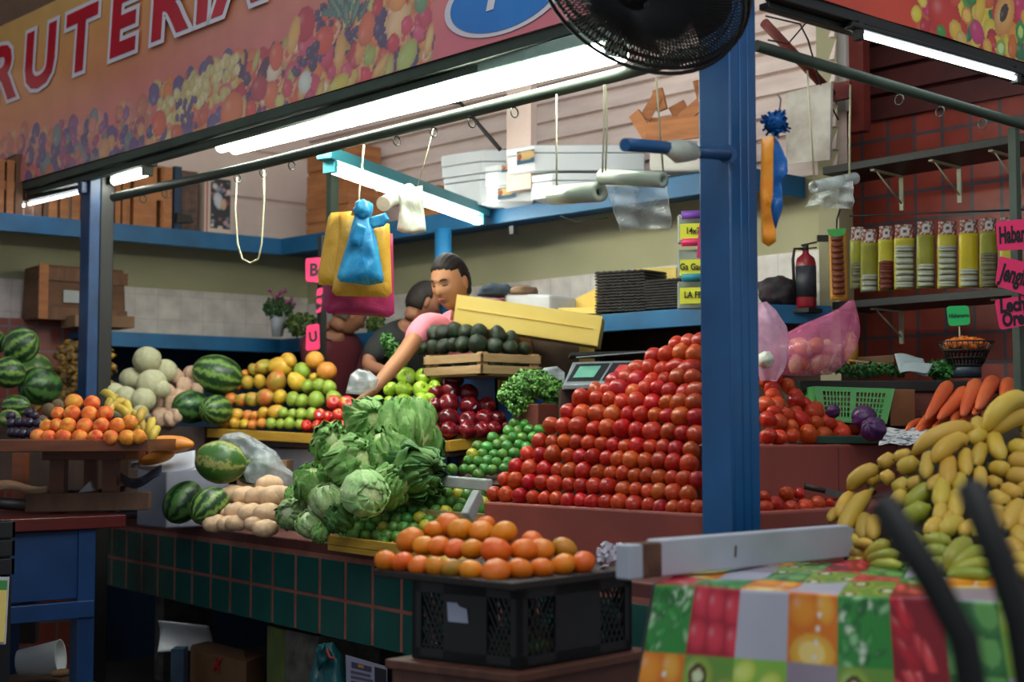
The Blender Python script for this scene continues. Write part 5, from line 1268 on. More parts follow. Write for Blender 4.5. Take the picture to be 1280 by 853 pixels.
# black bars close to the camera (handles of a hand cart)
bk_ = mat('black_rubber_bar', '#07080b', '#0c0d12', 10, .6)
c_ = thing('cart', P(1200, 900, 1.6), 'black cart whose two handle bars rise at the lower right', 'cart')
for pts, lab in (([(1103, 628, 1.75), (1165, 725, 1.72), (1205, 800, 1.7), (1218, 880, 1.7), (1222, 1100, 1.7)], 'a'), ([(1213, 607, 1.75), (1250, 700, 1.72), (1275, 780, 1.7), (1290, 880, 1.7), (1294, 1100, 1.7)], 'b')):
    pp_ = [P(*q) for q in pts]; MB().tube([pp_[0] - (pp_[1] - pp_[0]) * .05] + pp_, [.011] + [.018] * len(pp_), 14).build('handle_bar', bk_, c_)
q0_, q1_ = P(1222, 1100, 1.7), P(1294, 1100, 1.7)
MB().bar(V(q0_.x, q0_.y, .35), V(q1_.x, q1_.y, .35), .3, .03).build('cart_deck', bk_, c_)
for q in (q0_, q1_): MB().tube([q, V(q.x, q.y, .35)], .015, 10).build('upright', bk_, c_); MB().lathe([(.0, -.02), (.12, -.02), (.12, .02), (0, .02)], 20, Matrix.Translation((q.x, q.y, .125)) @ Matrix.Rotation(PI / 2, 4, 'Y')).build('wheel', bk_, c_)
for q in (q0_, q1_): MB().tube([V(q.x, q.y, .34), V(q.x, q.y, .125)], .012, 8).build('fork', bk_, c_)

# ================================================================== mandarin crate
blk = mat('black_plastic_crate', '#0b0c11', '#101218', 6, .5)
tw = mat('dark_brown_tray', '#1e1312', '#170e0d', 4, .7, stretch=(1, 6, 1))
nc = P(650, 838, 3.62)                       # near bottom corner of the crate
zb = nc.z
fl, fr = P(515, 822, 3.82), P(790, 812, 3.96)
ex = V(fr.x - nc.x, fr.y - nc.y, 0); ey = V(fl.x - nc.x, fl.y - nc.y, 0)
Hk = .206
kc = thing('plastic_crate', nc, 'black ventilated plastic crate holding up the mandarins', 'crate')
def crate_side(o, e, n, label_panel):
    b = MB(); L = e.length; u = e.normalized()
    b.obox(o, e, n * .01, Z * .03).obox(o + Z * (Hk - .03), e, n * .012, Z * .03)
    for t in (0, 1): b.obox(o + u * (t * (L - .03)), u * .03, n * .012, Z * Hk)
    b.obox(o + u * L * .30, u * L * .40, n * .008, Z * Hk)
    # diamond lattice on both flanks
    for s0, s1 in ((.03 / L, .30), (.70, 1 - .03 / L)):
        w = (s1 - s0) * L; k = 5
        for i in range(-k, k + 1):
            for sg in (1, -1):
                x0 = i * w / k; h = Hk - .06; x1 = x0 + sg * h * .5
                a_, b2 = x0, x1
                pts = []
                for t in np.linspace(0, 1, 9):
                    x = x0 + (x1 - x0) * t
                    if 0 <= x <= w: pts.append(o + u * (s0 * L + x) + Z * (.03 + h * t) + n * .005)
                if len(pts) > 1: b.bar(pts[0], pts[-1], .004, .005)
    return b
sides = [(nc, ex, ey.normalized()), (nc, ey, ex.normalized()), (nc + ey, ex, -ey.normalized()), (nc + ex, ey, -ex.normalized())]
for i, (o_, e_, n_) in enumerate(sides): crate_side(o_, e_, n_, i == 1).build('side_panel', blk, kc)
MB().prism([nc, nc + ex, nc + ex + ey, nc + ey], Z * .008).build('crate_base', blk, kc)
lo_c = nc + ey * .56 - ex.normalized() * .002 + Z * .105
eyn = ey.normalized()
MB().prism([lo_c - eyn * .035, lo_c + eyn * .030, lo_c + eyn * .034 + Z * .050, lo_c + eyn * .002 + Z * .050, lo_c - eyn * .005 + Z * .042, lo_c - eyn * .030 + Z * .036], -ex.normalized() * .0015).build('torn_label', mat('white_label', '#aeb4cc', '#a0a6c0', 6, .6), kc)
# contents glimpsed inside
for i in range(16):
    q = nc + ex * R.uniform(.12, .85) + ey * R.uniform(.12, .85) + Z * (.045 + .0)
    inst(R.choice(P_lime), V(q.x, q.y, nc.z + .035), .026, 'lime', label='lime lying inside the black crate', cat='lime', group='limes inside the black crate')
# dark wooden tray
ztop = nc.z + Hk
tr = thing('wooden_tray', V(nc.x, nc.y, ztop), 'dark brown wooden tray under the mandarins', 'tray')
tp = [P(467, 711, 4.15), P(560, 722, 3.86), P(640, 733, 3.66), P(720, 726, 3.8), P(786, 713, 4.02), P(745, 700, 4.5), P(640, 690, 4.75), P(520, 695, 4.6)]
zt_ = sum(p.z for p in tp) / len(tp); 
def onz(px, d): v = P(px, 600, d); return V(v.x, v.y, ztop + .002)
MB().prism([onz(467, 3.92), onz(640, 3.55), onz(800, 3.96), onz(640, 4.4)], Z * .020).build("tray_floor", tw, tr, bevel=.004)
# styrofoam crumbs in a torn box at the right end of the tray
sty = mat('white_foam', '#c0bcc8', '#b0aebc', 8, .8, bump=.4)
fb = thing('foam_scraps', onz(762, 4.1), 'heap of white foam scraps at the right end of the tray', 'foam')
fm = MB()
for i in range(40):
    q = onz(750 + R.uniform(-2, 28), 4.12 + R.uniform(-.08, .08)) + Z * (.03 + R.uniform(0, .04)); fm.cbox(q, .018, .012, .012, rotm(R.uniform(0, 3), R.uniform(0, 3), R.uniform(0, 3)))
fm.build('foam_bits', sty, fb)
MB().bar(onz(738, 3.95) + Z * .0, onz(757, 3.92) + Z * -.0 + Z * .03, .03, .004).build('foam_strip', sty, fb)
# wooden box under the crate
wb = mat('reddish_wood_box', '#5f382b', '#4a2a20', 4, .5, stretch=(1, 6, 1), bump=.15)
bx = thing('wooden_box', V(nc.x, nc.y, 0), 'brown wooden box stand under the black crate', 'box')
bo = nc - ex.normalized() * .05 - ey.normalized() * .03
MB().prism([V(p.x, p.y, zb - .002) for p in (bo, bo + ex * 1.25, bo + ex * 1.25 + ey * 1.22, bo + ey * 1.22)], V(0, 0, -.025)).build('lid', wb, bx, bevel=.004)
MB().prism([V(p.x, p.y, zb - .028) for p in (bo + ex * .03 + ey * .03, bo + ex * 1.2 + ey * .03, bo + ex * 1.2 + ey * 1.18, bo + ex * .03 + ey * 1.18)], V(0, 0, -(zb - .03))).build('box_body', wb, bx)
# ================================================================== hanging things
cord = mat('cream_cord', '#d6d2b0', '#c4c09c', 20, .7)
def string(pts, r, label, name='string', m=cord):
    return MB().tube(pts, r, 6).build(name, m, label=label, cat='string')
# looped cord at left
lp_ = [on(r0, r1, 297) - Z * .05]
lps = [(296, 222, 6.5), (294, 262, 6.5), (297, 305, 6.5), (303, 324, 6.5), (313, 329, 6.48), (323, 324, 6.45), (327, 305, 6.42), (330, 250, 6.4), (330, 208, 6.4)]
string([P(*q) for q in lps], .0042, 'cream cord hanging in a long loop from the rail hooks')
# plastic bag fabric
def bag_mat(name, c1, c2, rough=.3, alpha=1, trans=.0):
    t = NT(name); t.set(Roughness=rough); v = t.coord('Object'); nf = t.noise(v, 9, 5, .65, 1.2)
    t.color(t.ramp(nf, [(.35, c1), (.65, c2)])); t.bump(nf, .8, .006)
    t.b.inputs['Subsurface Weight'].default_value = .15; t.b.inputs['Subsurface Scale'].default_value = .02
    if alpha < 1: t.b.inputs['Alpha'].default_value = alpha
    return t.m
b_yel = bag_mat('yellow_bag_film', '#d9a230', '#e8b848'); b_blue = bag_mat('blue_bag_film', '#1c86bf', '#46b0dc'); b_mag = bag_mat('magenta_bag_film', '#a82a5c', '#c03c70')
b_org = bag_mat('orange_bag_film', '#f08e18', '#f8a830'); b_bl2 = bag_mat('deep_blue_bag_film', '#0f5fb0', '#1c7cd0'); b_whi = bag_mat('white_bag_film', '#c8d0c0', '#dde2d6'); b_teal = bag_mat('teal_bag_film', '#0f4650', '#1c6468')
def pad(poly, d, th, m, name, parent, seed=0, lay=1, bulge=.02, n=26):
    """puffy stack of flat bags whose outline is the polygon (photo columns/rows) at distance d"""
    pts = [P(x, y, d) for x, y in poly]; cx = sum(p[0] for p in poly) / len(poly); cy = sum(p[1] for p in poly) / len(poly)
    mb = MB(); k = len(poly)
    ring = []
    for i in range(k):
        a, b = poly[i], poly[(i + 1) % k]
        for j in range(6): t = j / 6; ring.append((a[0] + (b[0] - a[0]) * t, a[1] + (b[1] - a[1]) * t))
    N = len(ring); C0 = P(cx, cy, d); vs = []; fs = []; K = 9
    for side in (-1, 1):
        for q in range(K + 1):
            s = q / K
            for x, y in ring:
                p = P(cx + (x - cx) * s, cy + (y - cy) * s, d); e = (1 - s ** 5) ** .5
                w = noise.noise((p - C0) * 9 + V(seed, 0, side)) * .8 + noise.noise((p - C0) * 24 + V(seed, 0, 0)) * .35
                vs.append(p - FW * side * -1 * (th / 2 * e + bulge * e * w * (1 if side < 0 else .4)))
    for sd in range(2):
        o = sd * (K + 1) * N
        for q in range(K):
            for i in range(N):
                f_ = (o + q * N + i, o + q * N + (i + 1) % N, o + (q + 1) * N + (i + 1) % N, o + (q + 1) * N + i)
                fs.append(f_ if sd else f_[::-1])
    mb.add(vs, fs, 0, True); return mb.build(name, m, parent)
dB_ = 5.55
t = thing('bag_bundle', P(449, 258, dB_ + .04), 'magenta plastic bags hanging lowest behind the yellow ones', 'bags')
pad([(405, 300), (491, 292), (493, 392), (486, 397), (410, 392), (404, 385)], dB_ + .10, .05, b_mag, 'bag_stack', t, 1)
t = thing('bag_bundle', P(445, 256, dB_), 'yellow plastic carrier bags hanging as a thick pad', 'bags')
pad([(414, 266), (440, 264), (434, 300), (424, 358), (398, 356), (397, 345), (410, 272)], dB_ + .01, .05, b_yel, 'bag_stack', t, 2)
pad([(424, 266), (487, 280), (490, 366), (484, 372), (420, 370), (415, 364), (424, 290)], dB_ - .02, .06, b_yel, 'bag_stack', t, 3)
MB().tube([P(449, 262, dB_ - .02), P(449, 240, dB_ - .02), P(452, 216, 5.6), P(455, 182, 5.9)], .004, 6).build('string', cord, t)
t = thing('bag_bundle', P(454, 252, dB_ - .08), 'light blue plastic bags knotted in front of the yellow bags', 'bags')
pad([(444, 266), (460, 266), (471, 300), (480, 350), (478, 354), (460, 357), (425, 352), (421, 346), (432, 310)], dB_ - .10, .05, b_blue, 'bag_stack', t, 4, bulge=.03)
pad([(462, 272), (482, 266), (487, 274), (480, 283), (466, 286), (460, 282)], dB_ - .10, .025, b_blue, 'bag_ear', t, 5)
pad([(446, 278), (458, 284), (450, 308), (436, 303)], dB_ - .14, .015, b_blue, 'bag_ear', t, 6)
kb = MB().ball(lambda u: u * .037 * (1 + .25 * n3(u, 4, 2)), 24, 16, c=P(454, 262, dB_ - .1)); kb.build('knot', b_blue, t)
# white roll with white bag
t = thing('bag_roll', P(490, 245, 5.8), 'white plastic roll with a limp white bag hung on it', 'roll')
MB().tube([P(479, 255, 5.7), P(512, 238, 5.95)], .03, 16).build('roll', b_whi, t)
pad([(497, 238), (528, 232), (530, 262), (533, 290), (518, 293), (503, 291), (496, 288), (500, 262)], 5.72, .035, b_whi, 'limp_bag', t, 7, bulge=.035)
MB().tube([P(521, 236, 5.72), P(533, 195, 5.65), P(543, 156, 5.6)], .002, 6).build('string', cord, t)
# lamp strings
string([P(452, 205, 6.1), P(458, 225, 6.1), P(471, 240, 6.45)], .0025, 'thin cord dropping beside the teal framed lamp')
# clear bag rolls
rollm = mat('clear_roll_plastic', '#c6d0bc', '#aebda6', 6, .25); rolld = mat('roll_core', '#5a5648', '#403c32', 6, .7)
film = film_mat('clear_film', '#dfe6e2', .28)
def roll(a, b, r, label, mats=rollm, strings=(), sheet=None):
    a, b = Vector(a), Vector(b); t = thing('bag_roll', (a + b) / 2, label, 'roll'); d = (b - a).normalized(); n = 20
    x = d.orthogonal().normalized(); y = d.cross(x); vs = []; fs = []
    prof = [(a, r * .42), (a, r), (b, r), (b, r * .42), (b - d * .03, r * .38)]
    for c, q in prof:
        for j in range(n): w_ = 2 * PI * j / n; vs.append(c + (x * math.cos(w_) + y * math.sin(w_)) * q)
    for i in range(4):
        for j in range(n): fs.append((i * n + j, i * n + (j + 1) % n, (i + 1) * n + (j + 1) % n, (i + 1) * n + j))
    MB().add(vs, fs, 0, True).build('roll', mats, t)
    MB().tube([b - d * .028, b - d * .026], r * .4, 14).tube([a + d * .0, a + d * .004], r * .4, 14).build('core', rolld, t)
    for s in strings: MB().tube(s, .0036, 6).build('string', cord, t)
    if sheet:
        (xa, ya), (xb, yb), (xc, yc), (xd, yd), dd = sheet
        def fsh(u, v):
            p = P(xa + (xb - xa) * u, ya + (yb - ya) * u, dd).lerp(P(xd + (xc - xd) * u, yd + (yc - yd) * u, dd), v)
            return p + FW * (.02 * math.sin(u * 9 + v * 3) + .012 * math.sin(v * 13 - u * 5)) * (.4 + v)
        MB().grid(fsh, 24, 24, thick=.0006).build('film_sheet', film, t)
        MB().tube([fsh(0, i / 8) for i in range(9)], .0012, 5).tube([fsh(1, i / 8) for i in range(9)], .0012, 5).build('film_edge', b_whi, t)
    return t
roll(P(692, 244, 5.0), P(750, 240, 4.75), .034, 'thick roll of bags hanging lower, left of the other roll', strings=[[P(696, 232, 4.9), P(695.5, 180, 4.9), P(695.5, 118, 4.9)]])
roll(P(752, 221, 4.75), P(829, 225, 4.55), .026, 'upper roll of clear bags with a film sheet dangling below', strings=[[P(753, 216, 4.7), P(755, 160, 4.7), P(755, 106, 4.7)], [P(757, 214, 4.7), P(759, 160, 4.7), P(757, 106, 4.7)], [P(829, 216, 4.55), P(824, 150, 4.5), P(820, 95, 4.5)]],
     sheet=((758, 232), (833, 232), (839, 286), (776, 288), 4.64))
roll(P(1068, 223, 4.95), P(1018, 234, 4.72), .021, 'clear bag roll hanging right of the blue post', film_mat('grey_clear_film', '#cdd6d2', .55), strings=[[P(1018, 230, 4.72), P(1013, 150, 4.7), P(1009, 88, 4.7)], [P(1062, 220, 4.9), P(1062, 160, 4.9), P(1063, 106, 4.85)]],
     sheet=((1024, 236), (1066, 226), (1064, 262), (1008, 258), 4.85))
# cling film on the side pipe
cf = MB().tube([sp[1].lerp(sp[2], .15), sp[1].lerp(sp[2], .5), sp[1].lerp(sp[2], .95)], [.022, .034, .024], 16).jitter(.012, 22); cf.build('cling_film', b_whi, label='white plastic wrapped round the stub pipe of the post', cat='plastic wrap')
# orange and blue bags right of the post
t = thing('bag_bundle', P(963, 180, 4.35), 'orange plastic bags hanging just right of the blue post', 'bags')
pad([(952, 172), (967, 170), (966, 240), (962, 270), (970, 290), (970, 302), (961, 309), (952, 303), (950, 240)], 4.30, .04, b_org, 'bag_stack', t, 11, bulge=.03)
t = thing('bag_bundle', P(975, 150, 4.3), 'deep blue plastic bags on a hook right of the blue post', 'bags')
kb = MB().ball(lambda u: V(u.x, u.y, u.z * .9) * .034 * (1 + .3 * n3(u, 6, 4)), 26, 18, c=P(970, 154, 4.38))
for q_ in range(70):
    v_ = V(R.gauss(0, 1), R.gauss(0, 1), R.gauss(0, 1)).normalized(); kb.bar(P(970, 154, 4.38) + v_ * .02, P(970, 154, 4.38) + v_ * R.uniform(.038, .052), .007, .0012, up=v_.orthogonal()); kb.build('knot', b_bl2, t)
pad([(966, 168), (974, 178), (984, 200), (985, 215), (976, 225), (978, 262), (970, 286), (963, 282), (962, 230)], 4.4, .035, b_bl2, 'bag_stack', t, 12, bulge=.035)
MB().tube([P(972, 118, 4.38), P(976, 124, 4.38), P(975, 134, 4.38), P(971, 146, 4.38)], .003, 6).build('hook', mat('hook_wire', '#8a8c80', '#6a6c62', 9, .3, metal=.8), t)
# pink bags of produce behind the right tomatoes
b_pink = film_mat('pink_bag_film', '#d8709a', .42, .25); 
def sackbag(prof, lean, c, m, name, parent, seed, seg=30):
    """gathered bag: (height, radius) profile stacked on c along lean offsets"""
    mb = MB(); vs = []; fs = []; k = len(prof)
    for i, (h, r, ox_) in enumerate(prof):
        for j in range(seg):
            a = 2 * PI * j / seg; rr_ = r * (1 + .10 * math.sin(7 * a + seed + h * 9) + .06 * math.sin(13 * a - seed))
            vs.append(Vector(c) + RT * (rr_ * math.cos(a) + ox_) + HF * (rr_ * math.sin(a) * .7) + Z * h)
    for i in range(k - 1):
        for j in range(seg): fs.append((i * seg + j, i * seg + (j + 1) % seg, (i + 1) * seg + (j + 1) % seg, (i + 1) * seg + j))
    mb.add(vs, fs, 0, True).jitter(.01, 16, seed); return mb.build(name, m, parent)
c = P(1008, 470, 5.75)
t = thing('produce_bag', c, 'big pink translucent bag of orange produce leaning right', 'bag')
sackbag([(0, .02, 0), (.004, .10, .0), (.05, .15, 0), (.11, .165, .02), (.16, .15, .05), (.20, .115, .09), (.24, .07, .135), (.275, .03, .17), (.30, .012, .185)], None, c, b_pink, 'pink_film', t, 1)
for i in range(16):
    q = c + RT * R.uniform(-.09, .09) + HF * R.uniform(-.04, .04) + Z * R.uniform(.04, .13)
    if i % 2: inst(P_orng[0], q, .032, 'packed_fruit', parent=None, label='orange fruit packed inside the pink bag', cat='fruit', group='fruit inside the pink bag')
    else:
        o_ = inst(P_root[0], q, .028, 'packed_fruit', label='peach-coloured root packed inside the pink bag', cat='vegetable', group='roots inside the pink bag')
t2c = P(962, 470, 5.5)
t = thing('produce_bag', t2c, 'pale pink plastic bag with a white knot next to the post', 'bag')
sackbag([(-.02, .03, 0), (.02, .05, 0), (.06, .065, 0), (.13, .085, -.01), (.19, .08, -.01), (.25, .05, -.02), (.28, .02, -.03)], None, t2c, film_mat('pale_pink_film', '#dcaac6', .55, .25), 'pink_film', t, 4)
kb = MB().ball(lambda u: u * .03 * (1 + .3 * n3(u, 3)), 20, 14, c=P(957, 450, 5.42)); kb.build('white_knot', b_whi, t)
# clear bag on the counter by the watermelons, and the one at the seller's hand
def crumple(poly, d, hgt, m, name, label, seed, cat='bag'):
    ob = pad(poly, d, hgt, m, name, None, seed, bulge=.06); tag(ob, label, cat); return ob
crumple([(268, 556), (280, 543), (300, 540), (312, 545), (325, 552), (345, 565), (358, 585), (375, 597), (362, 607), (335, 608), (308, 603), (304, 590), (318, 580), (306, 562), (290, 552)], 6.6, .12, film_mat('clear_bag_film', '#c3cdd0', .42), 'plastic_bag', 'crumpled clear plastic bag behind the pale watermelon', 21)
crumple([(432, 492), (438, 468), (448, 461), (462, 464), (474, 474), (470, 486), (452, 494)], 6.15, .10, film_mat('clear_bag_film2', '#c8cdd0', .5), 'plastic_bag', 'clear plastic bag beside the hand of the woman in pink', 22)
crumple([(672, 468), (680, 460), (696, 458), (706, 466), (706, 490), (696, 498), (680, 492)], 6.45, .05, film_mat('clear_bag_film3', '#b8c2c8', .5), 'plastic_bag', 'clear plastic bag behind the parsley bunch', 23)
# ================================================================== price signs
neon = mat('neon_pink_card', '#f2326e', '#ea2c68', 4, .6); neong = mat('neon_green_card', '#2fc86f', '#2abf68', 4, .6); neony = mat('neon_yellow_card', '#d6d83c', '#cccf36', 4, .6); ink = mat('black_marker', '#16101a', '#120c16', 9, .6)
def sign(quad, d, lines, label, m=neon, size=None, bold=.02, name='price_sign', txt=ink, shear=.1, rnd_=0, sx=.9):
    """card from four photo corners (tl, tr, br, bl) with handwriting"""
    p = [P(x, y, dd) for (x, y), dd in zip(quad, d if isinstance(d, (list, tuple)) else [d] * 4)]; c = sum(p, V(0, 0, 0)) / 4
    ux_ = (p[1] - p[0]).normalized(); uy_ = (p[0] - p[3]); H_ = uy_.length; uy_ = (uy_ - ux_ * uy_.dot(ux_)).normalized(); n = ux_.cross(uy_)
    q = []
    for i in range(4):
        a, b, c_ = p[i - 1], p[i], p[(i + 1) % 4]; r = .012
        q += [b + (a - b).normalized() * r, b + ((a - b).normalized() + (c_ - b).normalized()) * r * .3, b + (c_ - b).normalized() * r]
    t = thing(name, c - uy_ * H_ / 2, label, 'sign'); MB().prism(q, -n * .002).build('card', m, t)
    k = len(lines)
    for i, (s, fx) in enumerate(lines):
        z = size or H_ / k * .62; tm = text_mesh(s, z); wt_ = max(v.co.x for v in tm.vertices) - min(v.co.x for v in tm.vertices); bpy.data.meshes.remove(tm); sx_ = min(sx, .9 * (p[1] - p[0]).length / wt_)
        put_text(s, c + uy_ * (H_ * (.5 - (i + .5) / k) * .9) + ux_ * fx * (p[1] - p[0]).length, ux_, uy_, z, 'handwriting', txt, t, bold, shear, .0015, sx_)
    return t, n
ds = 5.2
sign([(1245, 277), (1302, 272), (1304, 310), (1247, 314)], ds, [('Habanero', .0)], 'bright pink sign reading Habanero, top of the three on the right', size=.082, bold=.003, sx=.72)
sign([(1249, 320), (1304, 333), (1300, 375), (1244, 357)], ds - .02, [('Jengibre', .02)], 'bright pink sign reading Jengibre, tilted, middle of three', size=.085, bold=.003, sx=.8)
sign([(1243, 375), (1302, 367), (1306, 402), (1250, 413)], ds - .01, [('Lechuga', .04), ('Orejona', .05)], 'bright pink sign reading Lechuga Orejona, lowest of three', size=.068, bold=.003, sx=.8)
sign([(382, 323), (412, 321), (412, 355), (382, 352)], 7.5, [('Bet', .08)], 'pink sign partly covered by the hanging yellow bag', size=.09, bold=.003)
sign([(396, 361), (404, 359), (401, 391), (395, 392)], 7.5, [('a', .0)], 'narrow pink sign edge beside the magenta bags', size=.03)
sign([(383, 407), (399, 404), (400, 437), (382, 439)], 7.5, [('U', 0)], 'small pink sign low on the black pole above the fruit', size=.07, bold=.003)
sign([(1183, 383), (1211, 382), (1213, 406), (1186, 408)], 5.85, [('Habanero', 0)], 'small green sign on a stick in the orange pepper basket', neong, size=.023, bold=.0006, txt=mat('green_ink', '#0f5a34', '#0d4e2e', 9, .6))
MB().tube([P(1199, 408, 5.86), P(1200, 425, 5.86)], .003, 6).build('sign_stick', cord, label='thin stick holding up the green sign', cat='stick')
# bag packs with yellow labels beside the post
bx_ = [((857, 266), (880, 265), (880, 275), (857, 276), '#6a3a9a', 'purple'), ((853, 300), (880, 300), (880, 312), (853, 313), '#c8285a', 'crimson'), ((857, 344), (880, 343), (880, 352), (857, 353), '#1c7a8c', 'teal')]
for i, (a_, b_2, c_2, d_2, colr, cn) in enumerate(bx_):
    t = thing('bag_pack', P(868, a_[1] + 40, 6.1), f'grey pack of plastic bags with {cn} band, labelled in yellow, by the post', 'pack', 'labelled bag packs beside the post')
    y0_ = [270, 314, 354][i]; y1_ = [304, 346, 386][i]
    MB().obox(P(848, y1_, 6.3), P(885, y1_, 6.3) - P(848, y1_, 6.3), HF * .04, Z * (y1_ - y0_ + 2) / FPX * 6.3).build('pack_body', mat('grey_film_pack', '#98a096', '#7f887f', 9, .35), t, bevel=.004)
    MB().tube([P(852, a_[1] + 3, 6.26), P(884, a_[1] + 2, 6.26)], .018, 12).build('coloured_band', mat(cn + '_band', colr, colr, 5, .4), t)
    yl = [283, 328, 363][i]; q = [P(850, yl - 3, 6.25), P(884, yl - 4, 6.25), P(884, yl + 16, 6.25), P(850, yl + 17, 6.25)]
    MB().prism(q, HF * .002).build('yellow_label', neony, t)
    put_text(['14x7', 'Ga Gach', 'LA FE'][i], P(866, yl + 6, 6.245), RT, Z, .04, 'handwriting', ink, t, .0008, 0, .001, .8)
MB().prism([P(874, 282, 5.7), P(881, 268, 5.7), P(881, 326, 5.7), P(871, 322, 5.7)], HF * .004).build('pink_strip', b_mag, label='magenta plastic strip hanging against the blue post', cat='bag')
MB().tube([P(879, 270, 5.7), P(886, 262, 5.7), P(892, 64, 5.6)], .002, 5).build('string', cord, label='thin cord behind the blue post holding the magenta strip', cat='string')

# ================================================================== seasoning packets, shelves and brackets on the tiled wall
cvH = Canvas(1, 1, 14, 10); rr2 = random.Random(4)
for yy in range(11):
    for xx in range(15): cvH.c[yy, xx] = lin(rr2.choice(['#d8d0c8', '#5a6a3a', '#a83a2a', '#2c3a34', '#e0dcd4', '#c84a34', '#5a3a34']))
for cx_, cy_ in ((.5, .5),): cvH.ell(.5, .45, .28, .34, 0, '#e4e0dc', core='#4a4440', core_r=.4)
hdr = vcol_mat('printed_header', .4)
pky = [mat('packet_yellow', '#c4bb3a', '#b0a82e', 9, .3), mat('packet_olive', '#9a9a34', '#86862c', 9, .3), mat('packet_bright', '#d4c028', '#c8b424', 9, .3)]
whp = mat('packet_white', '#b8bca8', '#a0a494', 12, .4); dkp = mat('packet_grey_herb', '#7a7658', '#605c44', 12, .6); redp = mat('packet_brown_chili', '#7a3a26', '#5c2a1c', 12, .5); foilp = mat('packet_shadow_stripe', '#2c2c22', '#3a382c', 9, .5)
def packet(x0, x1, yt, yb, d, ym, kinds, col_, label, i):
    t = thing('seasoning_packet', P((x0 + x1) / 2, yb, d), label, 'packet', 'seasoning packets hanging in a row on the tiled wall')
    w_ = (x1 - x0)
    def sheet(xa, xb, ya, yb_, bul, off, seed):
        def f_(u, v):
            p = P(xa + (xb - xa) * u, ya + (yb_ - ya) * v, d); e = math.sin(PI * u) ** .5 * bul
            return p - HF * (off + e * (1 + .25 * math.sin(v * 9 + seed)))
        return f_
    g = MB().grid(sheet(x0 + 1, x1 - 1, yt, yt + 19, .004, 0, i), 14, 10, thick=.002); g.c = np.concatenate([cvH.c.reshape(-1, 4)] * 2); g.build('printed_header', hdr, t)
    MB().grid(sheet(x0, x1, yt + 17, yb, .012, .001, i), 10, 16, thick=.004).build('card_back', col_, t)
    n = max(2, int((yb - ym) / 7))
    for j in range(n):
        ya = ym + (yb - ym) * j / n; yb2 = ym + (yb - ym) * (j + .92) / n
        m_ = kinds
        MB().grid(sheet(x0 + 1, x1 - 2, ya, yb2 - (1.5 if kinds is whp else 0), .014, .012, j), 8, 6, thick=.006).build('sachet', m_, t)
pks = [(1063, 1081, 284, 362, 330, dkp, 1), (1076, 1097, 287, 366, 345, whp, 1), (1098, 1117, 283, 364, 328, redp, 0), (1118, 1143, 281, 362, 309, whp, 0), (1146, 1168, 277, 361, 332, whp, 1), (1172, 1196, 277, 361, 309, whp, 0),
       (1199, 1223, 275, 360, 338, whp, 2), (1225, 1246, 273, 360, 318, dkp, 1), (1250, 1272, 272, 360, 330, whp, 0)]
for i, (a_, b_2, yt, yb_, ym, k_, c_) in enumerate(pks):
    kind = {id(dkp): 'grey herbs', id(whp): 'white sachets', id(redp): 'brown chili'}[id(k_)]
    packet(a_, b_2, yt, yb_, 6.42 - i * .05, ym, k_, pky[c_], f'yellow card of {kind}, {ORD[i]} from left in the row on the tiled wall', i)
t = thing('seasoning_packet', P(1047, 375, 6.2), 'dark chili packet strip with green header left of the yellow cards', 'packet')
MB().grid(lambda u, v: P(1036 + 22 * u + 2 * v, 288 + 88 * v, 6.2) - HF * .006 * math.sin(PI * u), 8, 20, thick=.004).build('card_back', mat('orange_card', '#c88a28', '#b87a20', 5, .5), t)
MB().prism([P(1034, 287, 6.18), P(1058, 285, 6.18), P(1056, 293, 6.18), P(1046, 297, 6.18), P(1036, 294, 6.18)], HF * .004).build('green_header', mat('green_card', '#3fa04a', '#38904a', 5, .5), t)
for j in range(10): 
    y = 299 + j * 7.4; MB().tube([P(1039 + j * .25, y, 6.17), P(1053 + j * .3, y - .5, 6.17)], .011, 8).build('sachet', redp, t)
# shelves on the wall: slab + L brackets
brk = mat('cream_bracket', '#b9b99a', '#a4a488', 6, .5)
def wall_rack(px0, px1, y0, y1, d0, d1, label, brs, ylen):
    a, b = P(px0, y0, d0), P(px1, y1, d1); z = (a.z + b.z) / 2; a.z = b.z = z; t = thing('bracket_shelf', a, label, 'shelf'); e = b - a; n = L2(nT.x, nT.y)
    MB().obox(a, e, n * .30, Z * .035).build('shelf_board', steel_dk, t, bevel=.003)
    for px in brs:
        q = on(a, b, px) + n * .28; q.z = z - .002
        MB().bar(q, q - Z * ylen, .02, .008, up=n).bar(q - n * .0 - Z * .004, q - n * .24 - Z * .004, .02, .008).tube([q - Z * ylen * .8, q - n * .2 - Z * .01], .004, 6).build('bracket', brk, t)
    return t
wall_rack(1028, 1300, 213, 180, 6.5, 5.7, 'black shelf at the top of the red tiled wall', (1084, 1157, 1232), .16)
wall_rack(1040, 1300, 383, 372, 6.5, 5.75, 'black shelf beneath the yellow seasoning packets', (1084, 1235), .15)
MB().tube([P(1062, 270, 6.47), P(1290, 262, 5.95)], .004, 6).build('hanging_wire', steel_dk, label='wire that the seasoning packets hang from', cat='wire')
MB().tube([P(1050, 262, 6.3), P(1046, 275, 6.25), P(1046, 288, 6.19)], .004, 6).build('hook', steel_dk, label='small hook holding the dark chili packet strip', cat='hook')
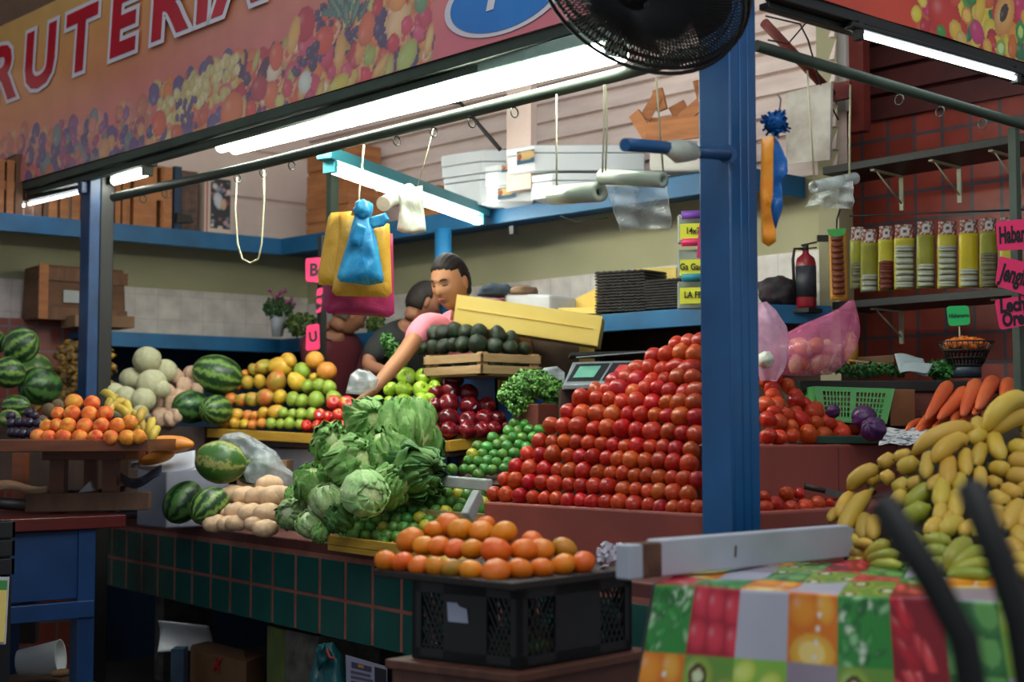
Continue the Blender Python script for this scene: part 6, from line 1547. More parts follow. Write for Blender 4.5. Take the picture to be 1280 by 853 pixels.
# fire extinguisher
fe = thing('fire_extinguisher', P(1008, 385, 6.42), 'red fire extinguisher mounted on the white wall', 'fire extinguisher')
c = P(1008, 386, 6.42); rf = .045
rp = mat('extinguisher_red', '#8a1a24', '#7a1420', 4, .3)
MB().lathe([(0, 0), (rf * .9, 0), (rf, .012), (rf, .20), (rf * .85, .228), (rf * .4, .245), (.014, .25), (.014, .262)], 24, Matrix.Translation(c)).build('cylinder', rp, fe)
MB().lathe([(rf + .001, .05), (rf + .0015, .05), (rf + .0015, .19), (rf + .001, .19)], 24, Matrix.Translation(c)).build('black_label', mat('extinguisher_label', '#23242c', '#33363e', 30, .5), fe)
MB().tube([c + Z * .26, c + Z * .29], .014, 10).bar(c + Z * .285 - RT * .02, c + Z * .30 + RT * .05, .012, .008).bar(c + Z * .27 - RT * .01, c + Z * .275 + RT * .05, .012, .006).build('valve_handle', steel_dk, fe)
MB().tube([c + Z * .27 - RT * .01, c + Z * .27 - RT * .05, c + Z * .22 - RT * .058, c + Z * .05 - RT * .052], .007, 8).build('hose', steel_dk, fe)
MB().box((c.x - .05, c.y - .05, c.z - .02), (c.x + .05, c.y + .05, c.z - .001)).build('wall_bracket', steel_dk, fe)
MB().obox(P(1022, 302, 6.5), RT * .05, HF * .02, Z * .03).build('wall_socket', steel_dk, label='small black box on the white wall beside the extinguisher', cat='socket')
ms = MB().ball(lambda u: V(u.x * .13, u.y * .07, u.z * .075) * (1 + .3 * n3(u, 3, 7)), 30, 18, c=P(975, 366, 6.5)); ms.build('dark_sack', mat('mottled_dark_bag', '#232a30', '#4a3a3c', 14, .6, bump=.6), label='dark mottled sack on the blue shelf beside the extinguisher', cat='sack')
# ================================================================== things on the side table
wbk = thing('wire_basket', P(1208, 455, 5.86), 'black wire basket of small orange peppers', 'basket')
c = P(1208, 457, 5.86); M_ = Matrix.Translation(c); bmk = MB()
for i in range(30):
    a = 2 * PI * i / 30; bmk.tube([c + V(math.cos(a) * .062, math.sin(a) * .062, 0), c + V(math.cos(a) * .108, math.sin(a) * .108, .095)], .0028, 5)
for z_, r_ in ((0, .062), (.03, .077), (.06, .092), (.095, .110)): bmk.tube([c + V(math.cos(2 * PI * i / 30) * r_, math.sin(2 * PI * i / 30) * r_, z_) for i in range(30)], .0035, 5, closed=True)
bmk.build('wire_frame', steel_dk, wbk); MB().lathe([(0, 0), (.06, 0), (.065, .003)], 24, M_).build('basket_base', steel_dk, wbk)
for i in range(22):
    a = 2.4 * i; r_ = .085 * math.sqrt(i / 22); q = c + V(math.cos(a) * r_, math.sin(a) * r_, .10 - .25 * r_ + (.006 if i % 2 else 0)); inst(P_haba[0], q, .020, 'habanero_pepper', upish(1.2), label='small orange habanero pepper heaped in the wire basket', cat='pepper', group='peppers in the wire basket')
MB().lathe([(0, 0), (.06, 0), (.06, .04), (.05, .05), (0, .05)], 20, Matrix.Translation(P(1208, 472, 5.86))).build('tin_base', mat('blue_grey_tin', '#2f3f4c', '#26343e', 5, .4), label='blue-grey tin under the pepper basket', cat='tin')
paper = mat('pale_paper', '#a9b8b8', '#98a8aa', 4, .7)
MB().grid(lambda u, v: P(1118 + 36 * u + 6 * v, 443 + 22 * v + 4 * u, 5.86 - .1 * v) + Z * .006 * math.sin(5 * u), 10, 8, thick=.002).build('paper_sheet', paper, label='pale paper sheet among the greens on the side table', cat='paper')
MB().grid(lambda u, v: P(1130 + 36 * u - 6 * v, 455 + 12 * v - 2 * u, 5.8 - .06 * v) + Z * .006 * math.sin(5 * u), 10, 8, thick=.002).build('paper_sheet', paper, label='second pale paper lying lower, in front of the first', cat='paper')
MB().bar(P(1057, 450, 6.0), P(1118, 457, 5.9), .03, .008).build('wood_strip', pine, label='thin pale wooden strip across the greens', cat='wood strip')
MB().obox(P(1072, 457, 6.08), P(1118, 454, 6.08) - P(1072, 457, 6.08), HF * .08, Z * .035).build('small_box', carton, label='low brown box behind the greens on the side table', cat='box', bevel=.003)
yb2 = MB().ball(lambda u: V(u.x * .03, u.y * .03, u.z * .07) * (1 + .2 * n3(u, 4, 7)), 16, 12, c=P(1064, 436, 6.05)); yb2.build('yellow_bag', mat('golden_net_bag', '#b08424', '#8a6418', 12, .6), label='golden bag standing behind the pink bag', cat='bag')
# green plastic basket, front panel with slots
gp = mat('light_green_plastic', '#4f9a52', '#428a46', 4, .45)
gb = thing('plastic_basket', P(1060, 530, 5.6), 'light green slotted plastic basket behind the red cabbages', 'basket')
A4 = [P(1018, 483, 5.6), P(1116, 486, 5.62), P(1106, 530, 5.56), P(1024, 524, 5.56)]
def gq(u, v): return A4[0].lerp(A4[1], u).lerp(A4[3].lerp(A4[2], u), v)
g = MB(); bk2 = HF * .008
def gcell(u0, v0, u1, v1): g.prism([gq(u0, v0), gq(u1, v0), gq(u1, v1), gq(u0, v1)], bk2)
for v0, v1 in ((0, .14), (.88, 1)): gcell(0, v0, 1, v1)
for u0, u1 in ((0, .10), (.46, .54), (.92, 1)): gcell(u0, .14, u1, .88)
for a0, a1 in ((.10, .46), (.54, .92)):
    n = 8
    for i in range(1, n): u = a0 + (a1 - a0) * i / n; gcell(u - .009, .14, u + .009, .88)
    for i in range(1, 5): v = .14 + .74 * i / 5; gcell(a0, v - .02, a1, v + .02)
g.build('slotted_panel', gp, gb)
for q0_, q1_ in ((A4[0], A4[3]), (A4[1], A4[2])): MB().prism([q0_, q0_ + HF * .25, q1_ + HF * .22, q1_], RT * .008).build('side_panel', gp, gb)
MB().prism([A4[0] + HF * .25, A4[1] + HF * .25, A4[2] + HF * .22, A4[3] + HF * .22], HF * .008).build('back_panel', gp, gb)
MB().prism([A4[3], A4[2], A4[2] + HF * .22, A4[3] + HF * .22], Z * -.006).build('basket_base', gp, gb)
MB().obox(P(1113, 533, 5.62), L2(.105, .02), L2(.0, .2), Z * .145).build('carton', mat('tan_board', '#7c5130', '#6a4426', 4, .7), label='tan board box beside the green basket', cat='box', bevel=.003)
npp = vcol_mat('newsprint', .7); cN = Canvas(.2, .1, 40, 20); rn_ = random.Random(8)
for q in range(140): cN.rect(*(lambda a, b: (a, b, a + rn_.uniform(.005, .03), b + .004))(rn_.uniform(0, .2), rn_.uniform(0, .1)), rn_.choice(['#6a7a84', '#a8b4bc', '#4a5a64', '#c8d0d4']))
cN.c[..., :3] *= .62
g = MB().grid(lambda u, v: P(1102 + 60 * u - 4 * v, 536 + 5 * u * 0 + 20 * v, 5.42 - .22 * v) + Z * .004 * math.sin(11 * u + 5 * v), 40, 20, thick=.001); g.c = np.concatenate([cN.c.reshape(-1, 4)] * 2); g.build('newspaper', npp, label='newspaper spread beside the purple cabbages', cat='newspaper')

# ================================================================== weighing scale
sil = mat('scale_silver', '#8f979a', '#7f878a', 5, .35, metal=.4); sdk = mat('scale_black_panel', '#15181c', '#1d2126', 5, .3); lcd = mat('lcd_green', '#5f9a86', '#568f7c', 4, .3); rdl = mat('red_sticker', '#b8383c', '#c84a44', 20, .5)
sc_ = thing('weighing_scale', P(757, 486, 5.95), 'silver weighing scale with green display and black platform', 'scale')
F4 = [P(716, 453, 6.05), P(812, 450, 6.05), P(796, 479, 5.92), P(704, 481, 5.92)]
def sq(u, v, l=0): return F4[0].lerp(F4[1], u).lerp(F4[3].lerp(F4[2], u), v) - HF * l + Z * l * .4
MB().prism([sq(0, 0), sq(1, 0), sq(1, 1), sq(0, 1)], HF * .10 - Z * .02).prism([F4[3], F4[2], F4[2] - Z * .02, F4[3] - Z * .02], HF * .14).build('housing', sil, sc_, bevel=.003)
MB().prism([sq(.06, .10, .001), sq(.50, .10, .001), sq(.47, .86, .001), sq(.03, .86, .001)], -HF * .002).prism([sq(.54, .10, .001), sq(.90, .10, .001), sq(.87, .86, .001), sq(.50, .86, .001)], -HF * .002).build('dark_panel', sdk, sc_)
MB().prism([sq(.12, .22, .0035), sq(.40, .22, .0035), sq(.37, .72, .0035), sq(.09, .72, .0035)], -HF * .002).build('lcd_screen', lcd, sc_)
MB().prism([sq(.63, .2, .0035), sq(.86, .2, .0035), sq(.84, .5, .0035), sq(.61, .5, .0035)], -HF * .002).prism([sq(.66, .5, .0035), sq(.80, .5, .0035), sq(.78, .82, .0035), sq(.64, .82, .0035)], -HF * .002).build('red_sticker', rdl, sc_)
fr_ = MB()
for a_, b_2 in (((.53, .09), (.9, .09)), ((.9, .09), (.875, .88)), ((.875, .88), (.5, .88)), ((.5, .88), (.53, .09))): fr_.bar(sq(*a_, .004), sq(*b_2, .004), .0015, .0015)
fr_.build('frame_line', sil, sc_)
pz = P(770, 447, 6.3)
MB().bar(P(712, 445, 6.2), P(822, 442, 6.2), .30, .012).build('platform', steel_dk, sc_); MB().tube([P(760, 449, 6.22), P(760, 462, 6.2)], .03, 12).build('platform_post', sdk, sc_)
MB().bar(P(720, 447, 6.0), P(807, 440, 6.0), .012, .006).build('platform_rim', sil, sc_)
a = P(700, 489, 6.0); MB().obox(V(a.x, a.y, ZC + .0), L2(.42, 0), L2(.0, .34), Z * (a.z - ZC + .01)).build('scale_stand', darkw, label='dark wooden stand under the weighing scale', cat='stand', bevel=.004)
# ================================================================== things on the long blue shelves
cratew = mat('orange_crate_wood', '#b87848', '#9a5f38', 4, .7, stretch=(1, 1, 6), bump=.2)
cratew2 = mat('brown_crate_wood', '#7a5238', '#5f3f2a', 4, .7, stretch=(6, 1, 1), bump=.2)
dvA = L2(dA.x, dA.y); nvA = L2(nA.x, nA.y); dvB = L2(dB.x, dB.y); nvB = L2(nB.x, nB.y)
def onshelf(px, z, off=.04, seg='A'):
    a, b = ((L2(*Aend, z), L2(*C1, z)) if seg == 'A' else (L2(*C1, z), L2(*C2, z)))
    return on(a, b, px) + (nvA if seg == 'A' else nvB) * off
def upright_crate(px, w, h, z, label, m=cratew, seg='A', n=4, off=.04, dep=.3):
    o = onshelf(px, z, off, seg); u = dvA if seg == 'A' else dvB; nn = nvA if seg == 'A' else nvB
    T = thing('fruit_crate', o, label, 'crate'); sw = w / n
    b = MB()
    for i in range(n): b.obox(o + u * (i * sw), u * sw * .74, nn * .012, Z * h)
    b.build('slatted_base', m, T)
    MB().obox(o + Z * h * .45 + nn * .014, u * w * .97, nn * .012, Z * .05).build('batten', m, T)
    for q in (o, o + u * (w * .97)): MB().obox(q + nn * .013, u * .012, nn * dep, Z * h).build('side_panel', m, T)
    MB().obox(o + nn * .013 + Z * (h - .012), u * w * .97, nn * dep, Z * .012).build('side_panel', m, T)
    return T
ZU = 2.5435
for px, w_, h_, lab, m_, n_ in [(-14, .16, .30, 'wooden crate at the far left end of the upper shelf', cratew, 3), (22, .11, .34, 'dark brown crate second from the left end of the upper shelf', cratew2, 2), (48, .13, .33, 'dark slatted crate between two orange crates on the upper shelf', cratew2, 3),
                      (64, .26, .36, 'orange slatted crate just left of the scuffed post', cratew, 4), (138, .13, .36, 'orange slatted crate just right of the scuffed post', cratew, 3), (170, .19, .37, 'flat-fronted orange crate on the upper shelf beside the dark blue one', cratew, 1)]:
    upright_crate(px, w_, h_, ZU, lab, m_, n=n_)
o = onshelf(206, ZU, .06); MB().obox(o, dvA * .07, nvA * .3, Z * .37).build('pallet_board', cratew, label='narrow orange board standing beside the dark blue crate', cat='board')
o = onshelf(222, ZU, .05); t = thing('fruit_crate', o, 'dark blue and brown printed crate on the upper shelf', 'crate')
MB().obox(o, dvA * .045, nvA * .3, Z * .38).build('blue_side', mat('dark_blue_side', '#1f3a54', '#1a3048', 5, .6), t)
MB().obox(o + dvA * .047, dvA * .10, nvA * .3, Z * .36).build('printed_front', mat('brown_print', '#6a4a3c', '#3f2e28', 22, .6), t)
MB().prism([o - nvA * .01 + dvA * .0 + Z * .10, o - nvA * .01 + dvA * .09 + Z * .09, o - nvA * .01 + dvA * .11 + Z * .05, o - nvA * .01 + Z * .04], -nvA * .03).build('black_flap', steel_dk, t)
o = onshelf(258, ZU, .03); t = thing('fruit_carton', o, 'white-edged carton with a dark floral print on the upper shelf', 'box')
MB().obox(o, dvA * .175, nvA * .3, Z * .36).build('carton_body', mat('cream_carton', '#cdb8a8', '#c0a898', 4, .7), t)
cF = Canvas(.13, .30, 26, 60); cF.fill(cF.u > -1, '#2a2c30')
for q in range(26): cF.ell(rr2.uniform(0, .13), rr2.choice([rr2.uniform(0, .08), rr2.uniform(.18, .3), rr2.uniform(0, .3)]), rr2.uniform(.007, .02), None, 0, rr2.choice(['#b8868a', '#8a8a90', '#7a4a50', '#c8bcb8', '#5a6a7a']))
cF.ell(.05, .17, .03, .05, .2, '#b8bcc4'); cF.ell(.085, .15, .02, .035, 0, '#c09a7a')
g = MB().grid(lambda u, v: o + dvA * (.038 + .13 * u) + Z * (.03 + .30 * v) - nvA * .002, 26, 60); g.c = cF.c.reshape(-1, 4); g.build('floral_print', vcol_mat('print_card', .5), t)
MB().obox(o + dvA * .012 - nvA * .002, dvA * .008, nvA * .001, Z * .35).build('red_stripe', mat('stripe_red', '#a83c4c', '#983444', 5, .5), t)
# orange crates left of the teal lamp
def obox_t(name, a, e, n, h, m, label, cat='crate', bands=0, dep=.28, **k):
    T = thing(name, a, label, cat); L = e.length; u = e.normalized()
    for i in range(bands): MB().obox(a + Z * (h * i / bands), e, n * .012, Z * h / bands * .82).build('slat', m, T)
    MB().obox(a + n * .012, e, n * dep, Z * h).build('crate_body', m, T); return T
a = onshelf(366, ZU, .10, 'B'); obox_t('fruit_crate', a, dvB * .40, nvB, .27, cratew, 'stacked orange crate on the corner of the upper shelf', bands=3)
a = onshelf(357, ZU, .16, 'B') + Z * .275; obox_t('fruit_crate', a, dvB * .36, nvB, .30, cratew, 'upper orange crate stacked over the corner crate', bands=2)
a = onshelf(498, ZU, .14, 'B'); obox_t('fruit_crate', a, dvB * .17, nvB, .20, cratew, 'orange crate behind the left end of the foam boxes', bands=3)
# white foam boxes with labels
foam = mat('white_foam_box', '#dcdfe4', '#cdd2d6', 2, .6, bump=.05); cL = Canvas(1, .6, 20, 12); cL.fill(cL.u > -1, '#2f5a78'); cL.ell(.5, .38, .6, .2, 0, '#d8b878', edge='#c8a060'); cL.ell(.15, .35, .12, .12, 0, '#a84a34')
lblm = vcol_mat('box_label', .4)
def foam_box(x0, xm, x1, yt, yb_, d, label, lid=.25, lab=None):
    """box seen on its corner: left column x0, corner column xm, right column x1"""
    c = P(xm, yb_, d); h = (yb_ - yt) / FPX * d; el = V(0, 1, 0) * max(.02, (xm - x0) / FPX * d / .64); er = V(1, 0, 0) * max(.02, (x1 - xm) / FPX * d / .70)
    # keep both footprints on the shelf direction
    uL = (dvA * -1) ; uR = dvB * 1
    el = -dvB * 0 + L2(-.80, .60) * ((xm - x0) / FPX * d / .80); er = L2(.86, -.0) * ((x1 - xm) / FPX * d / .86)
    T = thing('foam_box', c, label, 'box')
    poly = [c, c + er, c + er + el * .0 + L2(.0, .28), c + el + L2(.1, .2), c + el]
    MB().prism([Vector((p.x, p.y, c.z)) for p in poly], Z * h * (1 - lid - .02)).build('box_body', foam, T, bevel=.006)
    cc_ = sum(poly, V(0, 0, 0)) / len(poly)
    MB().prism([Vector((p.x + (p.x - cc_.x) * .02, p.y + (p.y - cc_.y) * .02, c.z + h * (1 - lid))) for p in poly], Z * h * lid).build('lid', foam, T, bevel=.006)
    if lab:
        (xa, ya, xb, yb3) = lab; dd = d - .012
        q = [P(xa, ya, dd), P(xb, ya + (4 if xb < xm + 60 and yt < 190 and xm > 670 else -4), dd)]
        H_ = (yb3 - ya) / FPX * d
        g = MB().grid(lambda u, v: q[0].lerp(q[1], u) - Z * H_ * (1 - v), 20, 12); g.c = cL.c.reshape(-1, 4); g.build('printed_label', lblm, T)
foam_box(553, 600, 640, 217, 256, 7.35, 'tall white foam box at the left end of the stack', .18)
foam_box(550, 602, 642, 187, 216, 7.37, 'white foam box lid tier on top of the left foam box', .5)
foam_box(606, 622, 665, 205, 232, 7.2, 'labelled white foam box, upper of the middle pair', .3, (627, 207, 649, 216))
foam_box(608, 624, 667, 232, 252, 7.2, 'labelled white foam box, lower of the middle pair', .3, (622, 236, 645, 250))
foam_box(634, 668, 806, 181, 213, 7.0, 'widest white foam box on top of the stack with orange label', .3, (646, 190, 668, 207))
foam_box(664, 690, 800, 216, 247, 7.0, 'long white foam box at the bottom right of the stack', .3)
foam_box(794, 815, 828, 214, 240, 6.95, 'small white foam box right of the bag roll', .3)
# broken orange crates behind the post
def plank3(p, q, w_, m, parent): return MB().bar(P(*p), P(*q), .02, w_).build('slat', m, parent)
bcx = thing('broken_crate', P(840, 172, 6.75), 'broken orange crate lying tilted behind the blue post', 'crate')
for p, q, w_ in [((793, 142, 6.8), (812, 172, 6.75), .06), ((806, 148, 6.8), (822, 120, 6.8), .05), ((822, 112, 6.82), (828, 138, 6.8), .05), ((808, 168, 6.72), (878, 158, 6.6), .10), ((845, 130, 6.8), (856, 150, 6.8), .08), ((852, 150, 6.75), (878, 128, 6.7), .06), ((874, 100, 6.7), (880, 125, 6.7), .06), ((812, 152, 6.85), (880, 148, 6.7), .03)]: plank3(p, q, w_, cratew, bcx)
MB().obox(P(810, 214, 6.8), P(885, 214, 6.55) - P(810, 214, 6.8), nvB * .2, Z * .14).build('white_sack', whitecol, label='dusty white box under the broken orange crate', cat='box', bevel=.02)
MB().bar(P(782, 184, 6.9), P(820, 176, 6.85), .04, .03).build('dark_plank', darkw, label='dark plank end above the foam boxes', cat='plank')
# lower shelf: crate with white label, flat box, flower pot, foliage
o = onshelf(49, 1.925, .06); o = P(47, 398, 8.0); o.z = 1.99
t = thing('fruit_crate', o, 'brown wooden crate with a white label on the lower shelf', 'crate')
eL = P(158, 398, 8.35) - P(47, 398, 8.0); eL.z = 0; h_ = .31
MB().prism([o, o + eL, o + eL * .97 + Z * h_, o + eL * .03 + Z * h_], nvA * .28).build('crate_body', mat('old_crate_wood', '#6f4a30', '#57371f', 3, .7, stretch=(1, 1, 5)), t, bevel=.012)
for z_ in (.0, .22): MB().obox(o - nvA * .012 + Z * z_ + eL * .0, eL, nvA * .012, Z * .07).build('slat', cratew2, t)
MB().obox(o - nvA * .014, eL * .10, nvA * .014, Z * h_).build('end_slat', cratew, t)
MB().obox(o - nvA * .014 + eL * .27 + Z * .10, eL * .28, nvA * .01, Z * .07).build('white_label', mat('grey_white_label', '#a8aaa8', '#9a9c9a', 5, .6), t)
MB().obox(P(94, 408, 7.98) * 1, P(168, 410, 8.22) - P(94, 408, 7.98), nvA * .22, Z * .065).build('flat_box', carton, label='flat brown box under the wooden crate on the lower shelf', cat='box')
fp = thing('potted_flower', P(347, 420, 8.5), 'small purple flowering plant in a white pot', 'plant'); c = P(347, 417, 8.5); c.z = 1.926
MB().lathe([(.032, 0), (.045, .12), (.048, .125), (.042, .125), (.035, .02), (0, .02)], 20, Matrix.Translation(c)).build('pot', white_pl, fp)
bb = herb_mesh(420, .085, .085, .06, 12, .022, ('#1f4a1c', '#2f5a24', '#3a6a2c')); bb.v = [c + Z * .165 + v for v in bb.v]; bb.build('foliage', M_leaf, fp)
fl_m = mat('purple_petals', '#7a3a64', '#9a4a6c', 9, .6); flw = MB()
for x_, y_ in ((338, 363), (356, 364), (364, 374), (367, 380), (346, 370), (358, 378), (350, 366)): flw.ball(lambda u: u * .014 * (1 + .3 * n3(u, 4, x_)), 10, 7, c=P(x_, y_, 8.47)); flw.tube([P(x_, y_, 8.47), c + Z * .17], .002, 4)
flw.build('blossom', fl_m, fp)
for x0, x1, lab in ((357, 398, 'low leafy greens right of the flower pot on the shelf'), (460, 480, 'green leaves seen behind the person in black')):
    bb = herb_mesh(320, (x1 - x0) / 2 / FPX * 8.4, .08, .06, 14, .03, ('#3a5a24', '#4f6a2c', '#6a7a34')); M0 = frame(RT, Z); bb.v = [P((x0 + x1) / 2, 405, 8.4) + M0 @ v for v in bb.v]; bb.build('leafy_greens', M_leaf, label=lab, cat='greens')
# black egg-tray stacks, yellow board, cloths
trm = mat('black_egg_tray', '#141212', '#2c2724', 40, .7, bump=.4)
def traystack(x0, x1, yt, yb_, d, label, n):
    a, b = P(x0, yb_, d), P(x1, yb_, d - .12); t = thing('tray_stack', a, label, 'trays'); e = b - a; e.z = 0; H_ = (yb_ - yt) / FPX * d; n = int(n)
    for i in range(n):
        o_ = a + Z * (H_ * i / n) + e * R.uniform(-.012, .012); pr = []
        K = 16
        for k in range(K + 1): pr.append(o_ + e * (k / K) + Z * (.35 * H_ / n if k % 2 else 0))
        MB().prism(pr + [p + Z * H_ / n * .55 for p in pr[::-1]], nvB * .26).build('tray', trm, t)
traystack(744, 806, 339, 391, 6.95, 'left stack of black egg trays on the blue lower shelf', 14)
traystack(806, 850, 350, 387, 6.8, 'right lower stack of black egg trays on the blue lower shelf', 11)
MB().prism([P(690, 388, 7.15), P(744, 388, 7.1), P(845, 352, 6.95), P(845, 334, 6.95), P(795, 336, 7.0)], nvB * .02).build('yellow_board', ybox, label='yellow board leaning behind the black egg trays', cat='board')
MB().obox(P(640, 392, 7.05), P(745, 392, 6.95) - P(640, 392, 7.05), nvB * .2, Z * .028).build('yellow_sheet', ybox, label='thin yellow sheet lying behind the tilted yellow box', cat='sheet')
MB().obox(P(630, 392, 7.0), P(687, 394, 6.95) - P(630, 392, 7.0), nvB * .2, Z * .10).build('white_tub', white_pl, label='white tub on the lower shelf behind the yellow box', cat='tub', bevel=.015)
for x_, y_, s_, m_, lab in ((622, 366, .075, mat('navy_cloth', '#2a3442', '#3a4654', 9, .9, bump=.5), 'dark bundled cloth on the shelf behind the woman in pink'), (655, 366, .06, mat('tan_cloth', '#7c6450', '#6a5240', 9, .9, bump=.5), 'tan bundled cloth on the shelf beside the dark one')):
    MB().ball(lambda u: V(u.x * s_ * 1.4, u.y * s_, max(-.4, u.z) * s_ * .6) * (1 + .25 * n3(u, 3, x_)), 26, 16, c=P(x_, y_, 7.05)).build('cloth_bundle', m_, label=lab, cat='cloth')
# loose cable under the upper shelf
string([P(700, 270, 6.6), P(722, 278, 6.6), P(760, 272, 6.55)], .003, 'thin black cable sagging under the upper shelf', 'cable', steel_dk)
MB().cbox(P(642, 288, 6.95), .03, .03, .04).build('cable_clip', steel_dk, label='small black clip under the upper shelf', cat='clip')

# ================================================================== fan at the top
fan = thing('cage_fan', P(815, 5, 4.0), 'large dark caged fan mounted high on the corner post', 'fan')
ctr = P(803, -26, 4.0); ax_ = (-(FW) * .50 - UP * .72 - RT * .42).normalized(); fx = (RT + ax_ * -RT.dot(ax_)).normalized(); fy = ax_.cross(fx); Rf = .315
def fpnt(a, r, h): return ctr + (fx * math.cos(a) + fy * math.sin(a)) * r + ax_ * h
fg = MB(); dkf = mat('dark_fan_metal', '#16181b', '#20242a', 6, .5)
for r_, h_ in ((Rf, 0), (Rf * .985, .03), (Rf * .985, -.03)): fg.tube([fpnt(2 * PI * i / 48, r_, h_) for i in range(48)], .006, 6, closed=True)
for k in range(7): fg.tube([fpnt(2 * PI * i / 48, Rf * (.2 + .11 * k), .07 * (1 - (.2 + .11 * k) ** 2)) for i in range(48)], .0016, 4, closed=True); fg.tube([fpnt(2 * PI * i / 48, Rf * (.2 + .11 * k), -.10 * (1 - (.2 + .11 * k) ** 2)) for i in range(48)], .0016, 4, closed=True)
for i in range(150):
    a = 2 * PI * i / 150
    fg.tube([fpnt(a, .05, .075), fpnt(a, Rf * .6, .055), fpnt(a, Rf * .9, .035), fpnt(a, Rf, 0), fpnt(a, Rf * .92, -.05), fpnt(a, Rf * .6, -.085), fpnt(a, .06, -.10)], .0026, 4)
fg.build('cage', dkf, fan)
Mf = Matrix((fx, fy, ax_)).transposed().to_4x4(); Mf.translation = ctr
MB().lathe([(0, -.17), (.05, -.17), (.065, -.12), (.065, -.09), (.03, -.08), (.03, .03), (.05, .04), (.04, .065), (0, .07)], 20, Mf).build('motor', dkf, fan)
bl = MB()
for k in range(3):
    def blade(u, v, k=k):
        a = 2 * PI * k / 3 + (v - .5) * (1.2 + .5 * u); return fpnt(a, .05 + .21 * u, -.02 + .05 * (v - .5))
    bl.grid(blade, 10, 12, thick=.003)
bl.build('blades', mat('grey_fan_blades', '#2c3036', '#353a42', 4, .4), fan)
MB().tube([fpnt(0, 0, -.15), V(main_c.x - .03, main_c.y - .03, 3.0)], .018, 8).build('mount_arm', dkf, fan)

# ================================================================== left foreground: table, stand, tray
redw = mat('red_table_paint', '#5a1418', '#46100f', 4, .4); bt_ = mat('deep_blue_table', '#0d3566', '#0a2b55', 4, .45, bump=.1)
zT = 1.35 - (644 - 542) / FPX * 6.0
a = P(158, 644, 6.05); a.z = zT
mt = thing('market_table', V(a.x, a.y, 0), 'blue painted table with a dark red top at left foreground', 'table')
ln = V(-1, 0, 0) * 1.5; dpv = V(0, 1, 0)
MB().obox(a - Z * .055, ln, dpv * .95, Z * .055).build('table_top', redw, mt, bevel=.005)
b0 = P(112, 655, 6.02)
MB().obox(V(b0.x - .02, a.y + .03, zT - .34), V(-1.25, 0, 0), dpv * .8, Z * .283).build('cabinet', bt_, mt, bevel=.004)
MB().obox(V(b0.x + .0, a.y + .012, zT - .42), V(-1.3, 0, 0), dpv * .05, Z * .07).build('rail', bt_, mt, bevel=.003)
for x_ in (b0.x - .07, b0.x - 1.25):
    for y_ in (a.y + .02, a.y + .8): MB().box((x_, y_, 0), (x_ + .075, y_ + .075, zT - .055)).build('leg', bt_, mt, bevel=.004)
MB().box((b0.x - .30, a.y + .5, 0), (b0.x - .24, a.y + .56, zT - .34)).build('inner_leg', bt_, mt)
# small dark stand carrying the fruit tray
brw = mat('reddish_brown_stool', '#743a1c', '#562a12', 4, .45, stretch=(1, 1, 5), bump=.15)
sd = thing('stool', P(110, 632, 6.0), 'small reddish brown stand under the dark fruit tray', 'stand')
ztr = 1.35 - (551 - 542) / FPX * 5.95
for x0, x1, y0_, d in ((61, 79, 575, 6.2), (127, 145, 575, 6.22), (14, 30, 572, 6.45), (104, 118, 572, 6.5)):
    p, q = P(x0, 630, d), P(x1, 630, d); w_ = (q - p).length
    MB().obox(V(p.x, p.y, zT + .001), L2(w_, 0), L2(0, w_), Z * (ztr - .06 - zT)).build('leg', brw, sd)
p = P(52, 575, 6.14); q = P(156, 575, 6.2); MB().obox(V(p.x, p.y, ztr - .085), V(q.x - p.x, q.y - p.y, 0), L2(0, .45), Z * .04).build('upper_frame', brw, sd, bevel=.003)
p = P(-40, 620, 5.9); q = P(160, 620, 6.02); 
ft = thing('wooden_tray', P(80, 552, 5.8), 'long dark brown tray carrying the peaches', 'tray')
p = P(-60, 552, 5.72); q = P(184, 556, 5.95); e = V(q.x - p.x, q.y - p.y, 0)
MB().obox(V(p.x, p.y, ztr - .045), e, L2(0, .015), Z * .05).build('front_board', brw, ft, bevel=.003)
MB().obox(V(p.x, p.y, ztr - .045) + L2(0, .016), e, L2(0, .5), Z * .018).build('tray_floor', brw, ft)
MB().obox(V(p.x, p.y, ztr - .045) + e + L2(-.015, .016), L2(.015, 0), L2(0, .5), Z * .05).build('end_board', brw, ft)
MB().obox(V(p.x, p.y, ztr - .026) + L2(.0, .05), e * .97, L2(0, .42), Z * .03).build('liner', darkw, ft)
old = mat('weathered_board', '#5c4030', '#473023', 4, .8, stretch=(1, 6, 1), bump=.3)
MB().obox(P(30, 641, 6.06), P(186, 638, 6.14) - P(30, 641, 6.06), L2(0, .05), Z * .078).build('loose_board', old, label='weathered brown board lying on the red table top', cat='board', bevel=.004)
MB().grid(lambda u, v: P(-6 + 66 * u, 614 - 12 * v * (1 - u * .4), 6.2 + .2 * v) + Z * .01 * math.sin(6 * u), 14, 10, thick=.003).build('brown_paper', carton, label='crumpled brown paper under the fruit stand', cat='paper').location.z += .0
MB().tube([P(-20, 628, 5.9), P(32, 632, 5.95)], .025, 12).build('black_tube', steel_dk, label='black tube lying at the left end of the board', cat='tube')
MB().prism([P(98, 616, 6.3), P(112, 602, 6.3), P(117, 614, 6.28)], HF * .03).build('white_scrap', white_pl, label='white pointed scrap between the stand legs', cat='scrap')
MB().obox(P(-70, 534, 6.75) * 1, L2(.68, .12), L2(0, .75), Z * -.3).build('fruit_riser', darkw, label='dark riser carrying the left heap of watermelons', cat='riser')
MB().obox(P(62, 512, 7.7), L2(.33, .06), L2(0, .3), Z * -.45).build('fruit_riser', darkw, label='dark riser under the stack of overripe bananas', cat='riser')
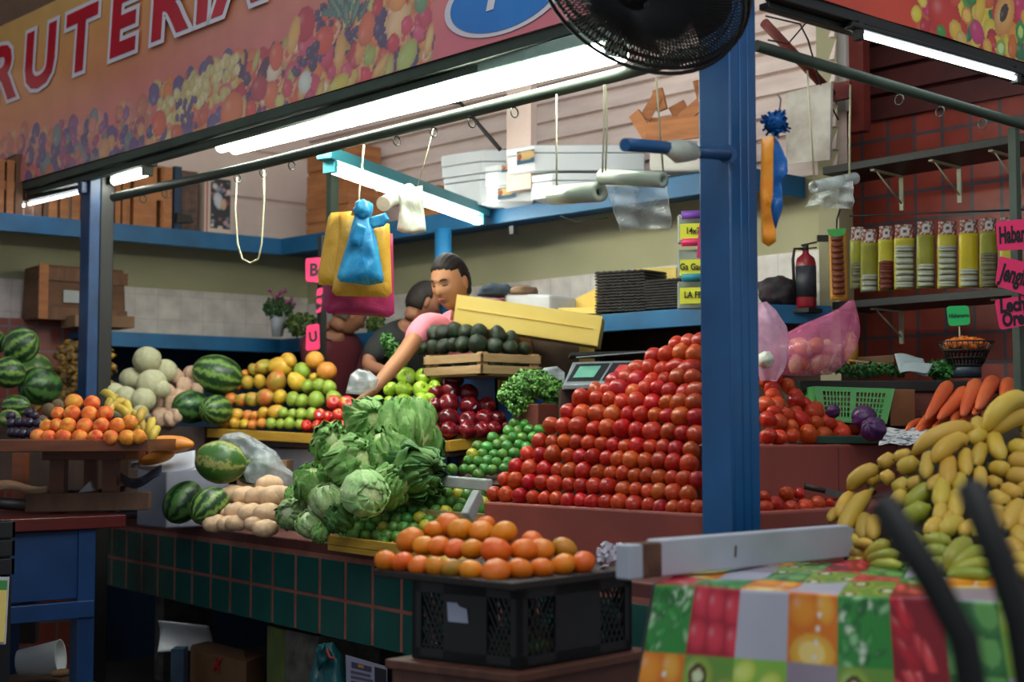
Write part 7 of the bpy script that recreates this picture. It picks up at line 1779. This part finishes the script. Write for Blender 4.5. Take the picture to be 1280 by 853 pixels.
MB().obox(P(136, 532, 7.45), P(256, 534, 7.55) - P(136, 532, 7.45), L2(.08, .45), Z * -.42).build('fruit_riser', darkw, label='dark riser under the cantaloupes and pale pink fruit', cat='riser')
MB().obox(P(296, 628, 6.9), L2(.24, 0), L2(0, .2), Z * .2).build('low_box', carton, label='brown box behind the roots under the bagged watermelon', cat='box')
# papaya halves on white paper and grey box behind
gx = P(207, 650, 6.75); 
MB().obox(V(gx.x, gx.y, ZC + .002), V(.34, 0, 0), V(0, .30, 0), Z * (1.35 - (588 - 542) / FPX * 6.7 - ZC)).build('grey_box', mat('pale_grey_box', '#8a8c9c', '#7c7e90', 3, .6), label='pale grey box standing at the counter end under the papayas', cat='box', bevel=.008)
nv = mat('dark_blue_paper', '#2c3450', '#222a42', 6, .6)
MB().grid(lambda u, v: P(146 + 56 * u, 598 - 12 * v + 5 * math.sin(5 * u), 6.3 + .15 * v) - Z * .03 * math.sin(PI * u), 14, 8, thick=.002).build('blue_wrapper', nv, label='dark blue wrapping paper under the papaya paper', cat='paper')
M_pap = fruit_mat('papaya_flesh', [(.3, '#c8701c'), (.6, '#d8862c'), (.85, '#cc9430')], 3, .4, .1)
wpp = MB().grid(lambda u, v: P(164 + 80 * u, 585 - 22 * v * (.3 + u * .7) , 6.45 + .2 * v) - Z * .02 * math.sin(PI * u) * (1 - v), 16, 10, thick=.002); wpp.build('white_paper', mat('white_wrap_paper', '#b4b6c0', '#a4a6b2', 3, .7), label='white paper sheet under the cut papayas', cat='paper')
for (x_, y_, rx, ry, lab, ro) in ((211, 556, .115, .042, 'larger cut papaya half lying behind', .0), (196, 573, .085, .03, 'smaller cut papaya piece in front on white paper', .25)):
    Mx = frame(RT * math.cos(ro) + Z * math.sin(ro) , Z); MB().ball(lambda u: V(u.x * rx, u.y * .05, u.z * ry if u.z > 0 else u.z * ry * .9) * (1 + .04 * n3(u, 2)), 28, 16, c=P(x_, y_, 6.5), M=Mx).build('papaya_piece', M_pap, label=lab, cat='papaya')
# black slotted crate, sign board and cup low at left
lcx = P(18, 720, 5.2)
slc = slat_crate('plastic_crate', (lcx.x - .5, lcx.y, lcx.z), .5, .3, .2, blk, 'black crate cut off by the left edge above the yellow sign', 3, gap=.15)
MB().obox(V(lcx.x - .5, lcx.y, 0), V(.49, 0, 0), V(0, .3, 0), Z * (lcx.z - .002)).build('crate_support', blk, label='dark support box under the black crate at left edge', cat='box')
ysg = thing('sign_board', P(0, 805, 5.0), 'yellow and green sign board cut off by the left edge', 'sign')
q4 = [P(-60, 722, 5.05), P(10.5, 722, 5.05), P(6, 806, 5.05), P(-60, 806, 5.05)]
MB().prism(q4, HF * .01).build('white_frame', white_pl, ysg)
q5 = [P(-60, 738, 5.04), P(8, 738, 5.04), P(4.5, 803, 5.04), P(-60, 803, 5.04)]; MB().prism(q5, HF * .005).build('yellow_panel', ybox, ysg)
q6 = [P(-60, 726, 5.04), P(8.5, 726, 5.04), P(8, 738, 5.04), P(-60, 738, 5.04)]; MB().prism(q6, HF * .005).build('green_band', gp, ysg)
# foam cup and scrap on a low shelf
lsf = P(56, 845, 6.35)
MB().obox(V(lsf.x - 1.0, lsf.y - .25, lsf.z - .05), V(1.15, 0, 0), V(0, .55, 0), Z * .03).build('low_shelf_board', old, label='low board under the blue table holding the white cup', cat='board')
MB().obox(V(lsf.x - .9, lsf.y - .1, 0), V(.9, 0, 0), V(0, .3, 0), Z * (lsf.z - .052)).build('low_support', darkw, label='dark support beneath the low board', cat='support')
cpM = Matrix.Translation(P(24, 829, 6.3)) @ frame(-HF, RT * .97 + Z * .12).to_4x4()
MB().lathe([(0, 0), (.055, 0), (.078, .18), (.081, .185), (.074, .183), (.05, .01)], 24, cpM).build('foam_cup', foam, label='white foam cup lying on its side under the blue table', cat='cup')
MB().ball(lambda u: V(u.x * .05, u.y * .03, u.z * .018) * (1 + .3 * n3(u, 3)), 16, 10, c=P(76, 842, 6.2)).build('bread_scrap', carton, label='brown scrap lying beside the white cup', cat='scrap')
MB().obox(P(14, 805, 6.6), RT * .11, HF * .05, Z * .38).build('pink_grey_panel', mat('dusty_mauve', '#4a3c40', '#3c3034', 4, .8), label='dusty mauve panel behind the cup under the table', cat='panel')
# things under the counter
c = P(240, 855, 6.9); bxx = thing('cardboard_box', c, 'open brown cardboard box under the counter', 'box')
z0 = .0; hh = P(300, 808, 6.3).z; a = P(238, 811, 6.95); b = P(308, 813, 6.55); c_ = P(331, 806, 6.75)
MB().obox(V(a.x, a.y, 0), V(b.x - a.x, b.y - a.y, 0), V(c_.x - b.x, c_.y - b.y, 0), Z * a.z).build('box_body', mat('kraft_board', '#7a5638', '#6a492e', 3, .8), bxx, bevel=.003)
MB().prism([V(a.x, a.y, a.z + .001), V(b.x, b.y, a.z + .001), V(b.x, b.y, a.z + .02) + L2(-.05, .2), V(a.x, a.y, a.z + .02) + L2(-.02, .2)], Z * .003).build('flap', mat('kraft_flap', '#6a492e', '#5c3f28', 3, .8), bxx)
mm_ = MB(); ce = (V(a.x, a.y, 0) + V(b.x, b.y, 0)) / 2 - fn * -.002
put_text('X', V(ce.x, ce.y, .26) + fn * .002, V(b.x - a.x, b.y - a.y, 0), Z, .09, 'red_mark', red_l, bxx, .003, .3, .003)
MB().grid(lambda u, v: P(197 + 66 * u, 815 - 38 * v + 22 * u * v * .2, 6.9 + .1 * u) + FW * .05 * math.sin(3 * v + u), 12, 10, thick=.004).build('white_sack', white_pl, label='crumpled white sheet behind the cardboard box', cat='sheet')
MB().obox(P(213, 860, 6.8), RT * .06, HF * .1, Z * .18).build('blue_carton', mat('navy_carton', '#16283f', '#203a50', 14, .6), label='dark blue printed carton left of the cardboard box', cat='box')
c = P(410, 870, 5.75)
tbg = thing('net_bag', c, 'dark teal net bag hanging under the counter', 'bag')
pad([(398, 806), (416, 803), (428, 820), (436, 862), (430, 900), (390, 900), (384, 862), (392, 830)], 5.8, .10, b_teal, 'net', tbg, 31, bulge=.05)
MB().tube([P(408, 812, 5.73), P(412, 822, 5.72), P(418, 823, 5.72)], .006, 6).build('red_tie', rdl, tbg)
pad([(394, 812), (406, 803), (410, 826), (398, 840)], 5.72, .05, b_teal, 'net_fold', tbg, 33, bulge=.04)
q = [P(432, 819, 5.55), P(484, 834, 5.45), P(484, 900, 5.45), P(434, 900, 5.55)]
fl_ = thing('flyer', P(458, 900, 5.5), 'printed white flyer with small dark blocks under the counter', 'flyer')
MB().prism(q, HF * .004).build('flyer_sheet', mat('flyer_paper', '#8c8ca0', '#7c7c90', 5, .6), fl_)
def fq(u, v): return q[0].lerp(q[1], u).lerp(q[3].lerp(q[2], u), v) - HF * .002
for (u0, v0, u1, v1, cc2) in ((.14, .08, .62, .17, '#3a3450'), (.30, .09, .44, .14, '#a8702c'), (.12, .22, .6, .26, '#4a4660'), (.12, .30, .66, .34, '#4a4660'), (.12, .38, .6, .42, '#4a4660'), (.70, .06, .98, .42, '#1c1826')):
    MB().prism([fq(u0, v0), fq(u1, v0), fq(u1, v1), fq(u0, v1)], -HF * .001).build('print_block', mat('ink' + cc2[1:], cc2, cc2, 5, .6), fl_)
# lime tray: yellow front board; foam sticks among the limes
ty = thing('lime_tray', P(480, 684, 5.3), 'yellow wooden tray edge holding the front heap of limes', 'tray')
a, b = P(412, 673, 5.62), P(545, 694, 4.98); a.z = b.z = (a.z + b.z) / 2
MB().bar(a, b, .02, .035).bar(a - Z * .03, b - Z * .03, .018, .022).build('front_board', yel, ty, bevel=.002)
MB().obox(a - Z * .04 + HF * .01, (b - a) * 1.25, L2(.05, .62), Z * .012).build('tray_floor', yel, ty)
for lab, pA, pB, w_ in (('pale foam bar lying among the limes beside the tomatoes', (556, 602, 5.62), (612, 607, 5.35), .045), ('pale foam bar standing tilted at the corner of the tomato stand', (598, 618, 5.05), (583, 648, 4.98), .05)):
    MB().bar(P(*pA), P(*pB), .03, w_).build('foam_bar', mat('grey_white_foam', '#a8b0ac', '#98a09e', 5, .7), label=lab, cat='foam bar', bevel=.006)
# lime slope support
a = P(575, 600, 5.95); b = P(725, 505, 6.45)
MB().prism([P(565, 606, 5.85), P(640, 606, 5.7), P(718, 520, 6.35), P(700, 512, 6.5), P(625, 560, 6.2)], V(.12, .06, -.02)).build('lime_board', darkw, label='dark sloping board beneath the small limes', cat='board')

for px0, w_, lab in ((-6, .20, 'wooden crate high above the banner at the upper left corner'), (20, .16, 'second wooden crate high above the banner in the corner')):
    a = P(px0, 40, 8.9); obox_t('fruit_crate', a, RT * w_, HF, .34, cratew, lab, bands=0)
a = P(-60, 42, 8.85); MB().obox(a, RT * .8, HF * .35, Z * -.04).build('high_shelf', darkw, label='dark high shelf behind the orange banner', cat='shelf')
# ================================================================== people
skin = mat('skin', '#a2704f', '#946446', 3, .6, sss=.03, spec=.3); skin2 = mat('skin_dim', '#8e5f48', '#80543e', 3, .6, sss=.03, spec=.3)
hair = mat('dark_hair', '#100a08', '#1c120e', 40, .65, stretch=(4, 1, 1), bump=.5, spec=.25); hair2 = mat('brown_grey_hair', '#4a3a30', '#5f4c3e', 22, .5, bump=.4)
pinkc = mat('pink_ribbed_shirt', '#cf7886', '#c46d7c', 3, .8); blackc = mat('black_shirt', '#0b0c0d', '#101112', 5, .85, bump=.2); maroonc = mat('maroon_shirt', '#5c1220', '#4c0e1a', 4, .8, bump=.2)
brow = mat('eyebrow', '#2a1a14', '#33211a', 30, .7); lip = mat('lips', '#94524a', '#a05a50', 9, .45); denim = mat('dark_trousers', '#1c222e', '#252c3a', 9, .85)
def skin_body(name, verts, edges, m, parent, sub=2, root=0):
    me = bpy.data.meshes.new(name); off = ORG[parent.name]
    me.from_pydata([tuple(Vector(v[0]) - off) for v in verts], edges, [])
    o = bpy.data.objects.new(name, me); col.objects.link(o); o.parent = parent; ORG[o.name] = off
    bm = bmesh.new(); bm.from_mesh(me); L = bm.verts.layers.skin.verify(); bm.verts.ensure_lookup_table()
    for i, v in enumerate(verts):
        r = v[1]; bm.verts[i][L].radius = r if isinstance(r, tuple) else (r, r); bm.verts[i][L].use_root = (i == root)
    bm.to_mesh(me); bm.free()
    s = o.modifiers.new('skin', 'SKIN'); s.use_smooth_shade = True
    b = o.modifiers.new('sub', 'SUBSURF'); b.levels = sub; b.render_levels = sub
    me.materials.append(m); return o
def g2(a, b, sa, sb): return math.exp(-(a / sa) ** 2 - (b / sb) ** 2)
def head_fn(u):
    """unit vector -> head surface; x right, y forward (face), z up; metres"""
    x, y, z = u; 
    w_ = .074 * (1 - .26 * max(0, -z) ** 1.4 * (1 if y > -.2 else .6)); dpt = .094 if y > 0 else .098; h = .120
    p = V(x * w_, y * dpt, z * h)
    if y < 0 and z < -.3: p.y *= 1 - .45 * (-z - .3)
    if y > 0:
        X, Zz = p.x, p.z
        p.y += .020 * g2(X, Zz + .012, .010, .020) + .010 * g2(X, Zz + .024, .014, .009)          # nose, tip
        p.y -= .010 * (g2(X - .031, Zz - .014, .017, .012) + g2(X + .031, Zz - .014, .017, .012))  # sockets
        p.y += .005 * g2(X, Zz - .034, .045, .010)                                                 # brow ridge
        p.y += .007 * g2(X, Zz + .052, .020, .008) + .010 * g2(X, Zz + .088, .022, .016)           # lips, chin
        p.y -= .004 * g2(X, Zz + .068, .02, .006)
        p.y += .005 * (g2(X - .042, Zz + .012, .02, .02) + g2(X + .042, Zz + .012, .02, .02))      # cheeks
    return p
def make_head(parent, c, fwd, up, s, m_skin, m_hair, hair_kind, face=True):
    M = Matrix((Vector(fwd).cross(Vector(up)).normalized(), Vector(fwd).normalized(), Z)).transposed()
    f = Vector(fwd).normalized(); r = f.cross(Vector(up)).normalized(); u = r.cross(f); M = Matrix((r, f, u)).transposed()
    c = Vector(c); T = lambda p: c + M @ (Vector(p) * s)
    h = MB().ball(lambda q: head_fn(q) * s, 56, 44, c=c, M=M)
    for sx in (-1, 1):
        h.ball(lambda q: V(q.x * .010, q.y * .018, q.z * .031) * s * (1 - .25 * max(0, q.x * sx)), 14, 12, c=T((sx * .074, -.008, -.004)), M=M)
    h.tube([T((0, -.03, -.06)), T((0, -.035, -.105)), T((0, -.036, -.125))], [.052 * s, .048 * s, .035 * s], 20)
    hd = h.build('head', m_skin, parent)
    def surf(x, z, lift=.001):
        zz = z / .120; yy = math.sqrt(max(.02, 1 - zz * zz - (x / .074) ** 2)); v = V(x / .074, yy, zz).normalized(); p = head_fn(v)
        for _ in range(6):
            v = V(v.x + (x - p.x) / .074 * .8, v.y, v.z + (z - p.z) / .12 * .8).normalized(); p = head_fn(v)
        return T(p + V(0, lift, 0))
    if face:
        for sx in (-1, 1):
            MB().tube([surf(sx * (.014 + .007 * i), .031 + .005 * math.sin(i / 4 * PI) , .0012) for i in range(5)], [.0022 * s, .0040 * s, .0042 * s, .0036 * s, .0016 * s], 6).build('eyebrow', brow, hd)
            e = MB().tube([surf(sx * (.018 + .006 * i), .010 - .002 * math.sin(i / 4 * PI), .0012) for i in range(5)], [.0014 * s, .0040 * s, .0046 * s, .0038 * s, .0016 * s], 6); e.build('lowered_eyelid', mat('eyelash', '#1c120e', '#241812', 30, .6), hd)
            MB().tube([surf(sx * (.017 + .0065 * i), .016 + .003 * math.sin(i / 4 * PI), .0008) for i in range(5)], [.0008 * s, .0016 * s, .0018 * s, .0016 * s, .0008 * s], 6).build('lid_crease', mat('lid', '#8a5a48', '#7c5040', 9, .6), hd)
        MB().tube([surf(-.020 + .005 * i, -.050 - .001 * math.cos((i - 4) * .7), .0005) for i in range(9)], [.001 * s] + [.0036 * s] * 7 + [.001 * s], 8).build('upper_lip', lip, hd)
        MB().tube([surf(-.016 + .004 * i, -.058, .0008) for i in range(9)], [.001 * s] + [.0042 * s] * 7 + [.001 * s], 8).build('lower_lip', lip, hd)
        MB().tube([surf(-.019 + .00475 * i, -.0535, .0022) for i in range(9)], .0009 * s, 6).build('mouth_line', brow, hd)
    def hair_f(q):
        p = head_fn(V(q.x, min(q.y, .9), q.z)); inface = (p.y > .012 and p.z < .066 + .010 * math.cos(p.x * 40) - .10 * max(0, .03 - p.y)) or p.z < -.062
        if p.y > -.012 and p.z < .02 : inface = True
        k = .90 if inface else 1.085
        return V(p.x * k, p.y * k - (0 if inface else .003), p.z * k + (0 if inface else .002)) * s * (1 + .012 * math.sin(26 * math.atan2(q.x, q.z)))
    hm = MB().ball(hair_f, 60, 46, c=c, M=M)
    if hair_kind == 'bun': hm.ball(lambda q: q * .035 * s * (1 + .08 * n3(q, 5)), 20, 14, c=T((0, -.115, -.01)))
    if hair_kind == 'low': hm.ball(lambda q: q * .03 * s * (1 + .08 * n3(q, 5)), 20, 14, c=T((0, -.095, -.055)))
    if hair_kind == 'tail': hm.tube([T((0, -.10, .02)), T((0, -.15, 0)), T((0, -.17, -.06)), T((0, -.15, -.13))], [.02 * s, .03 * s, .028 * s, .008 * s], 12)
    hm.build('hair', m_hair, parent); return T
def hand(parent, wrist, dirv, palm_n, s, m, curl=.5):
    """palm, four fingers of different length and a thumb leaving the side of the palm, one continuous skin"""
    d = Vector(dirv).normalized(); n = Vector(palm_n); n = (n - d * n.dot(d)).normalized(); r = d.cross(n); vs = [(wrist, .024 * s), (wrist + d * .035 * s, (.034 * s, .018 * s)), (wrist + d * .075 * s, (.036 * s, .016 * s))]; es = [(0, 1), (1, 2)]
    for k, (off, L) in enumerate(((-.030, .070), (-.010, .080), (.010, .074), (.028, .056))):
        b = wrist + d * .088 * s + r * off * s; p = b; vs.append((p, .0095 * s)); es.append((2, len(vs) - 1)); a = .2
        for j in range(3):
            a += curl; p = p + (d * math.cos(a) + n * math.sin(a)) * L * s * (.45, .32, .23)[j]; vs.append((p, (.0090, .0082, .0070)[j] * s)); es.append((len(vs) - 2, len(vs) - 1))
    p = wrist + d * .035 * s - r * .034 * s + n * .006 * s; vs.append((p, .012 * s)); es.append((1, len(vs) - 1))
    for j in range(2): p = p + (d * .75 - r * .5 + n * .35).normalized() * .034 * s; vs.append((p, (.0105, .008)[j] * s)); es.append((len(vs) - 2, len(vs) - 1))
    return vs, es
def person(label, c_head, fwd, up, s, chest, pelvis, sh, arms, m_skin, m_hair, m_cloth, hair_kind, face=True, floor=.36, shirt_name='shirt', sleeve=.55, torso_r=.13):
    """sh: two shoulder points; arms: list of (shoulder index, elbow, wrist, palm normal, hand direction)"""
    pel = Vector(pelvis); T = thing('person', V(pel.x, pel.y, floor), label, 'person')
    ch = Vector(chest); f_ = Vector(fwd).normalized(); r_ = f_.cross(Vector(up)).normalized(); nk = Vector(c_head) - r_.cross(f_) * .125 * s - f_ * .035 * s
    w_ = pel.lerp(ch, .5)
    vs = [(pel, (.15, .12)), (w_, (.12, .10)), (ch, (torso_r, .11)), (ch.lerp(nk, .7), (.068, .062)), (nk, .054)]; es = [(0, 1), (1, 2), (2, 3), (3, 4)]
    cv_ = [(pel - Z * .06, (.165, .135)), (w_, (.135, .115)), (ch, (torso_r + .015, .125 if torso_r < .15 else torso_r * .8)), (ch.lerp(nk, .76), (.078, .072))]; ce_ = [(0, 1), (1, 2), (2, 3)]
    for si, el, wr, pn, hd_ in arms:
        S = Vector(sh[si]); el, wr = Vector(el), Vector(wr); i0 = len(vs)
        vs += [(S, .055), (S.lerp(el, .5), .047), (el, .040), (el.lerp(wr, .4), .038), (wr, .026)]; es += [(2, i0), (i0, i0 + 1), (i0 + 1, i0 + 2), (i0 + 2, i0 + 3), (i0 + 3, i0 + 4)]
        j0 = len(cv_); cv_ += [(S, .068), (S.lerp(el, .3), .062), (S.lerp(el, sleeve), .058)]; ce_ += [(2, j0), (j0, j0 + 1), (j0 + 1, j0 + 2)]
        hv, he = hand(T, wr + (wr - el).normalized() * .012, hd_, pn, 1.0, m_skin); b0_ = len(vs)
        vs += hv; es += [(i0 + 4, b0_)] + [(a + b0_, b + b0_) for a, b in he]
    skin_body('body', vs, es, m_skin, T)
    skin_body(shirt_name, cv_, ce_, m_cloth, T)
    sdv = (Vector(sh[1]) - Vector(sh[0])); sdv.z = 0; sdv.normalize(); tv = [(pel - Z * .05, (.165, .135))]; te = []
    for k in (-1, 1):
        hp = pel + sdv * .09 * k - Z * .1; kn_ = V(hp.x, hp.y, floor + .48) - RT * .0; an = V(hp.x, hp.y, floor + .07); i0 = len(tv)
        tv += [(hp, .095), (kn_, .065), (an, .045)]; te += [(0, i0), (i0, i0 + 1), (i0 + 1, i0 + 2)]
        shoe = MB().ball(lambda q: V(q.x * .045, q.y * .12, max(-.6, q.z) * .05), 18, 12, c=V(hp.x, hp.y, floor + .031) - HF * .04, M=frame(RT, Z)); shoe.build('shoe', blackc, T)
    skin_body('trousers', tv, te, denim, T)
    make_head(T, c_head, fwd, up, s, m_skin, m_hair, hair_kind, face); return T
# seller in pink
hc = P(563, 354, 6.82)
fwd1 = (-HF * .80 - RT * .52 - Z * .34).normalized()
person('woman in a pink shirt with tied-back dark hair, looking down and reaching out', hc, fwd1, (Z - RT * .04).normalized(), 1.10, P(577, 428, 7.05), P(604, 545, 7.2), [P(533, 404, 6.85), P(632, 379, 7.2)],
       [(0, P(503, 446, 6.6), P(467, 487, 6.32), -Z, (-RT * .8 - Z * .6)), (1, P(660, 440, 7.2), P(645, 500, 7.1), -Z, (-RT - Z * .5))], skin, hair, pinkc, 'low', sleeve=.62, torso_r=.12)
# orange undershirt strap
# seller in black
person('person in a black shirt with dark tied hair, behind the woman in pink', P(530, 379, 7.5), (RT * .55 + HF * .25 - Z * .25).normalized(), Z, .92, P(503, 437, 7.6), P(520, 545, 7.7), [P(475, 428, 7.4), P(525, 412, 7.75)],
       [(0, P(458, 458, 7.3), P(486, 466, 7.2), -Z, RT - Z * .3), (1, P(540, 470, 7.7), P(530, 520, 7.6), -Z, RT * .5 - Z)], skin2, hair, blackc, 'none', face=False, sleeve=.85, torso_r=.18)
# seller in maroon
person('person in a maroon shirt bending with the head behind the magenta bags', P(438, 393, 7.95), (RT * .75 + HF * .45 - Z * .5).normalized(), (Z + RT * .3).normalized(), .96, P(413, 430, 8.0), P(405, 545, 8.1), [P(388, 428, 7.85), P(440, 432, 8.15)],
       [(0, P(394, 478, 7.8), P(425, 500, 7.75), -Z, RT - Z * .3), (1, P(446, 478, 8.1), P(462, 500, 7.95), -Z, RT - Z * .3)], skin2, hair2, maroonc, 'none', face=False, sleeve=.9, torso_r=.27)
